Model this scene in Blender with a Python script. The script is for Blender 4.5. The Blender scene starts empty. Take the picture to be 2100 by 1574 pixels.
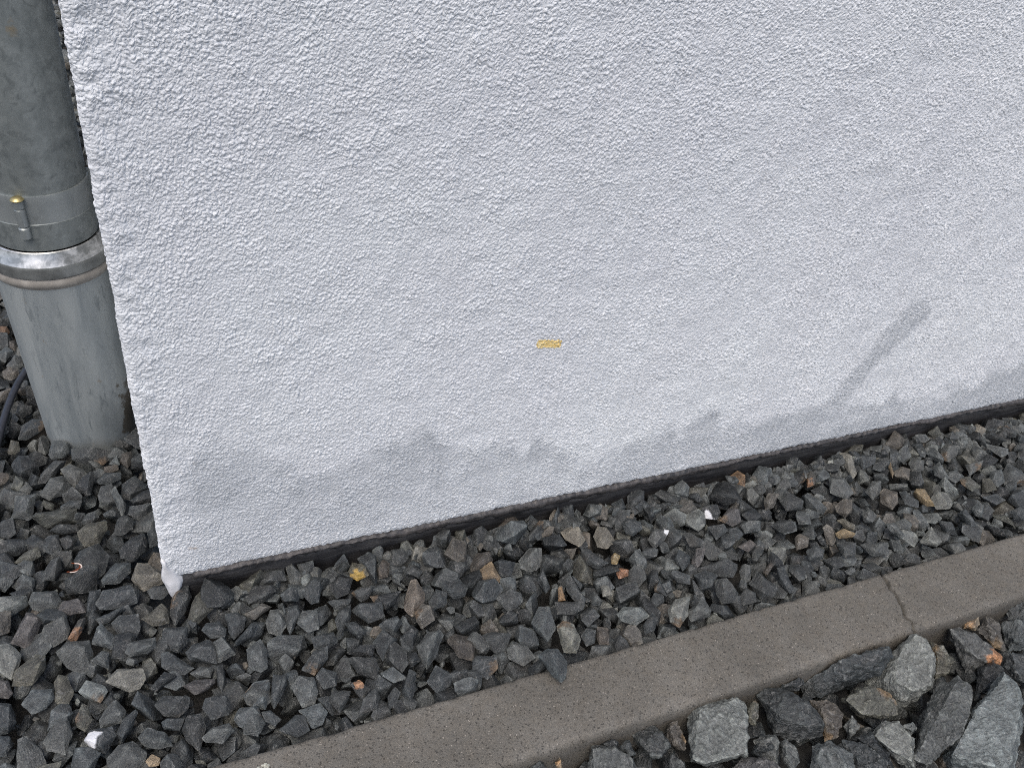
import bpy, bmesh, math, random
import numpy as np
from mathutils import Vector, Matrix, Quaternion, noise

# ------------------------------------------------------------------ camera
CAM_POS = (0.03188, -0.67604, 0.8)
CAM_AXES = ((0.91968, -0.372726, 0.123546), (0.137325, 0.600063, 0.788078), (-0.367872, -0.707814, 0.603051))   # right, up, back
CAM_LENS = 30.1714

SC = bpy.context.scene
COL = SC.collection
cam = bpy.data.cameras.new('camera')
cam.sensor_width = 36.0
cam.lens = CAM_LENS
cam.clip_start = 0.02
cam.clip_end = 500.0
cam_ob = bpy.data.objects.new('camera', cam)
COL.objects.link(cam_ob)
rx, ry, rz = (Vector(a) for a in CAM_AXES)
m = Matrix((rx, ry, rz)).transposed().to_4x4()
m.translation = Vector(CAM_POS)
cam_ob.matrix_world = m
SC.camera = cam_ob

# ------------------------------------------------------------------ overcast daylight
SUN_EL, SUN_AZ = math.radians(62), math.radians(215)
world = bpy.data.worlds.new("World")
SC.world = world
world.use_nodes = True
wn = world.node_tree
bg = wn.nodes['Background']
sky = wn.nodes.new('ShaderNodeTexSky')
sky.sky_type = 'NISHITA'
sky.sun_disc = False
sky.sun_elevation = SUN_EL
sky.sun_rotation = SUN_AZ
sky.air_density = 1.0
sky.dust_density = 4.0
sky.ozone_density = 1.0
wn.links.new(sky.outputs['Color'], bg.inputs['Color'])
bg.inputs['Strength'].default_value = 0.12

sun = bpy.data.lights.new('sun', 'SUN')
sun.energy = 0.8
sun.angle = math.radians(40)
sun.color = (1.0, 0.965, 0.915)
sun_ob = bpy.data.objects.new('sun', sun)
COL.objects.link(sun_ob)
sd = Vector((math.sin(SUN_AZ) * math.cos(SUN_EL), math.cos(SUN_AZ) * math.cos(SUN_EL), math.sin(SUN_EL)))
sun_ob.rotation_euler = sd.to_track_quat('Z', 'Y').to_euler()

SC.view_settings.view_transform = 'Standard'
SC.view_settings.look = 'None'
SC.view_settings.gamma = 1.0
SC.view_settings.use_curve_mapping = False
SC.view_settings.exposure = 0.78
SC.cycles.use_denoising = False
SC.cycles.filter_width = 1.1

random.seed(5)
rng = np.random.default_rng(7)

# ------------------------------------------------------------------ helpers
def prop(o, label=None, cat=None, group=None, kind=None):
    if label: o['label'] = label
    if cat: o['category'] = cat
    if group: o['group'] = group
    if kind: o['kind'] = kind
    return o

def link(name, me, mat=None, parent=None):
    o = bpy.data.objects.new(name, me)
    COL.objects.link(o)
    if mat: me.materials.append(mat)
    if parent: o.parent = parent
    return o

def empty(name, loc=(0, 0, 0)):
    o = bpy.data.objects.new(name, None)
    o.empty_display_size = 0.05
    o.location = loc
    COL.objects.link(o)
    return o

def grid_mesh(name, P, smooth=True, close_u=False):
    """P: (nv, nu, 3) array of points -> quad grid mesh."""
    nv, nu, _ = P.shape
    me = bpy.data.meshes.new(name)
    idx = np.arange(nv * nu, dtype=np.int32).reshape(nv, nu)
    if close_u:
        nxt = np.roll(idx, -1, axis=1)
        q = np.stack([idx[:-1], nxt[:-1], nxt[1:], idx[1:]], -1).reshape(-1, 4)
    else:
        q = np.stack([idx[:-1, :-1], idx[:-1, 1:], idx[1:, 1:], idx[1:, :-1]], -1).reshape(-1, 4)
    raw_mesh(me, P.reshape(-1, 3), q, smooth)
    return me

def raw_mesh(me, V, Q, smooth=True):
    n = len(Q); k = Q.shape[1]
    me.vertices.add(len(V)); me.vertices.foreach_set('co', np.ascontiguousarray(V, dtype=np.float32).ravel())
    me.loops.add(n * k); me.loops.foreach_set('vertex_index', np.ascontiguousarray(Q, dtype=np.int32).ravel())
    me.polygons.add(n)
    me.polygons.foreach_set('loop_start', np.arange(0, n * k, k, dtype=np.int32))
    me.polygons.foreach_set('use_smooth', np.full(n, smooth))
    me.update(calc_edges=True)

def vattr(me, name, arr, typ='FLOAT'):
    a = me.attributes.new(name, typ, 'POINT')
    key = {'FLOAT': 'value', 'FLOAT_VECTOR': 'vector', 'FLOAT_COLOR': 'color'}[typ]
    a.data.foreach_set(key, np.ascontiguousarray(arr, dtype=np.float32).ravel())

class NT:
    """tiny node-tree helper"""
    def __init__(s, name):
        s.mat = bpy.data.materials.new(name); s.mat.use_nodes = True
        s.t = s.mat.node_tree; s.b = s.t.nodes['Principled BSDF']; s.out = s.t.nodes['Material Output']
    def n(s, typ, **kw):
        nd = s.t.nodes.new(typ)
        for k, v in kw.items(): setattr(nd, k, v)
        return nd
    def l(s, a, b): s.t.links.new(a, b)
    def coord(s, kind='Object'): return s.n('ShaderNodeTexCoord').outputs[kind]
    def attr(s, name): return s.n('ShaderNodeAttribute', attribute_name=name)
    def noise(s, vec, scale, detail=4, rough=.55, dist=0):
        nd = s.n('ShaderNodeTexNoise'); nd.inputs['Scale'].default_value = scale
        nd.inputs['Detail'].default_value = detail; nd.inputs['Roughness'].default_value = rough
        nd.inputs['Distortion'].default_value = dist
        s.l(vec, nd.inputs['Vector']); return nd.outputs['Fac']
    def voro(s, vec, scale, feature='F1', out='Distance', rand=1.0):
        nd = s.n('ShaderNodeTexVoronoi', feature=feature); nd.inputs['Scale'].default_value = scale
        nd.inputs['Randomness'].default_value = rand
        s.l(vec, nd.inputs['Vector']); return nd.outputs[out]
    def ramp(s, fac, stops):
        nd = s.n('ShaderNodeValToRGB'); e = nd.color_ramp.elements
        while len(e) < len(stops): e.new(0.5)
        for i, (p, c) in enumerate(stops):
            e[i].position = p
            e[i].color = (c, c, c, 1) if not isinstance(c, (tuple, list)) else (*c, 1)
        s.l(fac, nd.inputs['Fac']); return nd.outputs['Color']
    def mix(s, fac, a, b, blend='MIX'):
        nd = s.n('ShaderNodeMix', data_type='RGBA', blend_type=blend)
        for sock, v in ((nd.inputs[0], fac), (nd.inputs[6], a), (nd.inputs[7], b)):
            if isinstance(v, (int, float)): sock.default_value = v if sock == nd.inputs[0] else (v, v, v, 1)
            elif isinstance(v, tuple): sock.default_value = (*v, 1)
            else: s.l(v, sock)
        return nd.outputs[2]
    def math(s, op, a, b=0.0, clamp=False):
        nd = s.n('ShaderNodeMath', operation=op, use_clamp=clamp)
        for sock, v in ((nd.inputs[0], a), (nd.inputs[1], b)):
            if isinstance(v, (int, float)): sock.default_value = v
            else: s.l(v, sock)
        return nd.outputs[0]
    def mapping(s, vec, scale=(1, 1, 1), rot=(0, 0, 0), loc=(0, 0, 0)):
        nd = s.n('ShaderNodeMapping'); nd.inputs['Scale'].default_value = scale
        nd.inputs['Rotation'].default_value = rot; nd.inputs['Location'].default_value = loc
        s.l(vec, nd.inputs['Vector']); return nd.outputs['Vector']
    def bump(s, h, dist, strength=1.0, normal=None):
        nd = s.n('ShaderNodeBump'); nd.inputs['Strength'].default_value = strength
        nd.inputs['Distance'].default_value = dist
        s.l(h, nd.inputs['Height'])
        if normal is not None: s.l(normal, nd.inputs['Normal'])
        return nd.outputs['Normal']
    def set(s, **kw):
        for k, v in kw.items():
            sock = s.b.inputs[k.replace('_', ' ')]
            if isinstance(v, (int, float)): sock.default_value = v
            elif isinstance(v, tuple): sock.default_value = (*v, 1)
            else: s.l(v, sock)
        return s.mat

# ------------------------------------------------------------------ materials
def mat_plaster():
    M = NT('white_roughcast_plaster'); c = M.coord()
    big = M.noise(c, 3.0, 3); mid = M.noise(c, 45, 4); fine = M.mix(.5, M.noise(c, 800, 3, .7), M.ramp(M.voro(c, 520), [(.05, 1.0), (.7, 0.0)]))
    base = M.mix(M.ramp(big, [(.3, 0.0), (.7, 1.0)]), (.592, .614, .640), (.640, .667, .682))
    base = M.mix(M.math('MULTIPLY', M.ramp(M.noise(M.mapping(c, (1, 1, .45)), 11, 4, .6), [(.40, 0.0), (.68, 1.0)]), .5), base, (.578, .594, .618))
    base = M.mix(M.math('MULTIPLY', M.ramp(mid, [(.35, 0.0), (.75, 1.0)]), .10), base, (.62, .63, .65))
    damp = M.attr('damp').outputs['Fac']
    base = M.mix(damp, base, (.418, .442, .465))
    stain = M.attr('stain').outputs['Fac']
    base = M.mix(stain, base, (.33, .27, .22))
    spk = M.ramp(M.voro(c, 160), [(.035, 1.0), (.06, 0.0)])
    spk = M.math('MULTIPLY', spk, M.ramp(M.noise(c, 60, 2), [(.66, 0.0), (.70, 1.0)]))
    base = M.mix(M.math('MULTIPLY', spk, .6), base, (.12, .11, .11))
    return M.set(Base_Color=base, Roughness=.62, Specular_IOR_Level=.35,
                 Normal=M.bump(fine, .0009, .42))

def mat_stone(big=False):
    M = NT('wet_crushed_rock_coarse' if big else 'wet_crushed_rock'); lp = M.attr('lp').outputs['Vector']; tint = M.attr('tint').outputs['Color']
    k = .55 if big else 1.0
    blot = M.noise(lp, 70 * k, 5, .6, .4)
    streak = M.noise(M.mapping(lp, (1, 1, 6)), 130 * k, 4, .6, .6)
    fine = M.noise(lp, 650 * k, 4, .65)
    f = M.mix(.5, M.ramp(blot, [(.28, .45), (.5, .92), (.74, 1.75)]), M.ramp(streak, [(.25, .40), (.5, .9), (.75, 1.9)]))
    col = M.mix(1.0, tint, f, 'MULTIPLY')
    col = M.mix(1.0, col, M.ramp(fine, [(.25, .5), (.5, 1.0), (.78, 1.8)]), 'MULTIPLY')
    # pale mineral veins and specks, brownish weathering
    vein = M.ramp(M.math('ABSOLUTE', M.math('SUBTRACT', M.noise(lp, 55 * k, 3, .5, 1.2), .5)), [(0.0, 1.0), (.012, .0)])
    col = M.mix(M.math('MULTIPLY', vein, .30), col, (.24, .24, .235))
    spk = M.ramp(M.voro(lp, 420 * k), [(.10, 1.0), (.17, 0.0)])
    spk = M.math('MULTIPLY', spk, M.ramp(M.noise(lp, 170 * k, 2), [(.58, 0.0), (.64, 1.0)]))
    col = M.mix(M.math('MULTIPLY', spk, .5), col, (.32, .32, .31))
    weath = M.ramp(M.noise(lp, 38 * k, 3), [(.62, 0.0), (.76, 1.0)])
    col = M.mix(M.math('MULTIPLY', weath, .22), col, (.07, .058, .045))
    rough = M.ramp(M.noise(lp, 90, 3), [(.3, .33), (.7, .62)])
    pnt = M.ramp(M.n('ShaderNodeNewGeometry').outputs['Pointiness'], [(.50, 0.0), (.60, 1.0)])
    col = M.mix(M.math('MULTIPLY', pnt, .75), col, M.mix(1.0, col, (2.6, 2.6, 2.5), 'MULTIPLY'))
    alpha = M.attr('tint').outputs['Alpha']
    col = M.mix(alpha, col, tint)
    h = M.mix(.45, streak, fine)
    h = M.math('MULTIPLY', h, M.math('SUBTRACT', 1.0, M.math('MULTIPLY', alpha, .8)))
    n = M.bump(h, .0030 if not big else .0042, 1.0)
    return M.set(Base_Color=col, Roughness=rough, Specular_IOR_Level=.55, Normal=n)

def mat_concrete():
    M = NT('damp_kerb_concrete'); c = M.coord()
    big = M.noise(c, 9, 4); mid = M.noise(c, 60, 4); fine = M.noise(c, 900, 3, .7)
    base = M.mix(M.ramp(big, [(.3, 0.0), (.7, 1.0)]), (.084, .079, .068), (.135, .127, .111))
    base = M.mix(M.math('MULTIPLY', M.ramp(mid, [(.4, 0.0), (.7, 1.0)]), .4), base, (.098, .084, .064))
    base = M.mix(1.0, base, M.ramp(fine, [(.25, .5), (.5, 1.0), (.75, 1.6)]), 'MULTIPLY')
    dk = M.ramp(M.voro(c, 370), [(.25, 1.0), (.46, 0.0)])
    dk = M.math('MULTIPLY', dk, M.ramp(M.noise(c, 240, 2), [(.44, 0.0), (.60, 1.0)]))
    base = M.mix(M.math('MULTIPLY', dk, .8), base, (.016, .015, .013))
    lt = M.ramp(M.voro(M.mapping(c, loc=(3, 1, 2)), 360), [(.16, 1.0), (.28, 0.0)])
    lt = M.math('MULTIPLY', lt, M.ramp(M.noise(M.mapping(c, loc=(1, 5, 2)), 200, 2), [(.56, 0.0), (.62, 1.0)]))
    base = M.mix(M.math('MULTIPLY', lt, .8), base, (.34, .31, .27))
    pits = M.voro(c, 330)
    h = M.mix(.5, fine, M.mix(.5, M.ramp(pits, [(.1, 0.0), (.35, 1.0)]), mid))
    return M.set(Base_Color=base, Roughness=.68, Specular_IOR_Level=.4, Normal=M.bump(h, .0011, .8))

def mat_zinc(kind):
    M = NT({'old': 'weathered_zinc', 'new': 'galvanised_standpipe', 'band': 'plain_zinc_band', 'collar': 'skylit_zinc_collar'}[kind]); c = M.coord()
    if kind == 'old':
        b = M.mix(.45, M.noise(M.mapping(c, (1, 1, .7)), 30, 6, .68, .5), M.noise(M.mapping(c, (1, 1, .8)), 110, 5, .7, .3))
        base = M.mix(M.ramp(b, [(.34, 0.0), (.50, .5), (.64, 1.0)]), (.145, .165, .166), (.285, .312, .308))
        b2 = M.noise(c, 75, 4, .6, .8)
        base = M.mix(M.math('MULTIPLY', M.ramp(b2, [(.52, 0.0), (.64, 1.0)]), .38), base, (.07, .082, .085))
        fl = M.noise(M.mapping(c, (1, 1, 1), loc=(2, 3, 1)), 24, 4, .6)
        base = M.mix(M.math('MULTIPLY', M.ramp(fl, [(.67, 0.0), (.74, 1.0)]), .7), base, (.27, .21, .12))
        return M.set(Base_Color=base, Metallic=.45, Roughness=M.ramp(b, [(.3, .6), (.6, .42)]), Normal=M.bump(b2, .0008, .25))
    if kind == 'new':
        b = M.noise(M.mapping(c, (1, 1, .16)), 38, 5, .6, .6)
        base = M.mix(M.ramp(b, [(.36, 0.0), (.64, 1.0)]), (.245, .275, .285), (.37, .40, .40))
        s = M.noise(M.mapping(c, (1, 1, .22), rot=(0, .5, 0)), 120, 6, .72, .6)
        base = M.mix(M.math('MULTIPLY', M.ramp(s, [(.56, 0.0), (.66, 1.0)]), .5), base, (.10, .122, .135))
        scr = M.noise(M.mapping(c, (1, 1, .2), rot=(.5, .2, 0)), 70, 4, .7)
        base = M.mix(M.math('MULTIPLY', M.ramp(scr, [(.66, 0.0), (.69, 1.0)]), .6), base, (.42, .42, .40))
        fl = M.noise(M.mapping(c, (1, 1, .6), loc=(4, 1, 2)), 42, 5, .7)
        base = M.mix(M.math('MULTIPLY', M.ramp(fl, [(.66, 0.0), (.71, 1.0)]), .6), base, (.25, .20, .14))
        rust = M.attr('rust').outputs['Fac']
        rn = M.noise(c, 60, 4, .65)
        rf = M.ramp(M.math('ADD', rust, M.math('MULTIPLY', M.math('SUBTRACT', rn, .5), 1.3)), [(.48, 0.0), (.62, 1.0)])
        base = M.mix(M.math('MULTIPLY', rf, .85), base, (.085, .068, .045))
        return M.set(Base_Color=base, Metallic=.35, Roughness=.52, Normal=M.bump(b, .0006, .2))
    if kind == 'band':
        b = M.noise(c, 30, 4, .6, .6)
        base = M.mix(M.ramp(b, [(.3, 0.0), (.7, 1.0)]), (.21, .235, .24), (.31, .335, .335))
        base = M.mix(M.ramp(M.noise(M.mapping(c, loc=(1, 2, 3)), 45, 4), [(.62, 0.0), (.72, .5)]), base, (.10, .095, .08))
        return M.set(Base_Color=base, Metallic=.5, Roughness=.42)
    b = M.noise(c, 55, 5, .65, .6)
    base = M.mix(M.ramp(b, [(.42, 0.0), (.62, 1.0)]), (.27, .28, .275), (.62, .63, .63))  # brighter base puts the sky's gleam on the collar slope into the colour
    return M.set(Base_Color=base, Metallic=.8, Roughness=M.ramp(b, [(.35, .24), (.7, .45)]))

def mat_plain(name, col, rough=.5, metal=0.0, scale=60, var=.25, bumpd=.0004):
    M = NT(name); c = M.coord(); n = M.noise(c, scale, 4, .6)
    base = M.mix(1.0, col, M.ramp(n, [(.3, 1 - var), (.7, 1 + var)]), 'MULTIPLY')
    return M.set(Base_Color=base, Roughness=rough, Metallic=metal, Normal=M.bump(n, bumpd, .5))

def mat_membrane(name, a, b):
    M = NT(name); c = M.coord()
    n = M.noise(M.mapping(c, (.25, 1, 2.2)), 60, 5, .65, .7)
    f = M.noise(c, 500, 3)
    base = M.mix(M.ramp(n, [(.38, 0.0), (.62, 1.0)]), a, b)
    base = M.mix(1.0, base, M.ramp(f, [(.3, .7), (.7, 1.3)]), 'MULTIPLY')
    return M.set(Base_Color=base, Roughness=.5, Normal=M.bump(M.mix(.5, n, f), .0018, .8))

def mat_ground():
    M = NT('dark_wet_earth'); c = M.coord()
    v = M.voro(c, 34); n = M.noise(c, 60, 5)
    base = M.mix(M.ramp(n, [(.3, 0.0), (.7, 1.0)]), (.012, .012, .011), (.03, .029, .026))
    return M.set(Base_Color=base, Roughness=.8, Normal=M.bump(M.mix(.6, v, n), .012, .8))

PLASTER = mat_plaster(); STONE = mat_stone(); ROCK = mat_stone(True); CONCRETE = mat_concrete()
ZINC, ZNEW, ZBAND, ZCOL = (mat_zinc(k) for k in ('old', 'new', 'band', 'collar'))
ZRIM = mat_plain('dull_collar_rim', (.19, .20, .195), .4, .5, 45, .45)
ZBEAD = mat_plain('dusty_bead', (.31, .29, .26), .55, .2, 70, .25)
BRASS = mat_plain('dull_brass', (.42, .35, .17), .38, .8, 200, .3)
RUBBER = mat_plain('black_cable_sheath', (.028, .03, .038), .38, 0, 90, .3)
MEMB = mat_membrane('black_bitumen', (.022, .022, .024), (.058, .057, .058))
MEDGE = mat_membrane('grey_membrane_edge', (.026, .026, .027), (.066, .060, .058))
PUTTY = mat_plain('smooth_white_plaster', (.64, .645, .66), .55, 0, 140, .06, .0012)
YELLOW = None
SOIL = mat_ground()

# ------------------------------------------------------------------ ground
def make_ground():
    bm = bmesh.new()
    vs = [bm.verts.new(p) for p in ((-60, -60, -.062), (60, -60, -.062), (60, 60, -.062), (-60, 60, -.062))]
    bm.faces.new(vs)
    me = bpy.data.meshes.new('ground'); bm.to_mesh(me)
    o = link('ground', me, SOIL); prop(o, kind='structure')
make_ground()

# ------------------------------------------------------------------ wall
def grains(u, v, cell, amp, seed):
    """height of a field of overlapping plaster lumps; u, v arrays in metres"""
    r = np.random.default_rng(seed); N = 256
    jx, jy = r.random((2, N, N)); rad = r.uniform(.38, .72, (N, N)); hg = r.uniform(.25, 1.0, (N, N)) ** 1.1
    el = r.uniform(.8, 1.25, (N, N))
    a = u / cell; b = v / cell
    ia = np.floor(a).astype(np.int64); ib = np.floor(b).astype(np.int64)
    out = np.zeros_like(a)
    for di in (-1, 0, 1):
        for dj in (-1, 0, 1):
            i = (ia + di) % N; j = (ib + dj) % N
            dx = (a - (ia + di + jx[i, j])) * el[i, j]; dy = (b - (ib + dj + jy[i, j])) / el[i, j]
            d2 = (dx * dx + dy * dy) / rad[i, j] ** 2
            out = np.maximum(out, hg[i, j] * np.sqrt(np.clip(1 - d2, 0, 1)))
    return out * amp

def smooth_noise(u, v, cell, seed):
    r = np.random.default_rng(seed); N = 128; T = r.random((N, N))
    a = u / cell; b = v / cell
    ia = np.floor(a).astype(np.int64); ib = np.floor(b).astype(np.int64)
    fa = a - ia; fb = b - ib; fa = fa * fa * (3 - 2 * fa); fb = fb * fb * (3 - 2 * fb)
    g = lambda i, j: T[i % N, j % N]
    return (g(ia, ib) * (1 - fa) + g(ia + 1, ib) * fa) * (1 - fb) + (g(ia, ib + 1) * (1 - fa) + g(ia + 1, ib + 1) * fa) * fb

def wall_height(u, v):
    warp = (smooth_noise(u, v, .004, 3) - .5) * .0012
    dens = np.clip(smooth_noise(u, v, .028, 4) * .7 + smooth_noise(u, v, .010, 14) * .6 + .25, .3, 1.3)
    h = grains(u + warp, v - warp, .0030, .0016, 1) * dens
    h = np.maximum(h, grains(u - warp, v + warp, .0022, .00115, 2) * (.4 + .6 * dens))
    h += grains(u, v, .0016, .00035, 11)
    h += (smooth_noise(u, v, .09, 5) - .5) * .0016 + (smooth_noise(u, v, .016, 6) - .5) * .0010
    return h

WALL_BOT = .0215
BOT_A = lambda u: WALL_BOT + .004 * np.clip(u, 0, 2) + (smooth_noise(u, u * 0 + .3, .004, 8) - .5) * .003 + (smooth_noise(u, u * 0 + .7, .03, 9) - .5) * .003

def make_wall():
    root = empty('rendered_wall', (0.0, 0.0, 0.0))
    prop(root, 'white roughcast rendered house wall with a damp stained base and dark plinth strip', 'wall')
    # unrolled coordinate u: negative = left return (into y), 0..  = front face
    R = .005
    us = [-4.0, -2.5, -1.4, -.8, -.45, -.25, -.14, -.08]
    u = -.05
    while u < 1.42:
        us.append(u); u += .00072 + max(0, u) * .00036
    while u < 6: us.append(u); u += .02 + (u - 1.42) * .3
    vs = []
    v = 0.0
    while v < .68:
        vs.append(v); v += .00080
    while v < 3.0: vs.append(v); v += .01 + (v - .68) * .25
    us = np.array(us); vs = np.array(vs)
    U, V = np.meshgrid(us, vs)
    fade = np.clip((1.5 - U) / .08, 0, 1) * np.clip((.72 - V) / .04, 0, 1) * np.clip((U + .07) / .02, 0, 1)
    Hh = wall_height(U, V + 7.0)
    Hh = Hh * fade + (1 - fade) * .0005
    # smoother, slightly raised bead along the corner
    edge = np.exp(-((U - .012) / .016) ** 2)
    Hh = Hh * (1 - .15 * edge) + (.0006 + .0022 * (smooth_noise(U, V, .011, 33) - .4) + .0012 * (smooth_noise(U, V, .005, 34) - .5)) * edge
    L = R * math.pi / 2
    x = np.where(U > R, U, 0.0); y = np.zeros_like(U); nx = np.zeros_like(U); ny = -np.ones_like(U)
    arc = (U <= R) & (U > R - L)
    th = np.where(arc, (R - U) / R, 0)
    x = np.where(arc, R - R * np.sin(th), x); y = np.where(arc, R - R * np.cos(th), y)
    nx = np.where(arc, -np.sin(th), nx); ny = np.where(arc, -np.cos(th), ny)
    ret = U <= R - L
    x = np.where(ret, 0.0, x); y = np.where(ret, R + (R - L - U), y)
    nx = np.where(ret, -1.0, nx); ny = np.where(ret, 0.0, ny)
    z0 = BOT_A(us)
    Z = z0[None, :] + V
    taper = np.clip(V / .006, 0, 1) ** .5
    Hh = Hh * (.35 + .65 * taper) - .0016 * (1 - taper)
    P = np.stack([x + nx * Hh, y + ny * Hh, Z], -1)
    # underside row
    under = P[0:1].copy(); under[..., 0] -= nx[0:1] * .02; under[..., 1] -= ny[0:1] * .02
    P = np.concatenate([under, P], 0)
    me = grid_mesh('plaster_face', P, smooth=False)
    # damp band and streak: a stain with an outline of its own
    lx, lz = np.array(DAMP_LINE).T
    fr = sum((smooth_noise(U, V, cs, 80 + k) - .5) * am for k, (cs, am) in enumerate(((.05, .030), (.022, .022), (.010, .016), (.0045, .010), (.002, .007))))
    top = np.interp(U, lx, lz)
    top = top + np.interp(U, [.75, 1.0, 1.3], [0, .008, .02])
    d = top + fr - Z
    dm = np.clip(d / .023 + .60, 0, 1)
    mott = .80 + .55 * (smooth_noise(U, V, .055, 23) - .5) + .5 * (smooth_noise(U, V, .018, 24) - .5)
    pale = np.interp(U, [0, .1, .45, .7, 1.0], [.5, .56, .68, .9, 1.0])
    base_z = np.clip((Z - .0215) / np.maximum(top - .0215, .02), 0, 1)
    damp = dm * np.clip(mott, .5, 1) * (pale + (1 - pale) * base_z)
    sx, sz = np.array(DAMP_STREAK).T
    dist = np.full_like(U, 9.0)
    for i in range(len(sx) - 1):
        ax, az, bx, bz = sx[i], sz[i], sx[i + 1], sz[i + 1]
        t = np.clip(((U - ax) * (bx - ax) + (Z - az) * (bz - az)) / ((bx - ax) ** 2 + (bz - az) ** 2), 0, 1)
        dist = np.minimum(dist, np.hypot(U - ax - t * (bx - ax), Z - az - t * (bz - az)))
    st = np.clip((.0225 + .005 * np.interp(U, [sx[0], sx[-1]], [.9, .9]) - dist - fr * .35) / .013, 0, 1) * (.78 + .3 * (smooth_noise(U, V, .02, 25) - .5))
    damp = np.maximum(damp, st)
    damp = damp * np.clip((U - .015) / .03, 0, 1)
    damp = np.clip(damp, 0, 1); damp = np.concatenate([damp[:1] * 0, damp], 0)
    vattr(me, 'damp', damp)
    s = np.clip(1 - np.hypot((U - .0325) / .008, (Z - .062) / .003) + (smooth_noise(U, V, .003, 31) - .5) * 1.5, 0, 1) * .8
    s = np.where(np.hypot(U - .0325, Z - .062) < .012, s, 0)
    vattr(me, 'stain', np.concatenate([s[:1], s], 0))
    link('plaster_face', me, PLASTER, root)

    # yellow crayon mark: a thin coat of paint following the grains
    uu = np.arange(.402, .440, .00045); vv = np.arange(.264, .285, .00045)
    U2, Z2 = np.meshgrid(uu, vv)
    V2 = Z2 - BOT_A(uu)[None, :]
    H2 = wall_height(U2, V2 + 7.0) + .00022
    P2 = np.stack([U2, -H2, Z2], -1)
    cx, cz, hx, hz = .4207, .2733 - (U2 - .4207) * .146, .0128, .0030
    q = np.hypot(np.maximum(np.abs(U2 - cx) - hx, 0), np.maximum(np.abs(Z2 - cz) - hz, 0))
    ok = q + (smooth_noise(U2, Z2, .0012, 41) - .5) * .0020 < .0033 - .0012 * (smooth_noise(U2, Z2, .004, 42))
    nv, nu = ok.shape; idx = np.arange(nv * nu).reshape(nv, nu)
    Q = np.stack([idx[:-1, :-1], idx[:-1, 1:], idx[1:, 1:], idx[1:, :-1]], -1)
    keep = ok[:-1, :-1] & ok[:-1, 1:] & ok[1:, 1:] & ok[1:, :-1]
    Q = Q[keep].reshape(-1, 4)
    used, inv = np.unique(Q, return_inverse=True)
    me = bpy.data.meshes.new('paint_mark'); raw_mesh(me, P2.reshape(-1, 3)[used], inv.reshape(-1, 4))
    M = NT('yellow_crayon'); c = M.coord()
    base = M.mix(M.ramp(M.noise(c, 420, 3), [(.42, 0.0), (.62, 1.0)]), (.74, .52, .17), (.76, .66, .38))
    o = link('paint_mark', me, M.set(Base_Color=base, Roughness=.6), root)
    prop(o, 'small yellow crayon dash on the white plaster')

    # dark plinth strip below the plaster
    xs = np.arange(.012, 2.2, .004)
    prof = [(.024, .004), (.017, -.0005), (.009, -.0015), (.0, .0005), (-.008, .003), (-.03, .006), (-.07, .008)]
    P = []
    for k, (z, y) in enumerate(prof):
        w = (smooth_noise(xs, xs * 0 + k * .013, .018, 51) - .5) * .0035 + (smooth_noise(xs, xs * 0 + k * .013, .006, 52) - .5) * .002
        wz = (smooth_noise(xs, xs * 0 + k * .05, .03, 53) - .5) * .003
        P.append(np.stack([xs, y + w, z + wz + .004 * xs], -1))
    link('bitumen_strip', grid_mesh('bitumen_strip', np.array(P)), MEMB, root)
    # torn grey edge of the membrane lapping over the strip, tapering to the right
    xs = np.arange(.028, 1.9, .0022)
    wid = .0075 + (smooth_noise(xs, xs * 0 + .1, .07, 61) - .5) * .015 + (smooth_noise(xs, xs * 0 + .4, .011, 62) - .5) * .004
    wid = np.clip(wid, .0015, .02)
    top = WALL_BOT + .001 + .004 * xs + (smooth_noise(xs, xs * 0, .003, 63) - .5) * .003
    P = []
    for k, f in enumerate((0.0, .12, .4, .7, .95, 1.0)):
        y = [.002, -.0034, -.0046, -.0042, -.003, .001][k]
        w = (smooth_noise(xs, xs * 0 + k * .02, .010, 64) - .5) * .0022 + (smooth_noise(xs, xs * 0 + k * .01, .0035, 65) - .5) * .0014
        P.append(np.stack([xs, y + w, top - wid * f + w * .5], -1))
    link('membrane_edge', grid_mesh('membrane_edge', np.array(P)), MEDGE, root)

    # white plaster drip running down from the corner into the gravel
    bm = bmesh.new()
    cent = [(.0008, .052, .0008), (.0014, .042, .0026), (.0028, .031, .0058), (.0062, .0195, .0108), (.0080, .011, .0098), (.0068, .001, .0072), (.0066, -.008, .0052), (.0078, -.017, .0028), (.0088, -.025, .0008)]
    rows = []
    for (cx, z, hw) in cent:
        ring = []
        for j in range(12):
            a = 2 * math.pi * j / 12
            n_ = noise.noise(Vector((math.cos(a) * 2, math.sin(a) * 2, z * 240))) * .0024
            ring.append(bm.verts.new((cx + math.cos(a) * (hw + n_), .002 + math.sin(a) * (.0055 + n_), z + n_)))
        rows.append(ring)
    for a_, b_ in zip(rows, rows[1:]):
        for j in range(12): bm.faces.new((a_[j], a_[(j + 1) % 12], b_[(j + 1) % 12], b_[j]))
    bm.faces.new(rows[0]); bm.faces.new(rows[-1][::-1])
    bmesh.ops.recalc_face_normals(bm, faces=bm.faces)
    bmesh.ops.subdivide_edges(bm, edges=bm.edges, cuts=1, use_grid_fill=True, smooth=.6)
    for f in bm.faces: f.smooth = True
    me = bpy.data.meshes.new('plaster_drip'); bm.to_mesh(me)
    link('plaster_drip', me, PUTTY, root)

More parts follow.
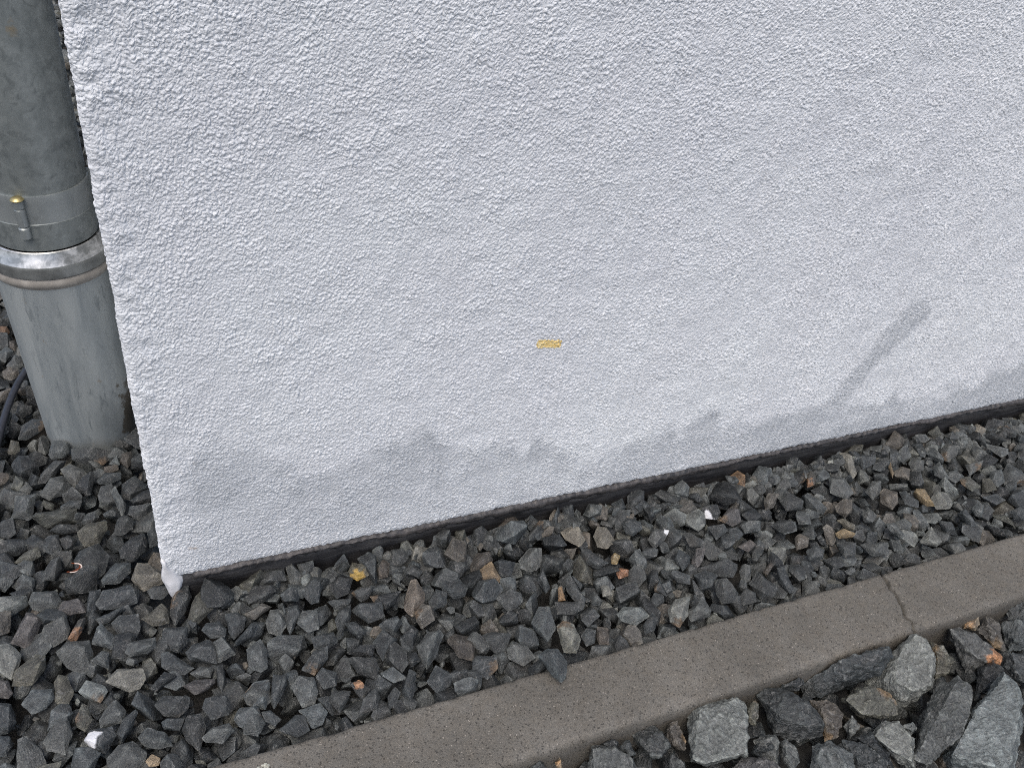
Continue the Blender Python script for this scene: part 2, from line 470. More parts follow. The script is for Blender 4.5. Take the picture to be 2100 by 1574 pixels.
# ------------------------------------------------------------------ data (world coordinates in 0.1 mm)
TRACED = """\
g1|-1576,3099,-93;-1523,3273,-15;-1404,3344,9;-1290,3333,-6;-1261,3240,-52;-1360,3159,-83;-1493,3083,-108|744,-4282,9006|dark grey elongated stone just in front and right of the black cable
g2|-1214,2678,-61;-1167,2832,7;-1082,2839,4;-973,2778,-32;-981,2682,-75;-1071,2613,-101;-1183,2618,-91|624,-4178,9064|mid grey angular stone just left of the dark flat stone
g1|-935,2498,-50;-931,2625,7;-838,2632,6;-748,2521,-49;-639,2604,-17;-513,2555,-46;-508,2458,-91;-602,2390,-117;-785,2423,-92|465,-4141,9091|dark flat stone lying just in front of the standpipe foot
g0|-316,2737,-30;-160,2848,17;-38,2848,14;-3,2692,-58;-24,2530,-133;-176,2585,-104;-300,2686,-55|206,-4193,9076|blackish angular stone just behind and right of the small dark brown stone
g0|-1620,2546,-19;-1541,2639,16;-1432,2635,5;-1360,2487,-69;-1421,2385,-110;-1530,2366,-108;-1605,2451,-63|808,-4111,9080|blackish chunky stone just behind and right of the small rusty brown stone
g1|-1346,2188,-93;-1297,2305,-44;-1136,2457,12;-1014,2427,-10;-1075,2356,-38;-1151,2256,-77;-1251,2191,-98|674,-4075,9107|dark grey sliver like stone left of the dark flat stone
g2|-1068,2290,-1;-968,2340,15;-821,2258,-30;-785,2191,-62;-860,2138,-81;-923,2039,-121;-1011,2143,-69|561,-4055,9124|mid grey angular stone just in front and left of the dark flat stone
g0|-913,1968,-56;-835,2081,-11;-718,2142,9;-676,2074,-23;-757,1870,-108;-799,1860,-110|504,-4007,9148|blackish oblong stone just in front of the dark flat stone
g2|-1294,1959,-55;-1176,2126,9;-1053,2141,7;-969,2007,-58;-1015,1937,-85;-1207,1872,-100;-1283,1935,-67|667,-3996,9143|mid grey oblong stone just behind the long flat greenish grey stone
g1|-666,2026,-44;-567,2105,-14;-399,2080,-32;-400,2002,-66;-539,1960,-78;-650,1977,-66|392,-4019,9148|dark grey sliver like stone just in front and left of the small dark brown stone
g2|-1535,2057,-46;-1450,2168,-5;-1384,2069,-54;-1420,2013,-76;-1512,2009,-69|807,-4002,9129|small mid grey angular stone just behind the blocky nearly square grey stone
g1|-402,1700,-78;-379,1850,-14;-243,1922,13;-152,1845,-23;-119,1761,-60;-239,1704,-81;-317,1640,-106|271,-3957,9180|dark grey angular stone just behind and right of the slim pale grey splinter
g0|-313,1579,-48;-163,1661,-16;-10,1682,-11;-15,1528,-76;-138,1511,-81;-276,1534,-67|221,-3907,9203|blackish elongated stone just right of the slim pale grey splinter
g1|-666,1753,-40;-616,1852,1;-503,1866,2;-456,1782,-37;-476,1724,-61;-429,1640,-99;-569,1624,-99;-658,1691,-67|402,-3944,9181|dark grey angular stone just behind and left of the slim pale grey splinter
g2|-520,1721,18;-460,1773,37;-365,1544,-63;-380,1470,-94;-421,1409,-118;-455,1483,-86;-437,1586,-43|352,-3899,9202|slim pale grey splinter of stone lying left of the white wall corner
g2|-1593,1654,-72;-1542,1897,27;-1342,1887,5;-1390,1627,-101;-1430,1603,-108|820,-3914,9165|blocky nearly square grey stone in the gravel below the standpipe
ol|-1366,1541,-20;-1319,1593,-2;-915,1580,-37;-928,1420,-104;-1228,1405,-87|687,-3864,9198|long flat greenish grey stone in the gravel below the standpipe
g1|-854,1354,-57;-793,1447,-21;-698,1470,-17;-666,1383,-55;-751,1323,-75;-805,1317,-75|509,-3840,9219|small dark grey oblong stone just behind the olive tinted angular stone
g1|-345,1352,-49;-316,1437,-14;-39,1420,-29;-135,1316,-70;-252,1261,-89|254,-3843,9229|dark grey elongated stone just right of the slim pale grey splinter
g1|-526,1085,-83;-461,1265,-12;-390,1297,-2;-288,1235,-31;-314,1121,-77;-427,1067,-94|344,-3788,9248|dark grey angular stone just in front of the slim pale grey splinter
g1|-155,949,-27;-63,1035,5;17,902,-50;-36,809,-85;-146,787,-92|192,-3709,9285|dark grey angular stone behind the pale warm grey stone
ol|-897,1171,-22;-807,1243,2;-595,1253,-5;-590,1164,-42;-679,1063,-78;-685,992,-107;-840,1003,-93;-884,1097,-53|509,-3765,9250|olive tinted angular stone left of the white wall corner
g0|-472,795,-43;-343,900,-5;-193,931,2;-165,824,-41;-202,730,-77;-344,643,-107;-455,706,-78|307,-3674,9296|large blackish oblong stone behind the pale warm grey stone
g1|-934,730,-16;-877,818,15;-682,870,24;-579,725,-38;-652,625,-73;-647,541,-106;-754,477,-125;-885,556,-87;-926,659,-44|532,-3626,9304|large layered dark grey stone beside the small rust red shard
g2|-669,411,-54;-516,562,-3;-365,534,-21;-375,438,-57;-500,337,-90;-661,362,-74|412,-3560,9336|mid grey elongated stone just right of the large layered dark grey stone
ta2|-361,314,-46;-285,480,14;-183,460,4;-10,271,-72;-56,211,-93;-255,163,-106|255,-3525,9355|pale warm grey stone leaning against the white plaster drip at the wall corner
g1|-212,98,-34;-131,136,-22;7,107,-35;11,38,-61;-86,-23,-81;-184,11,-66|211,-3441,9387|dark grey oblong stone just left of the white plaster drip
g1|-1690,1209,-15;-1603,1246,-8;-1334,1209,-49;-1336,1159,-69;-1527,1054,-94;-1695,1085,-65|876,-3750,9229|large dark grey sliver like stone in front of the blocky nearly square grey stone
ol|-1539,917,-53;-1438,1012,-24;-1300,1055,-19;-1288,948,-63;-1383,893,-76;-1492,896,-65|826,-3693,9256|olive grey sliver like stone left of the rust red shard
g1|-1672,918,10;-1555,874,-19;-1450,817,-52;-1440,775,-70;-1587,676,-94;-1680,704,-74|907,-3638,9270|dark grey angular stone left of the rust red shard
g1|-1290,1109,-28;-1198,1180,-7;-1097,1179,-15;-1071,1005,-87;-1174,965,-96;-1258,1020,-67|716,-3738,9247|dark grey chunky stone just in front of the long flat greenish grey stone
g1|-1252,654,-56;-1170,805,-4;-1082,819,-5;-1072,693,-55;-1148,569,-98;-1231,596,-81|719,-3621,9293|dark grey elongated stone just left of the rust red shard
br|-1742,2412,-15;-1664,2404,-26;-1646,2356,-49;-1683,2284,-78;-1750,2261,-82|900,-4064,9093|small rusty brown stone at the left edge of the photo below the black cable
br|-579,2240,-28;-421,2241,-34;-421,2178,-62;-517,2152,-70;-585,2178,-56|374,-4064,9129|small dark brown elongated stone just in front and left of the small dark brown stone
g2|-523,2299,-52;-426,2398,-12;-395,2281,-66;-425,2269,-70|343,-4094,9117|small mid grey wedge shaped stone just left of the small dark brown stone
br|-392,2319,-58;-351,2426,-11;-248,2427,-14;-246,2314,-65;-315,2228,-102|284,-4104,9115|small dark brown stone between the standpipe foot and the wall corner
ol|-1687,2842,-58;-1638,2980,2;-1557,2956,-17;-1550,2844,-69;-1607,2802,-83;-1675,2809,-74|844,-4195,9038|mottled brown and ochre stone near the left photo edge by the black cable
g1|-1076,1672,-42;-978,1732,-23;-846,1714,-39;-881,1614,-80;-1067,1618,-66|598,-3914,9183|dark grey elongated stone just behind and right of the long flat greenish grey stone
g1|-622,1422,-42;-523,1465,-28;-472,1427,-47;-492,1371,-69;-600,1373,-63|406,-3853,9219|small dark grey elongated stone just in front and left of the slim pale grey splinter
ol|-1259,1803,-18;-1145,1743,-52;-1163,1671,-81;-1240,1696,-65;-1275,1760,-34|709,-3924,9171|small olive grey elongated stone just behind the long flat greenish grey stone
g1|-1192,1287,-37;-1111,1347,-18;-906,1316,-45;-886,1240,-78;-1042,1228,-72|637,-3804,9226|dark grey sliver like stone in front and right of the long flat greenish grey stone
g0|-1085,1122,-20;-982,1142,-19;-910,1080,-49;-955,988,-83;-1044,988,-77|628,-3741,9253|blackish chunky stone just left of the olive tinted angular stone
g3|-1676,394,6;-1406,372,-29;-1397,275,-66;-1582,175,-85;-1683,178,-74|922,-3474,9332|pale grey stone cut by the left photo edge below the rust red shard
g2|-1376,273,-26;-1332,369,6;-1121,348,-19;-1075,235,-65;-1107,152,-93;-1214,120,-96;-1341,194,-58|766,-3475,9345|large mid grey oblong stone just left of the purplish grey stone with a brown underside
pu|-1126,52,-55;-1053,170,-16;-904,187,-20;-856,104,-54;-848,29,-82;-996,27,-73|643,-3435,9370|purplish grey stone with a brown underside left of the wall corner
g1|-830,82,-61;-791,240,-5;-681,234,-13;-686,175,-35;-739,35,-83;-832,-28,-101|541,-3450,9371|dark grey elongated stone just right of the purplish grey stone with a brown underside
g1|-731,76,-42;-653,196,-1;-386,205,-10;-309,129,-41;-335,12,-83;-501,30,-69;-520,-18,-86;-696,10,-68|421,-3441,9380|large dark grey elongated stone in front and left of the pale warm grey stone
g1|-12,-241,-81;20,-97,-30;138,31,15;209,16,8;219,-126,-42;143,-261,-90;29,-370,-127|109,-3369,9415|upright pointed grey stone standing directly in front of the white plaster drip
ol|164,-358,-73;264,-153,-1;328,-114,13;456,-243,-33;461,-306,-55;237,-450,-105;184,-422,-95|11,-3320,9433|brownish olive wedge of stone in front of the wall corner
pu|-1540,-177,-68;-1390,94,15;-1340,85,8;-1241,-5,-34;-1355,-240,-107;-1393,-261,-111|853,-3358,9380|large purplish grey elongated stone behind and right of the pale grey two-toned stone
g2|-1296,-302,-72;-1222,-104,-7;-1023,-26,5;-993,-177,-51;-1026,-270,-81;-1158,-329,-92|730,-3327,9402|large mid grey oblong stone just left of the narrow stone with an orange patch
g1|-737,-131,-42;-486,-64,-30;-447,-86,-40;-622,-199,-71;-702,-197,-67|467,-3365,9405|dark grey sliver like stone just behind the flat grey triangular stone
g1|-589,-250,-19;-502,-194,-3;-326,-209,-16;-320,-350,-65;-364,-443,-96;-461,-472,-102;-555,-329,-48|392,-3303,9431|large dark grey angular stone just behind and right of the flat grey triangular stone
ol2|-298,-262,-43;-81,-144,-7;-33,-215,-33;-37,-364,-86;-191,-359,-80|229,-3326,9428|greenish brown oblong stone just in front and left of the upright pointed grey stone
g2|-786,-438,-50;-721,-280,1;-680,-260,6;-514,-496,-84;-559,-550,-101;-658,-480,-71|500,-3264,9439|flat grey triangular stone left of the brownish olive wedge
g2|-1104,-477,-9;-1010,-398,11;-806,-425,-12;-789,-542,-52;-813,-689,-101;-881,-744,-115;-1026,-644,-71|640,-3204,9451|large mid grey chunky stone just in front of the narrow stone with an orange patch
bo|-1025,-310,-77;-908,-118,-17;-834,-103,-17;-862,-214,-54;-934,-314,-84|626,-3330,9408|narrow stone with an orange patch in the lower left gravel
g2|-476,-641,-48;-427,-553,-19;-185,-556,-29;-182,-651,-61;-269,-702,-75;-428,-695,-67|337,-3191,9471|mid grey elongated stone just right of the flat grey triangular stone
g1|-133,-653,-54;-80,-491,0;138,-527,-16;118,-683,-68;25,-762,-93;-77,-695,-69|167,-3194,9475|large dark grey angular stone in front of the upright pointed grey stone
g1|285,-588,-42;337,-527,-20;464,-542,-25;529,-633,-55;495,-713,-83;356,-687,-74|-48,-3202,9473|dark grey oblong stone just in front and right of the brownish olive wedge
g1|545,-483,-10;661,-489,-10;738,-561,-33;704,-673,-72;589,-755,-102;546,-663,-71|-162,-3205,9471|dark grey angular stone right of the brownish olive wedge
g1|575,-866,-83;597,-813,-65;782,-666,-13;833,-709,-26;757,-810,-61|-204,-3141,9492|dark grey sliver like stone in front and right of the brownish olive wedge
g2|942,-671,-45;1006,-565,-7;1095,-573,-6;1139,-738,-59;1074,-841,-97;949,-793,-85|-373,-3166,9478|mid grey angular stone right of the brownish olive wedge
g1|100,-826,-37;169,-771,-19;339,-755,-14;410,-845,-43;425,-935,-73;372,-1008,-97;135,-921,-67|21,-3108,9505|large dark grey oblong stone in front of the brownish olive wedge
g2|376,-795,-23;481,-755,-9;576,-962,-76;401,-1003,-91|-73,-3102,9506|mid grey wedge shaped stone in front and right of the brownish olive wedge
g2|690,-986,-17;844,-924,6;882,-1037,-28;863,-1220,-87;788,-1242,-96;687,-1172,-76|-252,-3015,9531|large mid grey oblong stone in front and right of the brownish olive wedge
g3|-1646,-240,13;-1548,-244,2;-1442,-361,-49;-1458,-454,-80;-1535,-587,-118;-1652,-470,-66|950,-3242,9412|pale grey two-toned stone at the left photo edge in the lower gravel
ol|-1516,-705,-74;-1482,-565,-30;-1306,-450,-7;-1215,-482,-26;-1227,-603,-66;-1343,-727,-97|859,-3179,9442|large olive grey elongated stone just in front and right of the pale grey two-toned stone
g2|-803,-647,-44;-694,-573,-25;-631,-601,-38;-645,-765,-92|526,-3179,9467|mid grey wedge shaped stone just in front of the flat grey triangular stone
ol2|-1129,-834,-15;-1088,-762,5;-1017,-804,-14;-965,-963,-69;-1019,-1056,-95;-1080,-1062,-92;-1126,-1007,-70|724,-3061,9492|rounded tan olive stone above the white splashed stone in the lower left
g3|-909,-988,-33;-841,-896,-8;-685,-985,-46;-664,-1043,-66;-734,-1134,-90;-864,-1051,-56|582,-3035,9511|pale grey oblong stone just right of the rounded tan olive stone
ta2|-669,-951,-31;-558,-854,-4;-330,-906,-31;-307,-1008,-65;-374,-1088,-87;-465,-1100,-87;-621,-989,-45|420,-3054,9513|broad pale beige stone lying flat in the lower left gravel
g2|-483,-776,-50;-451,-721,-33;-376,-759,-49;-408,-821,-68|392,-3138,9487|small mid grey wedge shaped stone just behind the broad pale beige stone
g1|-132,-796,-5;-64,-791,-5;7,-871,-32;48,-980,-68;153,-1005,-78;52,-1051,-91;-63,-1009,-75;-140,-921,-45|178,-3082,9511|dark grey elongated stone right of the broad pale beige stone
g2|114,-1087,-42;222,-1044,-29;339,-1087,-44;299,-1176,-71;180,-1152,-63|47,-3013,9535|mid grey elongated stone right of the broad pale beige stone
pu|41,-1219,-37;152,-1192,-30;336,-1225,-41;337,-1267,-54;242,-1312,-67;134,-1325,-71|60,-2954,9554|purplish grey sliver like stone right of the broad pale beige stone
g1|362,-1093,-10;434,-1111,-15;437,-1274,-65;382,-1370,-95;356,-1267,-64|-40,-2967,9550|dark grey sliver like stone in front of the brownish olive wedge
g2|-1410,-970,-37;-1323,-858,-9;-1156,-886,-32;-1137,-976,-63;-1212,-1051,-80;-1332,-1077,-78|830,-3038,9491|large mid grey oblong stone just left of the rounded tan olive stone
g0|-270,-1140,-58;-124,-1011,-21;-13,-1079,-45;-124,-1122,-55;-222,-1179,-71|250,-3011,9533|blackish sliver like stone just right of the broad pale beige stone
g1|-244,-1359,-33;-159,-1294,-15;-77,-1361,-37;80,-1360,-40;54,-1461,-70;-44,-1522,-86;-167,-1471,-68|215,-2892,9570|large dark grey oblong stone in front and right of the broad pale beige stone
g1|188,-1521,-43;232,-1439,-19;416,-1460,-25;447,-1564,-56;415,-1636,-77;255,-1646,-80|-3,-2835,9590|large dark grey angular stone behind and right of the small tan stone
g2|578,-1500,-42;709,-1412,-13;847,-1421,-12;824,-1623,-73;731,-1679,-91;610,-1591,-68|-216,-2836,9587|large mid grey angular stone behind and right of the small tan stone
g2|457,-1735,-41;525,-1647,-15;681,-1677,-21;729,-1825,-62;648,-1947,-98;498,-1813,-62|-149,-2736,9617|large mid grey angular stone right of the small tan stone
g2|-741,-1346,-50;-665,-1247,-23;-587,-1199,-13;-504,-1324,-56;-544,-1419,-82;-741,-1429,-75|509,-2914,9552|large mid grey oblong stone just behind the dark stone half covered
g1|-596,-1536,-63;-537,-1422,-31;-420,-1360,-18;-398,-1391,-29;-460,-1519,-64;-556,-1635,-94|440,-2855,9574|dark grey sliver like stone just behind and right of the dark stone half covered
g2|-1225,-1432,-45;-1113,-1269,-5;-1019,-1265,-12;-986,-1413,-59;-1048,-1585,-105;-1195,-1513,-72|760,-2866,9550|large mid grey oblong stone left of the dark stone half covered
ol|-952,-1283,-42;-883,-1156,-8;-828,-1234,-36;-809,-1316,-62;-876,-1415,-88;-944,-1348,-63|642,-2922,9542|olive grey oblong stone just behind and left of the dark stone half covered
g2|-414,-1661,-29;-321,-1595,-13;-179,-1670,-39;-121,-1813,-82;-244,-1806,-76;-362,-1762,-60|324,-2757,9607|large mid grey oblong stone just behind the small tan stone
g1|-19,-1704,-43;47,-1591,-12;162,-1595,-14;197,-1723,-51;106,-1917,-106;7,-1801,-72|129,-2759,9611|large dark grey oblong stone behind and right of the small tan stone
g2|146,-1831,-48;231,-1776,-32;402,-1764,-29;441,-1847,-53;324,-1931,-76;178,-1878,-61|18,-2710,9626|mid grey elongated stone right of the small tan stone
g2|-992,-1751,-46;-950,-1615,-10;-834,-1631,-23;-745,-1702,-49;-840,-1886,-95;-986,-1849,-75|660,-2735,9596|large mid grey angular stone just in front and left of the dark stone half covered
g2|-686,-1790,-30;-584,-1705,-11;-463,-1698,-14;-354,-1826,-56;-372,-1884,-71;-489,-1988,-95;-674,-1939,-72|459,-2704,9617|broad grey stone below the white splashed stone at the bottom photo edge
WP|-876,-1544,-35;-817,-1464,-15;-637,-1469,-28;-609,-1565,-57;-703,-1692,-89;-784,-1660,-75|572,-2813,9579|dark stone half covered in white paint in the lower left gravel
ta|-364,-1917,-43;-305,-1870,-32;-238,-1925,-50;-256,-1982,-65;-340,-1972,-59|342,-2664,9633|small tan stone at the bottom photo edge left of the kerb end
g1|-240,-1974,-40;-173,-1917,-26;-101,-1930,-31;-52,-2037,-62;-96,-2099,-78;-238,-2060,-63|260,-2635,9643|dark grey chunky stone just right of the small tan stone
g2|-1440,-1514,-32;-1425,-1383,5;-1357,-1367,3;-1248,-1509,-49;-1198,-1667,-100;-1323,-1709,-100;-1433,-1659,-75|895,-2803,9557|large mid grey angular stone left of the dark stone half covered
pu|-1632,-648,-9;-1538,-679,-29;-1506,-791,-70;-1543,-836,-81;-1636,-804,-61|978,-3109,9454|dull reddish stone at the left photo edge in the lower gravel
g1|-1616,-933,7;-1501,-957,-13;-1460,-1132,-72;-1531,-1217,-91;-1621,-1209,-80|980,-2979,9495|large dark grey oblong stone just in front of the dull reddish stone
g1|-1605,-1270,-13;-1504,-1298,-32;-1484,-1383,-60;-1530,-1458,-77;-1608,-1452,-68|992,-2866,9529|dark grey oblong stone in front of the dull reddish stone
g1|-196,-1559,-37;-142,-1534,-31;6,-1578,-48;-45,-1676,-75;-178,-1628,-58|234,-2812,9594|dark grey oblong stone behind the small tan stone
g1|897,-1375,-3;1029,-1426,-14;974,-1565,-57;851,-1696,-100;827,-1607,-74|-323,-2835,9584|dark grey sliver like stone left of the upright blue grey splinter
g2|1283,-14,-14;1353,31,7;1442,-138,-49;1468,-208,-72;1356,-261,-98;1290,-182,-73|-531,-3364,9402|mid grey oblong stone left of the small brown stone
g1|1410,13,-23;1593,-3,-17;1590,-118,-59;1493,-186,-89;1429,-97,-61|-599,-3378,9393|dark grey chunky stone left of the small brown stone
g1|894,-55,-55;1068,25,-19;1245,2,-20;1257,-145,-73;978,-137,-82|-390,-3394,9398|dark grey elongated stone right of the white plaster drip
YT|1960,-235,-47;2024,-146,-10;2173,-232,-26;2168,-337,-63;2035,-362,-84;1966,-300,-69|-880,-3292,9401|grey stone with a bright yellow ochre tip near the plinth strip
g1|2098,-104,-18;2237,-67,9;2310,-121,-3;2244,-210,-41;2278,-370,-93;2223,-460,-130;2164,-273,-71|-961,-3299,9391|dark grey elongated stone just left of the small brown stone
g1|2520,-77,-21;2671,-89,-7;2702,-220,-49;2572,-290,-89;2476,-240,-83|-1138,-3298,9372|dark grey angular stone just left of the pale beige angular stone
ta2|2749,-175,-49;2829,-88,-8;2951,-171,-20;2948,-259,-51;2771,-292,-87;2713,-263,-84|-1254,-3276,9365|pale beige angular stone right under the plinth strip above the pinkish pointed stone
br|2286,-297,-51;2374,-205,-9;2447,-259,-20;2385,-412,-80;2280,-402,-88|-1030,-3263,9396|small brown stone beside the yellow tipped stone
g1|2565,-383,-45;2702,-360,-20;2790,-474,-47;2723,-518,-71;2589,-455,-67|-1193,-3202,9398|dark grey elongated stone just in front of the pale beige angular stone
br|3393,-496,-58;3498,-419,-14;3649,-447,2;3656,-562,-35;3466,-654,-98;3371,-599,-96|-1594,-3118,9367|dark brown stone behind the orange tan wedge stone
ta|3369,-688,-58;3611,-605,11;3634,-735,-27;3661,-855,-61;3541,-879,-90;3383,-748,-75|-1623,-3034,9390|orange tan wedge of stone leaning on a dark brown stone
br|3940,-28,-76;4149,91,7;4220,-54,-30;4176,-110,-59;3968,-85,-91|-1823,-3250,9280|dark brown oblong stone behind and right of the dark brown stone
g1|3591,-38,-30;3718,-10,2;3762,-165,-44;3573,-240,-104;3547,-139,-73|-1627,-3256,9314|dark grey angular stone just behind the dark brown stone
g1|3079,-515,-64;3184,-394,-8;3327,-441,-1;3329,-575,-45;3216,-647,-87;3075,-601,-93|-1452,-3138,9383|dark grey angular stone just left of the dark brown stone
g1|2947,-702,-29;3155,-738,-9;3226,-858,-37;3156,-942,-74;3032,-922,-87;2937,-806,-63|-1410,-3034,9424|dark grey oblong stone left of the orange tan wedge
pk|2475,-805,-61;2602,-613,17;2664,-621,21;2705,-814,-36;2667,-907,-71;2514,-1002,-121;2439,-897,-96|-1166,-3069,9446|upright pointed pinkish brown stone in the middle of the strip
br2|2535,-1020,-41;2627,-957,-10;2737,-1012,-14;2714,-1159,-62;2554,-1209,-98;2518,-1117,-74|-1197,-2963,9476|rounded brown grey stone touching the pinkish pointed stone
g1|1867,-792,-45;1961,-739,-19;2195,-788,-13;2193,-950,-66;2004,-973,-91;1910,-865,-65|-887,-3079,9473|large dark grey oblong stone left of the upright pointed pinkish brown stone
g0|2104,-663,-36;2448,-705,-13;2354,-821,-61;2242,-849,-82;2128,-732,-56|-1001,-3106,9453|blackish elongated stone just left of the upright pointed pinkish brown stone
g0|1703,-356,-42;1845,-280,-4;1970,-368,-24;1894,-513,-80;1745,-532,-99|-774,-3250,9425|blackish angular stone left of the small brown stone
g1|1373,-381,-54;1544,-242,5;1656,-292,-5;1543,-528,-94;1463,-527,-99|-614,-3266,9432|dark grey oblong stone left of the small brown stone
g1|785,-262,-51;898,-170,-15;1088,-207,-22;1113,-284,-48;961,-366,-82;809,-348,-81|-319,-3322,9427|dark grey elongated stone right of the brownish olive wedge
br2|731,-497,-53;934,-431,-24;1028,-494,-43;830,-581,-79|-291,-3241,9456|brownish grey sliver like stone right of the brownish olive wedge
g1|1916,-546,-47;2020,-504,-23;2173,-558,-27;2086,-657,-69;1999,-673,-82|-885,-3177,9440|dark grey angular stone just in front and left of the small brown stone
g2|938,-688,-45;1008,-570,-3;1118,-599,-8;1131,-778,-68;1050,-853,-96;948,-787,-78|-373,-3160,9480|mid grey angular stone right of the upright pointed grey stone
g1|1141,-575,-16;1297,-576,-9;1311,-699,-49;1164,-854,-108;1140,-732,-68|-465,-3166,9474|dark grey oblong stone right of the brownish olive wedge
g2|1257,-778,-54;1339,-662,-11;1487,-703,-16;1466,-894,-80;1348,-900,-89|-555,-3124,9483|mid grey chunky stone behind and left of the dark stone with an orange patch
g1|1663,-849,-55;1735,-750,-17;1858,-745,-6;1822,-895,-58;1671,-1028,-113|-748,-3088,9482|dark grey elongated stone in front and left of the small brown stone
g1|1740,-942,-29;1847,-954,-24;1955,-1084,-56;1858,-1154,-86;1769,-1030,-54|-798,-3016,9501|dark grey elongated stone in front and left of the upright pointed pinkish brown stone
g1|2101,-1062,-47;2314,-1027,-14;2350,-1118,-39;2221,-1218,-83;2124,-1128,-66|-1000,-2970,9496|dark grey oblong stone just left of the rounded brown grey stone
g1|1976,-1269,-44;2110,-1173,-1;2233,-1310,-30;2144,-1418,-72;2030,-1478,-102|-946,-2887,9527|dark grey angular stone left of the pear shaped grey stone
g0|2292,-1287,-52;2430,-1191,-8;2489,-1270,-25;2379,-1442,-89;2336,-1380,-75|-1093,-2881,9514|blackish oblong stone just left of the pear shaped grey stone
g2|2426,-1448,-52;2564,-1355,-7;2705,-1361,9;2726,-1428,-8;2587,-1618,-81;2462,-1702,-122;2422,-1564,-86|-1189,-2797,9527|pear shaped grey stone standing left of the kerb edge middle
br|2761,-1487,-41;2867,-1443,-13;3005,-1530,-18;3031,-1638,-45;2966,-1773,-94;2831,-1688,-89|-1373,-2738,9519|large dark brown oblong stone just right of the pear shaped grey stone
g1|3154,-1535,-38;3278,-1538,-19;3460,-1622,-13;3347,-1764,-72;3242,-1766,-90;3142,-1631,-68|-1555,-2696,9503|dark grey angular stone just left of the grey stone
g2|3357,-1784,-49;3441,-1724,-17;3574,-1822,-21;3627,-1962,-50;3469,-1993,-86;3344,-1879,-77|-1666,-2592,9514|grey stone right beside the dark stone lying on the kerb
g1|2949,-1806,-41;3000,-1775,-25;3199,-1854,-16;3171,-1961,-50;3033,-2038,-92;2915,-1910,-75|-1458,-2604,9544|dark grey angular stone left of the grey stone
g1|2397,-1894,-60;2533,-1769,-9;2685,-1916,-30;2618,-2006,-63;2473,-2031,-88|-1202,-2617,9576|dark grey chunky stone just right of the upright blue grey splinter
g1|2106,-1926,-72;2248,-1731,-2;2309,-1788,-12;2247,-1936,-59;2172,-2066,-103|-1031,-2646,9588|upright blue grey splinter of stone leaning on the back of the kerb
g0|1691,-1314,-57;1830,-1260,-28;1994,-1309,-29;1926,-1423,-70;1784,-1370,-66|-814,-2894,9537|blackish elongated stone behind the dark stone with an orange patch
g1|1679,-1404,-22;1947,-1486,-23;1961,-1584,-51;1896,-1686,-86;1734,-1571,-66|-821,-2807,9563|dark grey oblong stone just behind the dark stone with an orange patch
OP|1628,-1693,-33;1724,-1686,-24;1798,-1800,-50;1710,-1891,-83;1660,-1794,-59|-754,-2716,9595|dark stone with an orange patch near the left end of the kerb
g1|1639,-2025,-83;1706,-1904,-44;1852,-1842,-15;1874,-1939,-39;1822,-2030,-69|-800,-2637,9613|dark grey oblong stone in front and right of the dark stone with an orange patch
g2|1053,-1554,-36;1142,-1472,-7;1277,-1529,-17;1294,-1660,-55;1243,-1770,-89;1118,-1768,-95|-472,-2792,9591|large mid grey angular stone left of the dark stone with an orange patch
g2|606,-1477,-37;707,-1398,-11;845,-1418,-14;823,-1590,-65;763,-1678,-92;650,-1629,-80|-224,-2838,9586|large mid grey angular stone in front and right of the brownish olive wedge
g1|873,-1459,-29;1030,-1394,-5;1010,-1497,-36;848,-1690,-99;826,-1623,-79|-324,-2835,9584|dark grey sliver like stone left of the dark stone with an orange patch
g2|1071,-1836,-31;1286,-1829,-19;1335,-1932,-44;1260,-2031,-76;1170,-2038,-82;1127,-1905,-47|-490,-2661,9627|mid grey angular stone in front and left of the dark stone with an orange patch
g1|853,-1973,-54;1026,-1887,-24;1109,-1912,-27;1131,-2056,-66;1003,-2085,-79|-390,-2640,9637|dark grey angular stone in front and left of the dark stone with an orange patch
g2|557,-1701,-18;677,-1700,-15;736,-1854,-58;651,-1947,-86;525,-1895,-73|-171,-2717,9622|large mid grey angular stone right of the broad grey stone
g1|1436,-1725,-25;1608,-1777,-28;1549,-1867,-57;1458,-1945,-85;1379,-1815,-54|-638,-2699,9608|dark grey chunky stone in front and left of the dark stone with an orange patch
g1|1310,-1500,-42;1390,-1431,-17;1518,-1525,-36;1491,-1645,-73;1362,-1642,-81|-592,-2819,9576|dark grey angular stone just left of the dark stone with an orange patch
g1|1200,-1354,-75;1343,-1209,-22;1498,-1196,-9;1470,-1321,-49;1312,-1442,-95|-560,-2921,9547|dark grey elongated stone behind and left of the dark stone with an orange patch
g1|1363,-1019,-33;1593,-1026,-21;1627,-1133,-52;1520,-1179,-74;1376,-1137,-70|-624,-3000,9519|dark grey oblong stone behind and left of the dark stone with an orange patch
g1|2731,-907,-62;2849,-797,-11;2955,-874,-20;2920,-989,-62;2742,-1014,-94|-1300,-3015,9446|dark grey angular stone just behind and right of the rounded brown grey stone
g1|3503,-1084,-59;3681,-1017,-6;3792,-1143,-24;3757,-1239,-59;3590,-1275,-101|-1712,-2870,9425|dark grey angular stone just in front and right of the orange tan wedge
g2|3977,-626,-66;4162,-532,1;4287,-577,12;4247,-747,-51;4145,-800,-89;4026,-779,-106|-1895,-3017,9344|mid grey angular stone right of the orange tan wedge
g0|3658,-589,-38;3763,-581,-16;3903,-675,-21;3803,-796,-79;3674,-773,-95|-1723,-3043,9368|blackish chunky stone just behind and right of the orange tan wedge
g1|1958,-1941,-44;2051,-1879,-19;2089,-1947,-33;2001,-2063,-74;1936,-2060,-79|-923,-2616,9608|dark grey elongated stone just in front and left of the upright blue grey splinter
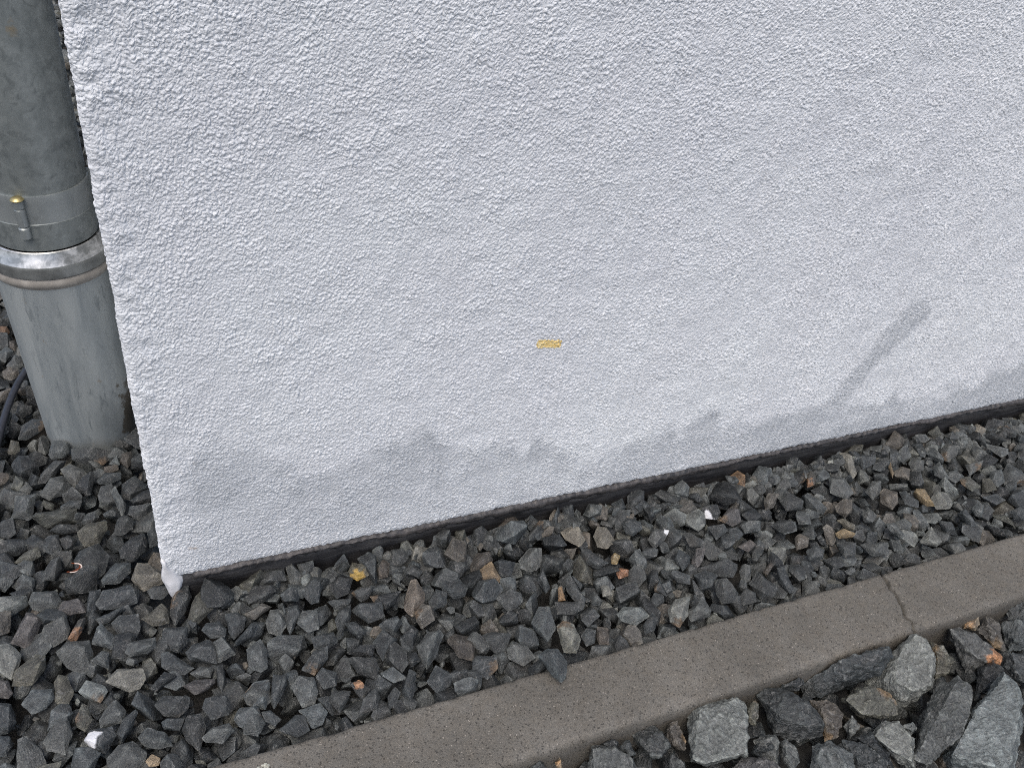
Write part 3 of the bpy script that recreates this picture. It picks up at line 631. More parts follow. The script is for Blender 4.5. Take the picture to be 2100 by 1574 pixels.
g1|721,-1745,-31;806,-1752,-30;890,-1862,-59;812,-1908,-74;739,-1836,-56|-261,-2715,9621|dark grey oblong stone left of the dark stone with an orange patch
g1|1629,-599,-39;1883,-640,-33;1848,-701,-56;1705,-711,-71|-750,-3160,9458|small dark grey sliver like stone in front and left of the small brown stone
ta2|4678,-353,-49;4773,-329,-19;4901,-378,-5;4931,-545,-53;4835,-604,-95;4699,-457,-78|-2164,-3048,9275|flat pale beige stone, left one of a pale pair under the plinth strip
ta2|5072,-522,-54;5157,-434,-4;5259,-486,5;5299,-684,-48;5159,-724,-97;5062,-662,-101|-2328,-2964,9263|flat pale beige stone, right one of a pale pair under the plinth strip
g1|5538,-431,-49;5629,-393,-12;5761,-498,-10;5745,-590,-44;5601,-630,-95;5535,-554,-89|-2508,-2946,9221|dark grey angular stone behind and right of the small ochre stone
g1|5839,-17,-39;5997,48,27;6067,-33,19;5970,-251,-81;5832,-271,-126;5793,-152,-98|-2578,-3062,9164|dark grey oblong stone left of the long olive brown stone
g2|3982,-629,-65;4157,-532,2;4261,-569,11;4222,-738,-52;4082,-801,-100;3974,-717,-95|-1882,-3024,9344|mid grey oblong stone right of the orange tan wedge
g1|4174,-294,-96;4443,-153,8;4496,-172,13;4423,-336,-58;4215,-379,-116|-1955,-3149,9288|dark grey sliver like stone behind and right of the dark brown stone
g1|4801,-695,-18;4880,-737,-13;5044,-977,-48;4892,-999,-91;4777,-873,-79|-2231,-2889,9310|dark grey elongated stone just left of the small ochre stone
or|5079,-1104,-49;5148,-1109,-32;5230,-1166,-28;5190,-1230,-58;5077,-1219,-83|-2370,-2747,9319|small bright orange stone in the middle of the gravel strip
oc|5118,-907,-50;5181,-874,-23;5240,-933,-26;5156,-1016,-73;5099,-982,-77|-2356,-2832,9297|small ochre stone just behind the bright orange stone
oc2|4264,-1169,-28;4311,-1165,-17;4290,-1333,-71;4208,-1313,-83|-1997,-2789,9393|narrow orange sliver of stone standing upright in the gravel strip
g1|4387,-1104,-17;4470,-1068,12;4495,-1234,-31;4528,-1379,-67;4469,-1466,-105;4390,-1326,-82;4361,-1227,-59|-2076,-2770,9382|dark grey sliver like stone just right of the narrow orange sliver
g1|4180,-867,9;4188,-1116,-66;4116,-1155,-93;4067,-982,-50|-1922,-2883,9381|dark grey sliver like stone just behind and left of the narrow orange sliver
g2|3767,-1526,-62;3906,-1388,5;4022,-1431,15;4003,-1677,-58;3872,-1763,-108;3790,-1639,-89|-1849,-2685,9454|large mid grey oblong stone just behind and left of the pale blocky olive grey stone
g3o|4020,-1679,-29;4108,-1649,-3;4207,-1729,-4;4214,-1899,-49;4113,-2014,-101;3986,-1955,-111|-1967,-2564,9463|pale blocky olive grey stone just behind the dark stone on the kerb
g1|4239,-1851,-56;4335,-1804,-23;4422,-1859,-19;4359,-1981,-65;4260,-1983,-87|-2072,-2517,9454|dark grey angular stone just left of the brownish square stone
br|4466,-1819,-22;4571,-1882,-15;4511,-2046,-72;4408,-2006,-85;4418,-1905,-56|-2143,-2490,9445|brownish square stone against the back of the kerb
g3|4796,-1700,-68;4906,-1657,-29;5079,-1728,-5;5133,-1859,-27;4957,-1896,-81;4821,-1797,-88|-2338,-2519,9391|oval pale grey stone with a whitish centre near the kerb
g1|5029,-1931,-64;5184,-1842,-1;5207,-1939,-21;5117,-2032,-68;5007,-2029,-95|-2422,-2430,9393|dark grey elongated stone just left of the pale grey pointed stone
g3|5394,-1868,-15;5524,-1790,42;5695,-1819,82;5546,-1933,11;5566,-2008,-3;5428,-2080,-60;5360,-1985,-54|-2593,-2419,9350|pale grey pointed stone resting on the kerb edge
g2|5611,-1948,-29;5856,-1853,66;5876,-2042,23;5829,-2088,-2;5613,-2059,-57|-2702,-2366,9333|grey stone with a rusty brown edge on the back edge of the kerb
WT|5757,-752,-79;5887,-659,-13;6046,-751,4;5956,-837,-48;5783,-886,-112|-2630,-2827,9224|grey stone with a small white paint spot on its tip
WP|6745,-484,-59;6825,-454,-24;6954,-513,0;6949,-629,-37;6869,-684,-80;6746,-615,-99|-2961,-2811,9129|small stone smeared with white paint near the plinth strip
pu|6919,-701,-94;7095,-612,-8;7212,-693,7;7151,-835,-56;7029,-844,-99|-3059,-2724,9122|dull purple brown stone beside the white smeared stone
br2|6343,-394,-108;6523,-290,-20;6653,-347,2;6666,-484,-37;6544,-521,-87|-2839,-2897,9141|brownish grey oblong stone just in front and left of the long olive brown stone
ol|6652,-126,-75;6761,-94,-30;7003,-203,12;6895,-315,-59;6748,-289,-97|-2913,-2940,9103|long olive brown stone lying under the plinth strip behind the white smeared stone
g2|7121,-884,-66;7195,-867,-36;7373,-951,1;7317,-1055,-48;7124,-1002,-99|-3129,-2631,9126|mid grey elongated stone just in front and right of the dull purple brown stone
g1|6254,-808,-32;6327,-840,-19;6443,-1017,-36;6372,-1059,-70;6248,-1005,-92|-2813,-2722,9202|dark grey elongated stone in front and left of the small stone smeared with white paint
g1|6118,-1352,-108;6548,-1377,20;6617,-1506,7;6496,-1619,-62;6228,-1474,-106|-2890,-2515,9237|long wedge shaped dark grey stone lying flat in the strip
pu|6121,-1251,-86;6261,-1118,-6;6352,-1159,10;6242,-1305,-65;6152,-1337,-101|-2803,-2622,9234|purplish grey elongated stone just left of the long wedge shaped dark grey stone
g1|5714,-1366,-60;5772,-1320,-30;5943,-1465,-21;5896,-1561,-62;5767,-1482,-77|-2666,-2580,9286|dark grey elongated stone behind the pale grey pointed stone
g1|5910,-1149,-66;6024,-1065,-9;6113,-1188,-18;6074,-1268,-52;5950,-1321,-104|-2719,-2656,9249|dark grey angular stone left of the long wedge shaped dark grey stone
g1|6209,-1628,-22;6336,-1662,8;6295,-1832,-48;6392,-1876,-30;6323,-1960,-73;6159,-1909,-110;6160,-1770,-74|-2871,-2391,9276|dark grey oblong stone just in front of the long wedge shaped dark grey stone
g2|6622,-1571,-57;6713,-1516,-13;6791,-1577,-4;6698,-1727,-73;6604,-1719,-102|-3007,-2427,9223|mid grey oblong stone just left of the small brown oblong stone
g1|6651,-1773,-71;6812,-1680,6;6864,-1850,-19;6929,-1952,-24;6838,-2028,-73;6683,-2002,-118|-3070,-2312,9232|dark grey oblong stone just in front of the small brown oblong stone
g1|6410,-1907,-66;6518,-1840,-15;6602,-1949,-15;6551,-2042,-55;6398,-2018,-98|-2969,-2311,9265|dark grey chunky stone in front and left of the small brown oblong stone
g1|7113,-1694,-9;7191,-1732,8;7164,-2035,-76;7096,-2026,-98;7046,-1857,-73|-3182,-2288,9200|dark grey sliver like stone just in front and right of the small brown oblong stone
br|6948,-1648,-76;7080,-1588,-16;7118,-1631,-14;6955,-1725,-94|-3128,-2385,9194|small brown oblong stone close to the kerb
pu|6873,-1193,-79;7058,-1179,-13;7097,-1273,-26;6962,-1310,-82|-3080,-2546,9167|small purplish grey oblong stone just behind and left of the small brown oblong stone
g1|4884,79,-16;5029,62,13;4970,-152,-75;4888,-170,-100;4845,-55,-71|-2179,-3177,9228|dark grey oblong stone behind and left of the small ochre stone
g1|4646,-126,-77;4807,36,15;4787,-80,-30;4679,-235,-107|-2103,-3175,9246|small dark grey sliver like stone behind and left of the small ochre stone
br2|5228,-161,-70;5368,-65,-2;5451,-174,-17;5375,-294,-77;5254,-221,-83|-2359,-3093,9213|brownish grey chunky stone behind the small ochre stone
g1|5564,-71,-49;5724,-59,-1;5721,-186,-45;5588,-258,-105|-2479,-3077,9186|small dark grey wedge shaped stone behind the small ochre stone
g1|5526,-947,-66;5615,-913,-31;5755,-983,-14;5697,-1055,-52;5540,-1025,-86|-2549,-2774,9263|small dark grey elongated stone just right of the small ochre stone
g2|3689,-1043,-11;3794,-1124,-16;3779,-1226,-50;3654,-1267,-85;3615,-1253,-88|-1734,-2855,9426|mid grey oblong stone in front and right of the orange tan wedge
SK|3583,-2080,149;3678,-2047,176;3798,-2082,190;3804,-2173,167;3849,-2239,159;3774,-2374,109;3710,-2407,89;3659,-2331,98;3627,-2204,125|-1844,-2463,9515|dark stone lying by itself across the back edge of the kerb
g1|4151,-1344,-41;4395,-1437,-15;4423,-1534,-37;4284,-1545,-70;4129,-1486,-86|-2018,-2698,9415|dark grey elongated stone just in front and right of the narrow orange sliver
g1|5425,-1487,-54;5529,-1416,-6;5518,-1640,-71;5407,-1525,-69|-2534,-2579,9323|small dark grey oblong stone just behind and left of the pale grey pointed stone
g1|5244,-1687,-83;5363,-1580,-22;5452,-1640,-14;5426,-1719,-43;5284,-1749,-88|-2501,-2525,9347|dark grey oblong stone just left of the pale grey pointed stone
ta2|4784,-1287,-37;4864,-1318,-27;4872,-1433,-58;4755,-1409,-79|-2249,-2698,9363|small pale beige wedge shaped stone in front and left of the small bright orange stone
g2|7565,-993,-80;7702,-981,-27;7856,-1084,0;7818,-1197,-45;7652,-1168,-97|-3303,-2533,9092|mid grey elongated stone behind the small brown oblong stone
g1|6648,-794,-58;6857,-839,-3;6856,-941,-34;6679,-987,-105|-2963,-2700,9161|dark grey wedge shaped stone just in front and left of the dull purple brown stone
g2|8943,-479,-19;8969,-652,-57;9128,-577,28;9117,-809,-42;9003,-853,-101;8857,-671,-108|-3641,-2552,8957|flat grey slab with a notched top in the right part of the strip
g2|9394,-797,-92;9554,-724,-4;9649,-777,22;9563,-916,-53;9419,-943,-121|-3793,-2445,8924|mid grey angular stone just behind and left of the brownish slab
br2|9540,-920,-44;9618,-896,-4;9737,-1029,11;9672,-1152,-49;9557,-1193,-109;9476,-1043,-104|-3835,-2364,8927|brownish slab right of the notched grey slab
g1|9835,-1002,-40;9913,-1020,-10;9985,-1221,-31;9935,-1299,-73;9812,-1177,-95|-3920,-2299,8908|dark grey sliver like stone just left of the long ochre tan stone
oc3|10064,-1050,-53;10133,-1022,-15;10219,-1086,8;10201,-1344,-66;10110,-1292,-94;10069,-1161,-79|-3979,-2271,8889|long ochre tan stone in the right part of the strip
g3|10285,-1195,-70;10392,-1148,-10;10489,-1232,14;10483,-1391,-28;10401,-1437,-77;10250,-1363,-128|-4051,-2200,8874|pale grey stone touching the long ochre tan stone
br2|10118,-589,-70;10253,-582,-8;10329,-668,3;10226,-789,-77;10099,-661,-98|-3948,-2437,8859|flat brown stone behind the long ochre tan stone
ta|10065,-503,-36;10127,-468,1;10082,-624,-62;10025,-674,-102|-3907,-2480,8865|small tan sliver beside the flat brown stone
ta2|9459,-85,-7;9536,-113,17;9592,-241,2;9521,-449,-89;9430,-494,-141;9431,-291,-80|-3732,-2636,8895|curved tan grey stone just under the plinth strip on the right
g2|7882,-80,-68;8023,-5,7;8148,-106,22;8123,-249,-33;7978,-332,-112;7849,-192,-115|-3296,-2832,9006|mid grey chunky stone just right of the rust brown rounded stone
ru|7513,-31,-55;7651,-7,2;7706,-123,-16;7633,-241,-79;7547,-213,-101|-3170,-2886,9035|rust brown rounded stone just under the plinth strip
g1|8551,19,-57;8627,88,-6;8732,-6,5;8637,-131,-71;8493,-111,-121|-3463,-2812,8950|small dark grey angular stone behind and left of the small stone with an orange brown
g0|8420,-247,-42;8619,-256,32;8575,-405,-30;8404,-461,-113;8364,-350,-95|-3458,-2720,8980|blackish angular stone just left of the small stone with an orange brown
bo|8659,-317,-35;8747,-297,6;8755,-420,-28;8689,-491,-75;8578,-486,-117|-3524,-2678,8967|small stone with an orange brown left edge below the plinth strip
g2|8111,-357,-57;8246,-294,12;8280,-441,-20;8161,-497,-81;8048,-428,-103|-3373,-2731,9009|small mid grey angular stone just left of the small stone with an orange brown
br2|7726,-579,-64;7838,-509,-2;7944,-586,13;7800,-715,-78;7682,-707,-118|-3281,-2694,9054|brownish grey oblong stone in front and right of the rust brown rounded stone
g1|7967,-637,-71;8110,-557,6;8238,-773,-9;8164,-861,-63;7980,-794,-112|-3383,-2627,9036|dark grey oblong stone in front and left of the small stone with an orange brown
g2|8483,-712,-69;8556,-673,-29;8629,-762,-26;8545,-821,-76|-3521,-2574,8999|small mid grey wedge shaped stone in front of the small stone with an orange brown
br2|8705,-942,-64;8846,-914,1;8934,-974,20;8847,-1119,-55;8737,-1137,-104;8678,-1030,-98|-3617,-2451,8995|brownish grey chunky stone just in front of the flat grey slab with a notched top
g2|8972,-1181,-59;9094,-1144,1;9136,-1295,-21;9042,-1346,-73;8951,-1297,-98|-3708,-2342,8987|small mid grey chunky stone just in front and left of the brownish slab
ol2|8525,-1191,-53;8592,-1201,-29;8693,-1355,-29;8641,-1401,-62;8573,-1353,-76|-3592,-2366,9028|small greenish brown sliver like stone just behind the ochre stone
oc3|8356,-1373,-73;8481,-1365,-21;8575,-1488,-16;8510,-1515,-49;8359,-1448,-91|-3562,-2330,9049|ochre stone low in the right part of the strip
g1|7560,-991,-82;7701,-975,-27;7854,-1087,-2;7820,-1191,-44;7649,-1155,-95|-3302,-2535,9092|dark grey elongated stone right of the dull purple brown stone
br2|7711,-1303,-52;7798,-1275,-13;7876,-1385,-13;7805,-1468,-62;7656,-1441,-109|-3347,-2420,9107|brownish grey chunky stone left of the ochre stone
g2|9175,-1445,-41;9271,-1485,-10;9298,-1689,-49;9229,-1701,-81;9163,-1540,-69|-3789,-2207,8987|small mid grey sliver like stone just behind and right of the flat rectangular grey slab
g2|9366,-1444,-64;9487,-1447,-13;9534,-1563,-21;9474,-1618,-60;9354,-1539,-92|-3841,-2205,8966|small mid grey oblong stone just behind and left of the pale pointed stone
g3|9479,-1821,-93;9713,-1725,31;9706,-1949,-23;9617,-1974,-68;9485,-1849,-97|-3912,-2064,8968|pale pointed stone close behind the kerb right of its joint
g1|9990,-1608,-39;10123,-1737,-9;10086,-1897,-62;9977,-1808,-91|-4013,-2062,8924|small dark grey elongated stone just behind and right of the pale pointed stone
g1|8235,-1542,-49;8354,-1580,-12;8441,-1650,5;8354,-1772,-59;8225,-1752,-105;8208,-1625,-79|-3537,-2262,9076|dark grey angular stone just in front of the ochre stone
g2|8571,-1641,-76;8668,-1657,-40;8881,-1771,18;8795,-1906,-49;8625,-1839,-102|-3665,-2183,9045|flat rectangular grey slab just behind the kerb joint
g1|7729,-1532,-64;7857,-1514,-12;7938,-1614,-8;7856,-1713,-63;7708,-1650,-102|-3385,-2327,9117|dark grey angular stone in front and left of the ochre stone
g2|11258,-401,-64;11372,-351,4;11503,-461,36;11423,-560,-29;11258,-607,-120;11190,-507,-126|-4185,-2385,8764|mid grey angular stone in front and left of the pale tan grey knobbly stone
g2|10488,-504,-67;10592,-465,-9;10697,-569,10;10608,-688,-63;10467,-662,-120|-4026,-2428,8826|mid grey chunky stone just behind and right of the flat brown stone
ta2|12227,-101,-47;12322,-84,6;12378,-229,-6;12261,-340,-95;12173,-223,-107|-4346,-2387,8684|pale tan grey knobbly stone under the plinth strip at far right
g2|10952,-400,-64;11091,-352,14;11114,-584,-39;11063,-641,-78;10994,-542,-83|-4124,-2406,8786|small mid grey elongated stone right of the flat brown stone
g2|10800,-695,-34;10906,-673,22;10885,-944,-60;10815,-931,-89;10742,-803,-89|-4107,-2325,8816|small mid grey elongated stone just behind and right of the long ochre tan stone
g2|11525,-1137,-105;11646,-1039,-21;11769,-1087,28;11707,-1250,-43;11585,-1275,-108|-4312,-2132,8767|mid grey chunky stone just left of the large flat grey stone
g2|11839,-1092,-87;12013,-996,23;12104,-1201,19;12043,-1395,-58;11791,-1236,-146|-4375,-2096,8744|large flat grey stone at the right photo edge in the strip
g2|12143,-489,-45;12345,-710,0;12301,-772,-39;12197,-767,-89;12118,-565,-77|-4379,-2244,8705|small mid grey sliver like stone behind and left of the large flat grey stone
g1|11910,-11,-92;12015,63,-19;12125,-68,-2;12108,-135,-29;11947,-127,-107|-4284,-2454,8696|small dark grey oblong stone just left of the pale tan grey knobbly stone
g1|11592,-121,-71;11743,-122,2;11760,-285,-36;11612,-239,-95|-4228,-2445,8726|small dark grey oblong stone behind and right of the flat brown stone
g2|10373,11,7;10431,-51,15;10379,-223,-59;10261,-241,-117;10249,-149,-95|-3927,-2598,8822|small mid grey elongated stone just behind the small tan sliver
ol|9680,-2,-97;9838,39,-17;9959,-28,14;9882,-113,-44;9716,-78,-105|-3789,-2683,8857|small olive grey elongated stone just behind the curved tan grey stone
g1|9706,-185,-74;9817,-177,-23;9977,-307,7;9907,-380,-44;9731,-366,-116|-3818,-2600,8869|dark grey oblong stone just right of the curved tan grey stone
g1|10933,-67,-11;10999,-92,13;10989,-365,-70;10936,-406,-107;10891,-220,-74|-4077,-2504,8781|small dark grey sliver like stone just behind and right of the flat brown stone
g1|12705,-237,-67;12829,-239,-3;12892,-390,-11;12832,-477,-65;12693,-356,-104|-4455,-2294,8654|small dark grey elongated stone just right of the pale tan grey knobbly stone
g2|10925,-851,-55;11055,-872,1;11094,-1009,-16;10947,-1034,-92;10894,-918,-87|-4153,-2267,8810|small mid grey oblong stone behind and right of the long ochre tan stone
ol|11028,-994,-48;11152,-1041,-1;11198,-1239,-28;11066,-1243,-92;11010,-1097,-82|-4193,-2194,8809|olive grey elongated stone left of the large flat grey stone
g2|10730,-1552,-69;10868,-1499,9;10889,-1594,-3;10770,-1710,-87;10713,-1649,-99|-4171,-2055,8853|small mid grey oblong stone in front and left of the large flat grey stone
g1|10408,-1576,-56;10536,-1572,5;10536,-1837,-56;10445,-1810,-92|-4110,-2047,8884|dark grey sliver like stone behind and right of the pale pointed stone
g1|6894,-933,-45;6999,-935,-10;7044,-1050,-28;6934,-1104,-80;6855,-1032,-86|-3040,-2637,9154|small dark grey chunky stone just in front of the dull purple brown stone
g1|11267,-1759,-74;11395,-1757,-10;11470,-1859,4;11374,-1989,-71;11264,-1867,-98|-4311,-1920,8816|dark grey oblong stone in front of the large flat grey stone
g2|11402,-774,-70;11650,-839,33;11543,-919,-39;11375,-932,-124|-4254,-2244,8768|small mid grey elongated stone left of the large flat grey stone
g2|9829,-800,-67;10043,-908,-2;10008,-983,-37;9810,-871,-94|-3902,-2385,8893|small mid grey sliver like stone just behind and right of the brownish slab
or2|-1903,5672,6;-1788,5661,-11;-1759,5586,-54;-1823,5495,-97;-1916,5485,-93|825,-4721,8777|rusty orange brown stone at the left photo edge behind the standpipe
br|-1750,5265,-14;-1681,5275,-15;-1654,5181,-67;-1681,5117,-98;-1745,5185,-56|788,-4663,8811|small dark brown oblong stone just in front and right of the rusty orange brown stone
g2|-1858,5046,-21;-1776,5107,3;-1689,5051,-34;-1801,4887,-109;-1866,4917,-88|832,-4623,8828|small mid grey oblong stone just in front of the rusty orange brown stone
g2|-1773,4724,-59;-1651,4884,14;-1577,4828,-22;-1563,4711,-84;-1655,4665,-99|781,-4586,8852|mid grey angular stone in front of the rusty orange brown stone
br2|-1804,4553,-23;-1724,4612,-1;-1616,4567,-33;-1611,4490,-73;-1703,4420,-100;-1799,4464,-69|816,-4538,8874|brownish grey angular stone just behind the pinkish beige stone
pk|-1838,4066,-27;-1708,4120,-13;-1667,4092,-31;-1760,3963,-86;-1846,3932,-93|857,-4441,8918|pinkish beige stone at the left photo edge under the black cable
g2|-1735,3461,-61;-1676,3588,-5;-1647,3561,-21;-1695,3434,-78;-1727,3413,-85|851,-4331,8973|small mid grey sliver like stone just in front of the black cable"""
BALLAST = """\
b1|6621,-3031,-404;7160,-3002,-187;7454,-3043,-80;7683,-3116,-5;7662,-3216,-34;7464,-3310,-131;6996,-3265,-305;6759,-3250,-395;6615,-3156,-432|-3582,-1889,9143|6982,-3100,27;7298,-3124,98;7542,-3186,147;7367,-3291,93;7090,-3215,38|long dark grey ballast rock lying along the front of the kerb
b3|7549,-3131,-318;7830,-3124,-197;8101,-3065,-71;8198,-3060,-29;8254,-3148,-22;8246,-3326,-60;8017,-3622,-214;7782,-3669,-323;7580,-3637,-403;7523,-3382,-377;7430,-3245,-390|-3846,-1758,9062|7673,-3256,-18;8066,-3127,96;8130,-3204,103;8111,-3385,77;7845,-3674,-23;7621,-3640,-75;7524,-3485,-82|big pale grey ballast rock touching the kerb below its joint
bo2|6913,-3390,-293;7212,-3374,-172;7380,-3525,-133;7378,-3692,-164;7332,-3792,-200;7149,-3739,-263;6956,-3599,-314|-3628,-1675,9167|6831,-3449,-164;7128,-3426,-91;7109,-3549,-109;6914,-3657,-167|olive brown ballast rock under the big pale grey rock
b1|5940,-3075,-232;6011,-3026,-198;6175,-3085,-153;6371,-3344,-137;6407,-3621,-180;6326,-3699,-224;6067,-3634,-300;5894,-3494,-332|-3202,-1858,9290|6059,-3245,-33;6246,-3407,-14;6280,-3688,-41;6066,-3578,-72;5916,-3434,-86|dark ballast rock with a pale lit top between kerb and photo bottom
bb|6457,-3331,-197;6641,-3422,-147;6688,-3588,-161;6514,-3761,-257;6380,-3735,-301;6432,-3583,-253|-3367,-1732,9255||brown streaked ballast rock wedged between darker rocks
b2|7373,-4099,-415;7715,-3828,-227;7927,-3686,-115;8215,-3690,7;8270,-3872,1;8104,-4079,-101;7869,-4220,-224;7407,-4296,-432;7334,-4218,-451|-3873,-1428,9108|8101,-3760,125;8149,-3916,123;7955,-4130,54;7689,-4281,-28;7182,-4374,-165;7113,-4263,-172;7605,-4160,-38;7893,-3952,55|tall ballast rock with one dark side and one pale side
b3|7740,-4265,-449;8032,-4220,-312;8257,-4007,-182;8756,-3848,63;8793,-4002,57;8747,-4172,13;8584,-4378,-88;8194,-4709,-309;7825,-4667,-467;7697,-4442,-493|-4042,-1265,9059|7508,-4382,-117;7795,-4311,-35;8038,-4107,46;8601,-3927,210;8632,-4054,208;8542,-4233,169;8335,-4436,98;7916,-4748,-39|largest pale grey ballast rock at lower right
bor|8857,-3031,-204;8947,-3071,-169;9072,-3228,-139;9094,-3360,-152;9170,-3590,-159;9110,-3625,-194;8918,-3539,-268;8777,-3573,-341;8740,-3529,-350|-4203,-1635,8925|8759,-3091,-87;8966,-3277,-50;8991,-3400,-56;9018,-3607,-71;8805,-3531,-122;8764,-3366,-115|ballast rock with a bright orange rusty end
bt|9162,-3009,-241;9349,-3033,-156;9311,-3121,-192;9207,-3133,-244;9134,-3066,-266|-4256,-1761,8876||small tan and orange stone in front of the kerb
bb|9286,-3151,-252;9469,-3062,-146;9536,-3201,-140;9416,-3397,-235;9400,-3483,-258;9313,-3408,-287|-4321,-1653,8866||brown grey ballast rock right of the small tan and orange stone
b2|9643,-3189,-233;9814,-3217,-153;9916,-3304,-118;9743,-3566,-252;9528,-3474,-342|-4415,-1600,8829||mid grey ballast rock at the right photo edge behind the orange ended rock
b1|9181,-3654,-258;9359,-3571,-157;9482,-3714,-121;9250,-4014,-282;9192,-3822,-279|-4323,-1447,8900|9274,-3607,-90;9390,-3736,-69;9232,-3912,-131;9155,-3828,-145|dark ballast rock at the right photo edge beside the largest pale rock
b0|8771,-3614,-207;8948,-3623,-126;8972,-3774,-140;8727,-3858,-268;8542,-3864,-355|-4176,-1485,8964||nearly black ballast rock behind the largest pale rock
bo2|8423,-3088,-170;8516,-3257,-160;8524,-3445,-192;8405,-3515,-259;8256,-3499,-323;8398,-3261,-214|-4032,-1699,8992||olive streaked ballast rock right of the big pale rock at the kerb
b1|9944,-3022,-266;10046,-2983,-206;10254,-3033,-110;10123,-3208,-210;9897,-3120,-309|-4480,-1697,8778||ballast rock touching the kerb at the right photo edge
b3|6927,-3871,-261;7062,-3799,-196;7232,-3866,-140;7256,-4080,-164;7095,-4367,-273;6994,-4181,-284|-3623,-1460,9206|6845,-3922,-134;6989,-3851,-93;7155,-3904,-58;7170,-4106,-74;7026,-4303,-127;6911,-4133,-138|pale pointed ballast rock left of the dark and pale sided rock
b0|6692,-3834,-232;6866,-3862,-171;6899,-4096,-195;6875,-4313,-239;6758,-4179,-262|-3519,-1463,9245||blackish sliver like ballast rock just in front and left of the pale pointed ballast rock
b2|6149,-3770,-225;6334,-3811,-167;6464,-4000,-152;6374,-4200,-218;5962,-4039,-336|-3288,-1548,9316||broad grey ballast rock cut by the bottom photo edge
b1|6514,-3829,-217;6680,-3931,-172;6793,-4200,-172;6696,-4340,-230;6432,-4210,-308|-3446,-1452,9275||large dark grey elongated ballast rock just right of the broad grey ballast rock
b2|6656,-3686,-240;6789,-3631,-180;6813,-3744,-192;6645,-3819,-268|-3460,-1642,9237||small grey ballast stone between the brown streaked and pale pointed rocks
b2|7328,-3904,-237;7439,-3900,-191;7445,-3985,-202;7340,-4011,-249|-3725,-1481,9161||small grey stone wedged left of the dark and pale sided rock
b2|5553,-3515,-220;5683,-3508,-177;5769,-3577,-163;5731,-3712,-200;5630,-3814,-251;5533,-3732,-267;5501,-3643,-260|-2995,-1758,9377||mid grey angular ballast rock just left of the bluish grey oval ballast stone
b2|5799,-3624,-207;5882,-3625,-180;5935,-3746,-184;5896,-3878,-220;5772,-3913,-268;5735,-3802,-260|-3095,-1680,9359||bluish grey oval ballast stone near the bottom photo edge
b3|5031,-3011,-236;5124,-2955,-196;5266,-2969,-157;5356,-3040,-145;5628,-3132,-83;5631,-3222,-101;5536,-3335,-154;5468,-3458,-200;5393,-3611,-254;5238,-3533,-284;4970,-3533,-364;4860,-3429,-375;4995,-3246,-296|-2805,-1978,9393|5090,-3084,-48;5220,-3197,-39;5461,-3375,-18;5372,-3516,-52;5294,-3657,-85;5138,-3594,-105;4865,-3597,-155;4772,-3504,-160;4910,-3330,-113|big ballast rock with a broad pale front face below the kerb
b1|4318,-3047,-228;4550,-3033,-166;4622,-3138,-170;4620,-3267,-199;4518,-3352,-244;4386,-3332,-273;4355,-3228,-258|-2420,-2070,9479|4389,-3189,-136;4578,-3185,-105;4562,-3294,-123;4474,-3383,-148;4359,-3329,-159|dark angular ballast rock left of the broad faced rock
bb|4663,-3174,-237;4742,-3057,-191;4835,-3078,-170;4835,-3285,-215;4772,-3369,-250;4676,-3273,-255|-2556,-2048,9449||brown elongated ballast rock just right of the dark angular ballast rock
b1|4123,-3130,-227;4243,-3088,-189;4238,-3250,-226;4163,-3219,-237|-2271,-2104,9509||small dark grey oblong ballast rock just behind and right of the purplish grey ballast rock
b2|3711,-3217,-262;3827,-3041,-198;4043,-3138,-170;4169,-3297,-176;4152,-3501,-225;3690,-3313,-288|-2141,-2079,9544|3771,-3104,-77;3990,-3191,-58;4115,-3345,-62;4071,-3474,-85;3695,-3313,-116|purplish grey ballast rock at the left end of the ballast bed
b0|3927,-3022,-232;4039,-2995,-200;4121,-3083,-202;4069,-3152,-230;3964,-3073,-236|-2177,-2172,9515||small blackish oblong ballast rock just behind the purplish grey ballast rock
b1|4540,-3413,-220;4603,-3368,-194;4673,-3470,-197;4671,-3631,-230;4507,-3560,-259|-2499,-1910,9493||small dark grey oblong ballast rock in front and right of the dark angular ballast rock
pb|5088,-3695,-291;5308,-3666,-219;5488,-3711,-171;5607,-3858,-161;5587,-3994,-192;5202,-3855,-285|-2893,-1694,9421||reddish grey ballast rock at the bottom photo edge
b1|3112,-3024,-219;3252,-3008,-190;3284,-3124,-211;3161,-3146,-238;3067,-3093,-242|-1719,-2215,9599||small dark grey oblong ballast rock just left of the small tan stone
b1|2936,-2982,-225;3075,-2965,-198;3113,-3066,-215;3019,-3116,-242|-1638,-2248,9605||small dark grey wedge shaped ballast rock left of the small tan stone
bo2|5708,-3151,-214;5838,-3112,-164;5801,-3254,-206;5705,-3348,-256;5655,-3285,-259|-3015,-1963,9330||olive grey ballast stone between the two big rocks at the kerb
bt|3395,-3058,-220;3463,-3032,-201;3464,-3102,-217;3409,-3167,-242|-1862,-2195,9577||small tan stone squeezed against the kerb front at bottom
b0|5455,-3617,-280;5648,-3497,-195;5788,-3582,-166;5743,-3694,-202;5586,-3715,-256|-3001,-1769,9374||blackish angular ballast rock just left of the bluish grey oval ballast stone
b0|6247,-3049,-275;6389,-3034,-222;6522,-3035,-175;6535,-3126,-189;6410,-3149,-239|-3290,-1985,9232||small blackish elongated ballast rock behind and right of the olive grey ballast stone"""
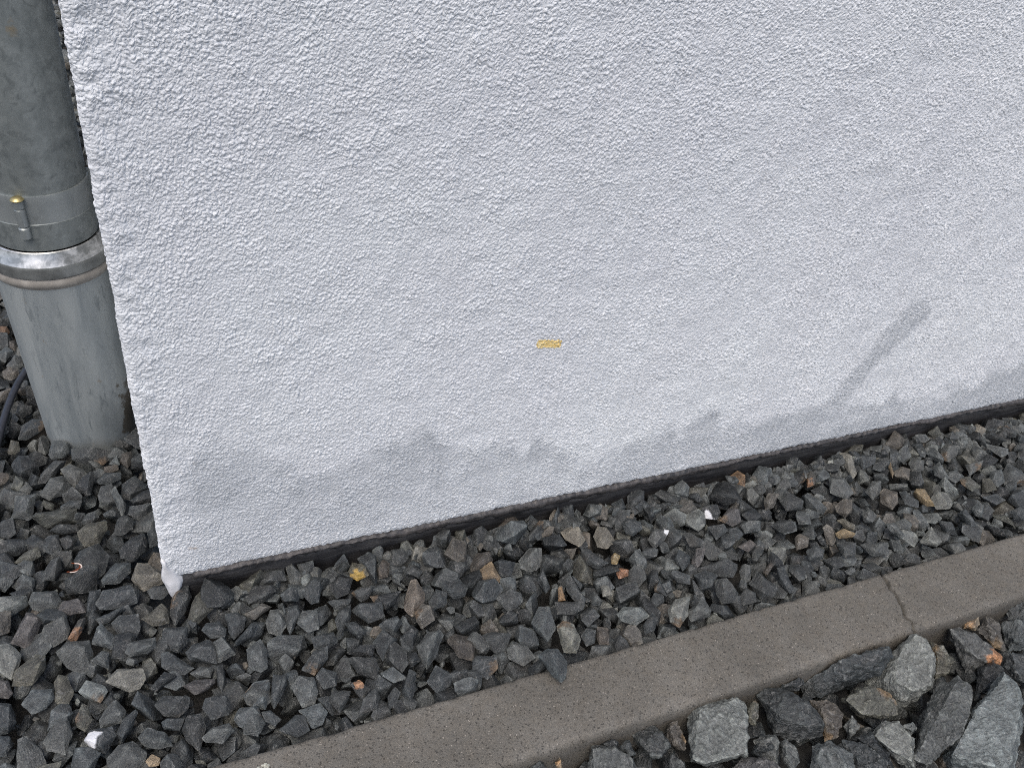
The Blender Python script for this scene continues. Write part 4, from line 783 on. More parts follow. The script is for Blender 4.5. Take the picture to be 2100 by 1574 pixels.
SMALL_LABELS = ['dark grey irregular stone just right of the pale tan grey knobbly stone', 'dark grey irregular stone behind the narrow orange sliver', 'dark grey irregular stone behind and right of the dark brown stone', 'dark grey irregular stone just left of the small stone with an orange brown', 'dark grey irregular stone in front and left of the long wedge shaped dark grey stone', 'dark grey irregular stone just right of the flat grey triangular stone', 'dark grey irregular stone just right of the pale beige angular stone', 'dark grey irregular stone right of the upright blue grey splinter', 'dark grey irregular stone in front and left of the dark brown stone', 'dark grey irregular stone just in front of the rust red shard', 'dark grey irregular stone behind and left of the small ochre stone', 'dark grey irregular stone just in front of the orange tan wedge', 'dark grey irregular stone just in front and left of the rust brown rounded stone', 'dark grey irregular stone left of the grey stone', 'dark grey irregular stone just left of the dark stone', 'dark grey irregular stone in front and right of the broad pale beige stone', 'dark grey irregular stone just behind and left of the upright blue grey splinter', 'dark grey irregular stone just behind and right of the small tan sliver', 'dark grey irregular stone just left of the purplish grey stone with a brown underside', 'dark grey irregular stone just left of the dark brown stone', 'dark grey irregular stone right of the brownish olive wedge', 'dark grey irregular stone left of the small ochre stone', 'dark grey irregular stone just in front and left of the blocky nearly square grey stone', 'dark grey irregular stone just left of the long olive brown stone']
PROTO = "248,580,-338;805,346,270;-159,-534,-524;-990,180,423;446,-603,183;-810,416,-252;255,-57,753;-741,-403,-287;945,76,-228|-450,-184,552;317,-775,-421;-833,34,-196;1087,-64,434;-603,198,308;-302,172,-687;-314,740,-55;121,-955,351;-146,750,445;912,343,-15;717,246,-426;-506,-504,-289|-1010,-93,126;419,-411,182;-191,-580,-22;-840,424,333;90,543,496;751,-297,-79;-313,229,-568;946,601,-120;148,-416,-348|-75,-287,601;471,529,370;699,-360,115;122,237,667;852,211,357;-825,498,-45;-630,239,-471;255,-308,-450;544,701,-158;-876,-345,67;-65,15,-589;111,-669,-117;-583,-461,-348|346,855,-214;-735,274,102;781,-418,-398;-173,-587,-459;-687,-592,224;-46,-690,370;-362,698,203;877,460,171|722,-279,66;-851,206,452;-89,-592,-417;-755,-502,112;580,-93,450;443,-28,-606;-26,-854,276;-131,248,528;-65,609,240;-403,392,-392;191,368,-575;384,524,-135|-360,-172,-402;645,-84,405;228,-602,-434;-822,107,-77;-452,-562,396;-220,793,254;988,-308,47;168,350,-519;347,-605,411;-864,-668,89;-760,690,80;328,715,103;775,345,-353|-263,-895,9;-877,-297,-16;284,305,500;66,763,-455;213,659,-80;470,-657,-250;-251,-292,449;737,-290,-48;-378,704,-108|-289,-315,-216;823,13,197;-247,-769,246;268,-729,-91;-937,-84,206;-401,735,-243;397,-119,-270;-511,748,151;898,520,20|405,229,-422;-231,610,-214;313,502,-176;-395,-653,-92;718,-1,1;-461,-425,314;195,-313,-246;205,-237,394;571,24,294;-1319,265,147|-758,449,-336;-630,-561,-89;17,-624,-341;-179,-755,231;808,-534,74;-472,-134,441;393,265,-500;774,194,285;419,216,490;-637,652,61;266,831,-317|-174,288,-530;501,-590,-398;316,-893,156;-563,615,182;-443,-841,-38;-228,644,491;-102,-372,-664;566,731,-246;875,-4,-343;-533,182,739;-302,-567,550;-615,402,-298;682,-532,277;19,936,122|-301,525,-403;353,-452,394;856,183,51;-228,-857,-250;-925,-443,-34;-361,186,565;303,-244,-431;721,-387,-2;-1093,199,87;322,776,302;353,513,-281|-81,501,-374;917,191,-43;544,313,388;-309,-516,429;-480,264,304;111,619,39;27,-803,-274;-729,-570,-468|862,57,350;435,-561,-65;-600,-150,110;-328,-20,-461;772,524,-205;24,-518,233;-742,286,135;-64,-414,-175;-359,797,77|741,416,338;-640,-47,-243;-160,-494,-236;129,695,70;538,-582,-52;-407,424,328;-783,-23,41;-537,345,-357;-15,-562,32;1134,-171,78|-375,752,159;27,706,-74;-214,642,-432;734,202,104;315,-124,-526;-676,330,-350;-207,-782,-162;-344,-222,-498;619,143,405;-144,-848,345;-881,62,406;-215,-391,606;642,-275,276;718,-197,-259|452,-569,-280;-757,193,-196;-886,74,77;516,414,36;-625,-603,132;463,158,267;-437,342,216;822,-334,185;452,325,-436|-204,-561,379;77,726,73;969,-181,94;-332,-724,-263;376,-491,-276;-331,541,-336;-519,-628,122;443,-629,345;300,289,-520;512,333,371;-91,453,402;-688,131,-378;-511,739,-13|-834,-128,-293;-315,541,203;931,-140,-93;752,102,283;-385,177,-657;576,-226,-568;72,77,526;-557,-650,-56;-578,-261,325;337,508,330|800,-382,-292;-883,-120,369;237,518,345;-307,725,-201;307,531,-370;-794,338,-30;475,-268,475;31,-424,348;-147,-534,37;128,-496,-506;113,170,595;40,-58,-769|-399,-487,66;-259,-443,-598;-655,160,-397;570,203,491;-50,-425,495;846,531,91;-413,9,438;360,452,-586|322,-276,-452;181,626,-60;735,-36,488;-333,-800,93;-1143,54,-258;693,-461,255;-301,380,-443;-64,543,410;27,-514,583;663,-46,-189;76,69,-645;-855,461,217|-39,617,178;-614,-518,-241;384,133,-664;-206,393,522;191,-646,-44;758,194,497;-761,134,387;287,-307,-635|736,-219,63;-328,370,461;-153,-190,-423;111,47,470;222,259,-336;-28,-667,-258;386,490,257;-1163,-414,99;539,-336,-195;-321,659,-138|-255,511,-297;1057,-117,-35;-50,-265,-634;-230,554,253;471,337,517;132,-688,181;223,68,-618;-708,-372,152;-639,-27,483|-297,450,307;-496,-242,-533;-1170,44,-114;96,174,463;551,115,-174;272,557,-194;5,-464,373;513,200,182;640,-336,-166;-103,161,-585;-507,-492,184;497,-168,259|151,-977,-306;147,-11,508;529,-197,-472;-816,524,203;290,698,-162;-472,-558,510;-341,508,-493;513,14,212|251,151,581;-160,-632,183;882,-369,-211;466,-294,-512;69,676,247;-38,615,-371;378,-688,39;-652,-338,165;-524,208,-450;-494,-567,-165;632,345,-246;-709,-120,457;-556,339,303;453,677,-21|1003,259,-119;-368,148,530;172,714,223;967,-64,272;741,-220,-362;-596,752,-160;162,-822,326;-819,63,-56;-712,-387,-8;30,791,-196;-220,-952,8;-360,-282,-459|-366,-569,-373;359,-622,-195;-359,462,358;1041,-111,175;125,-36,-626;367,-603,582;779,252,537;-890,-263,-129;-240,615,-272;-930,108,297;-654,190,-398;767,577,44|-573,379,260;-134,-635,-197;-399,647,-86;140,-285,-504;379,555,213;-863,57,-198;690,-305,324;-38,-640,155;316,88,497;482,140,-464|182,119,336;698,114,-312;97,583,71;478,-364,-409;-96,611,-294;396,-668,78;-354,-393,220;-642,-307,-98;-378,411,270;428,-412,290;-811,305,-152|-528,-537,288;-428,-210,-427;716,-72,-366;933,33,5;-394,121,519;490,534,10;-827,235,-101;-90,554,280;-667,-663,-139;851,-348,260;-57,353,-328|-770,-264,-134;-240,-417,-506;500,-82,514;-78,807,-24;-283,198,-518;862,268,-411;-53,-301,493;-526,-56,579;936,-76,156;-254,-717,237;-95,638,-386|-292,658,-183;-804,486,-345;234,-657,-322;527,-540,-9;860,-100,-106;-46,-625,341;278,237,496;-411,26,683;450,589,-5;611,307,-382;-206,506,481;-696,-283,-511;-505,-604,-139"
SETTLED = """2 205 12395 -385 -38 -8 3 80  5 235 4338 -738 -116 -24 28 51  30 235 4012 -249 17 -44 -14 -29  25 145 8325 -259 -37 71 -23 -15
35 203 6155 -1542 -99 -33 -36 -21  12 166 -484 -515 -69 -4 -15 42  28 194 2979 -329 -17 8 -5 -30  29 157 2766 -2089 -38 41 42 -68
29 214 3047 -635 -88 12 -13 -66  1 211 -898 454 -77 54 7 42  4 170 4866 -255 -39 -5 -4 -96  5 235 3401 -983 -59 -6 56 -80
6 235 7186 -371 12 -2 -18 -43  16 190 3096 -1599 -84 68 -50 -14  32 192 3629 -2076 -85 42 70 -32  4 213 -322 -1308 -131 40 36 73
2 203 2155 -1498 -87 55 64 37  25 184 10531 -316 -72 15 -36 33  6 174 -1186 26 -43 -4 36 82  16 201 3254 -379 33 15 6 -66
31 181 1249 -390 -49 45 -71 17  11 180 4533 -485 -61 69 22 -56  1 167 -1628 1446 -49 -66 39 -52  22 157 6343 -210 -14 -4 22 -26
28 200 11336 -155 -178 32 8 39  28 148 -2350 7542 -328 -4 21 -56  0 195 2042 -1976 -322 3 -11 96  5 184 -1695 5565 -316 -8 -33 -47
0 121 1992 -2095 -270 -62 52 53  17 167 -374 2342 -356 11 5 93  16 115 -1392 112 -340 42 -38 30  8 235 2180 -1703 -346 3 -2 63
8 174 7120 -975 -349 2 17 -78  24 157 -1227 -1827 -344 2 7 -79  31 126 680 -237 -248 -14 -8 -13  7 153 96 -2021 -363 15 -3 56
22 220 -121 6200 -272 -12 -12 -30  24 123 -1364 2533 -349 -55 9 62  4 157 6434 -432 -302 -26 12 -95  13 148 -707 -1929 -359 5 15 -15
2 138 -1472 5077 -345 -7 14 76  33 222 -732 6692 -309 6 -11 -98  12 109 1445 -1009 -350 -4 -98 -19  25 211 -2353 5331 -300 54 10 44
7 229 -2705 4541 -343 -2 -15 -76  25 235 -1260 5649 -312 -40 48 -29  25 168 -461 5066 -336 -42 -39 78  34 229 8942 -1343 -276 32 -37 83
3 180 13364 -1908 -312 -7 -26 94  3 220 -2785 509 -291 -18 -20 74  30 169 9270 -1851 -312 36 3 -80  24 124 9656 -2091 -367 79 -47 -22
15 170 581 -1482 -369 12 3 -93  29 182 -609 909 -338 2 11 -98  32 176 11468 -2055 -332 -8 -32 -93  11 155 -1192 6408 -315 40 -8 83
29 112 -1708 105 -308 -67 44 15  20 146 3122 -875 -312 59 -11 -34  17 142 6420 -49 -228 -81 -2 0  33 207 1548 -803 -326 -8 -2 41
27 142 -425 4885 -353 23 -43 8  27 165 -78 7016 -208 -47 6 87  2 147 10060 -1065 -338 -19 14 94  24 235 -1668 6925 -316 15 -4 -99
15 202 -80 -364 -362 12 3 -92  17 163 6577 -119 -234 18 0 64  22 116 -980 2602 -351 15 -28 -58  19 109 -2184 1612 -372 -8 90 42
0 235 -798 5444 -302 -7 4 21  9 141 -1437 -620 -368 16 0 97  25 114 8703 -1038 -343 37 -25 -82  21 219 4013 -1995 -359 66 9 -44
33 120 -985 1476 -351 -25 -23 87  26 183 4682 -606 -296 46 12 -87  35 95 -475 7004 -364 8 6 -33  23 191 6246 -1081 -353 -39 16 -86
8 127 -2492 -121 -373 -2 -3 -86  11 150 -1868 5684 -294 18 -47 -82  6 159 2270 -1409 -322 26 -11 93  19 235 -1099 6880 -324 -24 42 -49
23 210 11912 -864 -348 -25 -37 18  26 179 4654 -957 -334 47 34 45  11 194 -620 4202 -299 13 -71 4  1 152 5646 -112 -188 -6 -28 -85
2 164 -1933 3603 -326 88 -4 -2  9 182 -2169 -967 -357 -6 -15 -57  9 118 13015 -699 -374 -10 -12 -78  33 127 -1535 -1686 -356 -5 -6 87
29 198 -2058 595 -332 -3 11 -81  32 95 3055 -313 -289 7 -6 74  7 121 3686 -1371 -372 14 6 94  3 132 5257 -102 -216 -16 -17 89
30 165 -316 155 -311 16 -11 52  22 138 -2314 -1713 -341 27 -18 -26  19 174 2978 -986 -345 -48 -7 49  27 119 -988 6626 -361 14 -47 -9
19 159 1406 -1978 -332 -60 76 26  11 178 -2249 4798 -305 45 6 88  26 158 4897 -1915 -331 -44 -42 32  33 153 -72 3853 -335 -21 -13 58
34 162 -2102 4129 -337 15 56 61  25 123 -500 7551 -354 -37 -40 82  10 126 264 -1858 -354 9 -3 65  17 148 13275 -1390 -371 77 -64 0
34 151 10462 -628 -341 -95 -14 8  31 157 -1385 -333 -345 -18 -9 -6  19 150 3784 -1528 -330 26 16 72  16 141 9069 -243 -229 -41 21 28
22 116 12088 -1859 -347 -42 -8 72  31 131 13580 -1132 -285 -74 -11 -66  1 124 -1537 4390 -206 -43 54 -56  3 202 8312 -158 -178 44 15 -83
0 155 -1276 7478 -294 76 -20 -60  4 182 2524 -162 -231 -24 9 -93  24 174 12470 -762 -335 -15 2 95  2 235 -251 2539 -295 12 -15 -65
35 120 -546 7716 -337 -49 72 6  9 235 -1709 6311 -344 16 -1 95  34 114 1281 -981 -356 53 -17 -61  31 201 10121 -407 -270 -3 -16 65
14 189 11993 -1284 -323 -27 16 -57  12 123 9682 -375 -288 11 -10 41  22 174 3957 -603 -315 -52 -7 72  14 217 4539 -1545 -334 13 15 -12
18 170 1732 -934 -301 26 68 -65  29 148 13085 -1918 -339 89 -45 -10  20 158 -1961 118 -328 64 43 22  34 116 -332 1670 -347 -74 -13 -48
6 142 6145 -817 -325 -8 -33 -40  15 163 4228 -1276 -363 -21 -15 94  6 209 -753 5778 -308 -2 -8 -76  24 120 -2347 -803 -356 1 -25 44
2 152 -364 7479 -337 -45 -38 41  14 208 -2241 1318 -337 20 1 -80  23 218 9491 -1745 -346 -41 -11 -53  9 226 -1856 5286 -346 0 -16 -23
7 130 -803 6301 -369 7 -13 -24  9 217 -2313 2209 -291 2 20 -96  24 163 -2599 6008 -342 -6 7 -71  10 167 -392 7154 -337 -4 -8 -88
13 188 -118 -28 -346 -9 12 71  6 95 1245 -1903 -351 1 -44 89  8 146 -2280 5520 -367 1 -4 -54  28 182 11820 -1147 -320 1 -21 -78
19 167 11323 -1409 -347 -16 46 -62  33 167 8714 -1321 -331 -17 21 -44  6 152 -1091 2735 -334 7 -4 38  1 202 -156 6731 -285 -45 -8 29
26 190 10436 -1887 -318 -2 28 -8  26 150 1060 -1576 -312 -12 -23 4  15 219 12267 -176 -239 -12 4 96  1 137 -1485 5529 -315 -46 -16 -42
23 175 -1739 6024 -358 25 -34 88  13 151 -2683 2613 -358 -7 14 59  13 123 -592 -656 -346 -44 -53 18  15 227 3320 -785 -357 -7 10 63
22 176 -1362 4083 -324 -2 -32 -89  32 173 -2235 -664 -349 -4 -16 -67  34 97 570 -1676 -347 -2 20 -90  29 120 -73 -609 -355 -1 16 -81
16 122 -172 7006 -339 10 25 88  35 231 -1852 1076 -305 5 8 15  34 158 10376 -105 -216 49 15 -24  1 157 13184 -321 -231 -4 13 59
16 235 2909 -1675 -288 -4 2 -88  7 191 -2262 6328 -353 14 6 93  17 215 10203 -1737 -342 9 -8 4  12 119 4579 -816 -358 -9 -7 -98
15 197 -1973 4858 -364 0 12 12  12 100 -2648 1813 -365 12 -2 78  25 194 5286 -1429 -322 -1 -43 6  21 206 13430 -714 -353 -79 -1 -19
17 190 8328 -1290 -345 -2 -18 -80  1 216 9867 -1245 -282 -12 44 -80  24 179 -2450 7001 -317 21 -17 9  3 109 -322 7339 -348 -26 -4 19
10 158 4828 -1383 -341 1 -10 -47  34 136 6499 -2006 -338 4 2 -73  14 168 -2698 723 -329 3 33 34  30 177 7893 -1582 -312 -22 24 -23
35 207 -1627 290 -313 -7 -8 76  18 235 -1800 7639 -289 20 -2 -79  7 235 6143 -1302 -300 -26 12 84  31 131 -2480 49 -355 -18 -7 -16
8 225 -990 -2017 -349 0 -4 -45  16 142 -2221 3604 -321 2 51 73  20 162 5939 -1457 -333 46 6 78  9 171 -2836 4317 -360 16 3 99
24 97 -551 1101 -364 71 68 15  32 221 8170 -505 -308 4 -9 44  2 141 -1038 5055 -345 -12 11 91  17 152 -2340 28 -370 83 -56 1
1 131 -425 5262 -325 12 -2 -52  2 132 12558 -632 -331 -16 47 86  23 182 11118 -459 -280 -55 30 4  7 140 -2007 3247 -368 14 7 94
13 110 -2041 -670 -356 -51 -31 -36  18 103 11129 -1161 -360 52 -74 27  9 154 -1209 317 -365 13 -10 61  13 138 -203 -1061 -362 3 15 -6
21 153 -2092 6986 -373 35 56 17  2 217 12062 -337 -230 -54 24 -45  4 156 4342 -52 -173 -44 -53 -50  32 164 1742 -119 -234 8 -5 84
15 144 4816 -584 -366 13 9 -97  31 148 7080 -791 -348 -20 4 -66  27 145 -989 5785 -349 20 -50 -4  9 182 -1294 -1353 -338 19 2 -24
17 139 -2641 1990 -364 12 3 86  29 172 -2390 1981 -342 -11 0 31  7 111 -1302 -966 -374 -2 -15 -75  18 182 10965 -1215 -325 15 -3 -43
19 135 -1020 1024 -345 -5 69 70  13 127 8133 -838 -365 8 13 -35  18 201 -387 -1429 -298 -50 36 14  27 177 3025 -1377 -340 26 -41 15
24 149 9488 -130 -227 -9 13 85  30 235 12563 -235 -178 -33 -4 50  26 155 4962 -1771 -334 -2 28 -8  0 144 -868 -1606 -342 -10 -2 94
9 185 10963 -1510 -356 -13 -9 -91  3 170 -2848 3556 -297 14 7 0  7 186 11725 -2041 -354 -2 -15 -76  29 123 -1132 1325 -361 -7 9 -52
1 193 2339 -1987 -295 9 11 -30  2 167 10815 -1947 -348 98 12 -4  28 194 -2094 7498 -300 -7 11 -96  13 125 -250 7672 -366 15 3 -91
8 235 -1525 4339 -328 -11 -15 -72  31 159 3022 -2057 -344 -16 12 -90  2 139 3750 -2015 -343 10 -58 81  17 183 9185 -1106 -340 -58 29 -41
12 169 13714 -812 -262 67 30 55  24 235 -2505 -1061 -317 7 14 -24  8 108 -520 6116 -374 10 -1 93  8 150 259 -2059 -344 -10 -2 -54
26 104 5760 -1148 -364 41 41 56  8 114 1158 -367 -258 -47 -8 -86  3 141 8358 -1931 -331 -13 18 -26  27 136 1917 -833 -355 23 -43 9
25 194 12943 -874 -322 37 -22 81  22 156 -850 6971 -333 29 -15 -15  10 117 13008 -2086 -347 -9 -5 -11  8 173 7442 -324 -279 3 -2 45
31 136 -2128 5348 -352 82 41 40  18 206 7345 -1368 -317 10 -2 34  34 116 -1649 1969 -356 35 -46 -80  28 107 9090 -388 -277 -72 64 -16
4 228 6195 -474 -299 -25 6 -89  34 135 1666 -1782 -312 -40 -78 -44  13 132 -1285 5844 -325 -74 -20 45  9 220 -2852 3848 -348 13 -9 67
14 170 769 -1715 -349 -11 16 91  33 217 2268 -1173 -205 18 27 7  30 130 537 -1185 -323 18 13 96  30 160 -1179 7181 -314 12 -10 64
19 148 3563 -1233 -353 6 49 -82  27 235 6327 -1482 -319 49 -2 80  22 120 12383 -1023 -346 -26 -96 3  18 167 11503 -1832 -331 15 -2 -38
14 139 4094 -650 -325 0 52 30  12 194 -2283 -175 -325 15 -3 82  0 184 1355 -766 -292 6 55 56  7 152 934 -467 -323 15 0 72
34 218 -2446 5666 -289 -56 11 -77  33 135 -2544 1036 -346 27 -46 -83  23 166 -383 4091 -360 -21 -38 20  35 219 -2779 5064 -310 4 9 22
14 109 -2528 3483 -369 18 9 -46  18 166 -1106 4066 -332 7 -10 -79  27 198 11955 -2010 -317 9 -4 19  1 235 3456 -1995 -268 3 12 35
4 191 -2652 6595 -348 -25 -8 -56  11 186 -1680 3462 -269 -54 -26 -6  23 175 -274 425 -358 -41 10 -82  25 189 3752 -1204 -330 -56 -27 63
19 151 3516 -1103 -318 -96 14 18  31 120 7488 -762 -357 0 -21 83  28 129 2523 -1506 -340 58 77 24  31 235 -119 2154 -316 -9 -16 45
2 125 -1068 2368 -371 97 -16 3  16 206 5015 -458 -240 52 46 7  18 187 13675 -1477 -291 38 9 -67  26 152 8888 -351 -271 14 -97 1
2 235 3961 -126 -176 23 -11 -2  24 175 12812 -109 -214 -2 -27 27  11 203 11875 -1466 -298 -11 12 -2  9 153 -1732 4978 -360 -3 -13 -87
11 95 3383 -1093 -361 -96 -8 26  24 180 9348 -2068 -322 18 16 2  5 183 -2838 1943 -317 19 -2 91  8 206 -2476 3895 -353 0 -4 -48
14 108 2427 -1634 -328 -55 -76 5  4 111 4423 -1032 -372 -25 7 -90  33 212 -2030 -1143 -324 -8 0 26  24 167 2024 -1436 -338 -2 -22 43
7 164 115 -723 -361 2 -15 -57  9 151 -1786 2063 -354 -81 -57 11  29 95 6712 -675 -360 -15 97 -14  35 184 1074 -1291 -325 6 7 -3
17 150 2088 -1319 -355 21 17 94  14 194 2745 -819 -341 18 9 -47  27 132 7723 -2067 -349 37 11 91  30 151 10669 -207 -198 -33 29 -38
16 235 -1783 -57 -288 0 -5 88  31 197 -1685 -1446 -330 -14 12 -94  9 121 11209 -1615 -360 71 4 -32  34 235 12672 -1303 -290 -1 5 32
12 139 -1580 1249 -321 -35 -61 43  0 184 -2911 6713 -327 -4 -11 65  7 228 -1391 3039 -343 14 7 95  25 146 -1315 2415 -342 41 -12 89
12 153 11593 -1104 -345 10 -5 55  20 151 2364 -340 -199 67 -24 47  7 156 7040 -1842 -363 -9 -12 -98  1 120 5413 -705 -323 60 -64 -1
15 132 2387 -1581 -360 -12 32 -45  30 213 13542 -497 -267 -27 -20 82  16 185 -1089 4839 -307 6 11 -99  23 152 -862 6808 -336 -9 62 -59
11 163 12207 -1703 -297 81 -14 49  27 193 -2089 6789 -329 -38 -85 36  14 137 -2328 3156 -360 -4 20 70  14 159 -1581 1819 -353 19 5 -64
21 103 -1300 3303 -350 62 78 0  11 198 -2567 4837 -300 7 14 -93  7 159 8535 -1249 -362 4 -15 -47  12 184 5403 -1958 -317 -16 5 26
35 122 -2533 2108 -334 72 -36 45  8 229 12163 -694 -348 0 -4 -50  22 138 -74 6427 -296 69 30 63  34 206 -2198 6545 -300 -6 0 75
26 235 -1720 -1807 -312 55 17 22  7 197 -1584 2581 -351 -5 -14 -86  25 235 -1877 1671 -292 -25 -22 -50  30 131 5604 -643 -333 -30 22 91
34 179 -867 4916 -330 0 58 73  34 235 -2547 2407 -290 4 2 -90  28 188 8987 -1784 -310 15 -21 -53  10 125 4356 -1434 -346 -1 -24 -61
26 174 11667 -1449 -310 46 55 -68  32 157 -1127 -1182 -355 -3 -16 -66  18 162 5920 -441 -259 -37 -32 64  2 111 -2344 282 -358 38 6 68
23 235 517 -1851 -342 -8 -42 44  9 194 -893 811 -354 1 -16 -18  19 174 12825 -1718 -345 -22 -44 87  24 121 -1018 6485 -349 -39 36 -13
23 235 12839 -1994 -342 -40 -14 -48  11 97 11420 -1254 -352 2 15 -77  32 183 -1329 5327 -346 6 -14 -6  20 235 -2310 2783 -289 -47 57 13
15 123 -2937 4973 -318 -83 -22 -51  7 207 -783 331 -349 6 -14 -32  24 235 -1413 -1553 -317 -14 7 96  8 221 8278 -1114 -324 -13 -26 -54
19 155 -1855 4648 -351 -27 -40 87  32 122 2669 -2077 -368 0 -100 -3  0 136 -2299 7017 -346 -12 1 89  9 165 976 -1451 -332 40 1 -74
3 113 -2106 1479 -348 -18 40 42  16 131 -2029 6376 -339 -2 -4 46  3 136 -2925 3138 -309 31 9 95  10 143 11002 -99 -178 -38 -64 52
5 126 2400 -1257 -344 18 -29 25  8 148 -1982 5751 -303 4 -66 -50  3 154 3417 -921 -264 -40 -40 32  14 134 -246 6039 -358 -9 14 85
32 186 475 -293 -244 -82 32 28  25 169 -2229 406 -310 24 -64 66  9 216 3039 -743 -349 3 -16 -6  2 166 9639 -1916 -315 35 44 43
4 147 -1442 7089 -361 -25 6 -90  29 200 5853 -1989 -304 29 4 -6  17 200 -651 2300 -341 21 -5 44  33 235 -1460 4671 -316 -6 5 -47
35 143 -2012 -804 -343 1 10 56  13 132 6101 -1494 -344 33 -52 74  35 121 6640 -1687 -352 7 5 -37  18 143 7627 -1483 -264 8 -8 15
13 157 -2576 -452 -355 13 8 -73  12 182 -1079 -1666 -326 -6 -2 79  29 117 -451 -28 -361 -6 10 -68  14 199 3440 -119 -203 -27 -10 14
31 186 10950 -747 -329 -22 -6 -8  15 169 -1996 4970 -244 8 12 -76  5 155 -391 7705 -274 60 3 68  31 150 6582 -579 -327 -51 6 18
28 104 5704 -791 -340 -27 -86 32  5 194 -2904 2856 -298 -73 -24 64  32 214 436 -85 -175 -61 57 40  19 162 -2918 6470 -268 -2 -71 -24
5 151 926 -650 -332 7 -34 -8  17 174 -812 -1285 -350 17 7 88  8 208 -840 5147 -345 -6 3 19  9 150 8087 -341 -218 56 -28 -34
12 178 -2596 1963 -244 16 -4 28  30 164 -2322 832 -316 -21 8 -64  25 173 -89 2701 -306 -69 47 -24  5 95 -433 -1873 -349 32 72 -61
22 235 1160 -2057 -290 -39 24 26  7 209 12724 -688 -348 9 -12 -13  0 131 3675 -1520 -325 -6 24 -79  8 192 -1899 3036 -357 -3 -2 -99
31 165 -448 -70 -141 10 -41 50  15 166 10604 -1670 -304 9 23 10  15 200 -1741 2817 -363 12 0 -98  1 179 10316 -1179 -269 22 56 80
28 186 -2731 4677 -202 -28 -19 -91  35 192 11814 -925 -197 4 52 74  4 203 4108 -2019 -256 -2 -6 -20  34 187 6874 -1020 -313 -1 5 38
19 115 -2260 4115 -365 -37 -32 80  28 191 10310 -946 -306 -14 16 -11  12 151 -1252 1186 -345 1 -12 -42  17 107 -429 504 -369 13 -23 -35
19 167 -1889 2496 -347 -32 -36 84  2 165 3377 -508 -289 35 37 66  27 148 -1110 1868 -351 49 -4 78  4 135 -684 6076 -364 -26 2 -82
25 186 10986 -537 -312 -30 -54 78  31 130 5715 -540 -317 -68 -12 72  34 159 7257 -1597 -338 51 -28 -68  14 215 -2227 3290 -323 26 1 -16
12 173 11302 -584 -305 -12 16 98  19 170 9060 -2073 -354 90 11 -9  28 160 -2390 5004 -316 17 -43 -84  8 164 7616 -1419 -364 2 -3 6
34 184 -1368 6231 -328 51 28 2  2 193 -403 6695 -326 -14 12 86  18 159 -2615 3699 -317 -59 28 26  7 235 5223 -825 -341 15 -1 67
25 235 3602 -811 -305 -32 -28 -63  28 167 -729 3973 -297 -32 14 -1  22 197 -505 1812 -306 -43 24 29  10 106 12981 -91 -190 -34 -46 36
20 235 1941 -1691 -219 -14 -59 -79  27 143 7145 -744 -238 28 37 -80  34 119 6639 -2100 -346 2 4 -24  8 234 8283 -1002 -264 -26 -8 23
23 183 566 -766 -355 -17 -39 24  28 125 13377 -1330 -318 87 0 -20  24 174 -1561 -1921 -328 4 41 -35  17 188 -2547 2742 -350 3 -12 -47
20 127 -1794 5838 -339 52 36 72  29 119 -2676 7082 -361 -11 1 27  35 174 -636 -535 -241 59 22 74  32 191 12508 -2037 -345 4 -9 42
7 162 -2592 4187 -357 15 4 94  26 234 -1457 5794 -296 -12 20 69  3 219 -2144 5787 -284 33 12 29  13 181 6367 -867 -348 12 10 -65
3 235 7495 -566 -278 18 40 -33  1 120 9819 -452 -300 -99 -13 4  17 122 -418 6427 -342 23 -78 -58  28 213 -1056 -1383 -302 23 -4 27
12 137 -1865 2276 -281 -57 41 -70  1 95 7523 -1725 -349 -34 38 -47  5 105 10785 -1798 -353 -2 -36 -28  13 132 -94 6037 -325 75 38 -28
29 207 -2355 1538 -306 11 -7 -83  15 186 -1074 -642 -356 -26 7 42  18 201 12413 -1218 -292 -13 -17 61  32 120 6842 -1583 -338 -24 -73 52
31 211 -686 2087 -285 -15 58 -36  28 155 -603 -135 -322 -91 -31 -1  22 170 -1048 3879 -304 0 -74 66  6 183 5582 -332 -119 -46 78 8
30 177 4996 -2084 -274 11 66 -74  29 142 -1004 6287 -353 3 11 -99  25 157 -2888 1222 -343 -32 54 -41  22 194 4718 -1177 -316 32 -3 21
9 196 -2707 3074 -322 -1 33 69  3 147 13125 -1204 -327 70 -47 -21  26 165 -1855 3398 -323 26 -20 -74  7 146 -2106 2712 -365 14 4 90
27 213 1298 -398 -235 -7 8 -4  17 195 3337 -1298 -347 12 1 77  1 137 -673 1160 -313 -49 -23 42  20 163 3430 -1637 -296 -77 -29 47
26 163 8717 -1550 -321 -80 -18 45  33 202 11579 -625 -328 -7 3 -19  21 154 -2407 5465 -264 -56 68 43  7 203 -940 6045 -350 3 -15 -52
13 195 -1402 -1787 -292 10 60 -76  32 142 -304 4997 -343 35 33 73  10 207 -1338 -2004 -297 30 10 -59  5 235 801 -2017 -292 -5 -34 -39
17 116 -2532 7413 -363 -36 -54 58  8 235 12703 -992 -346 -1 -4 -58  28 216 3220 -1513 -300 -3 11 -77  27 176 -2494 718 -314 -14 2 58
24 138 -1901 2825 -327 -20 -6 97  19 109 2556 -2008 -350 14 27 94  3 157 12819 -1053 -215 55 75 22  13 98 -403 4306 -374 -12 9 88
6 125 -2381 1046 -322 67 23 11  24 149 -2934 6087 -126 57 28 -77  7 188 -105 -260 -293 -6 -19 20  11 138 13271 -2069 -329 0 18 -82
8 140 5292 -2071 -355 -16 11 9  33 235 -473 -2050 -310 -12 6 -12  17 149 -1848 302 -361 7 -10 -15  19 228 11842 -185 -216 61 -67 -39
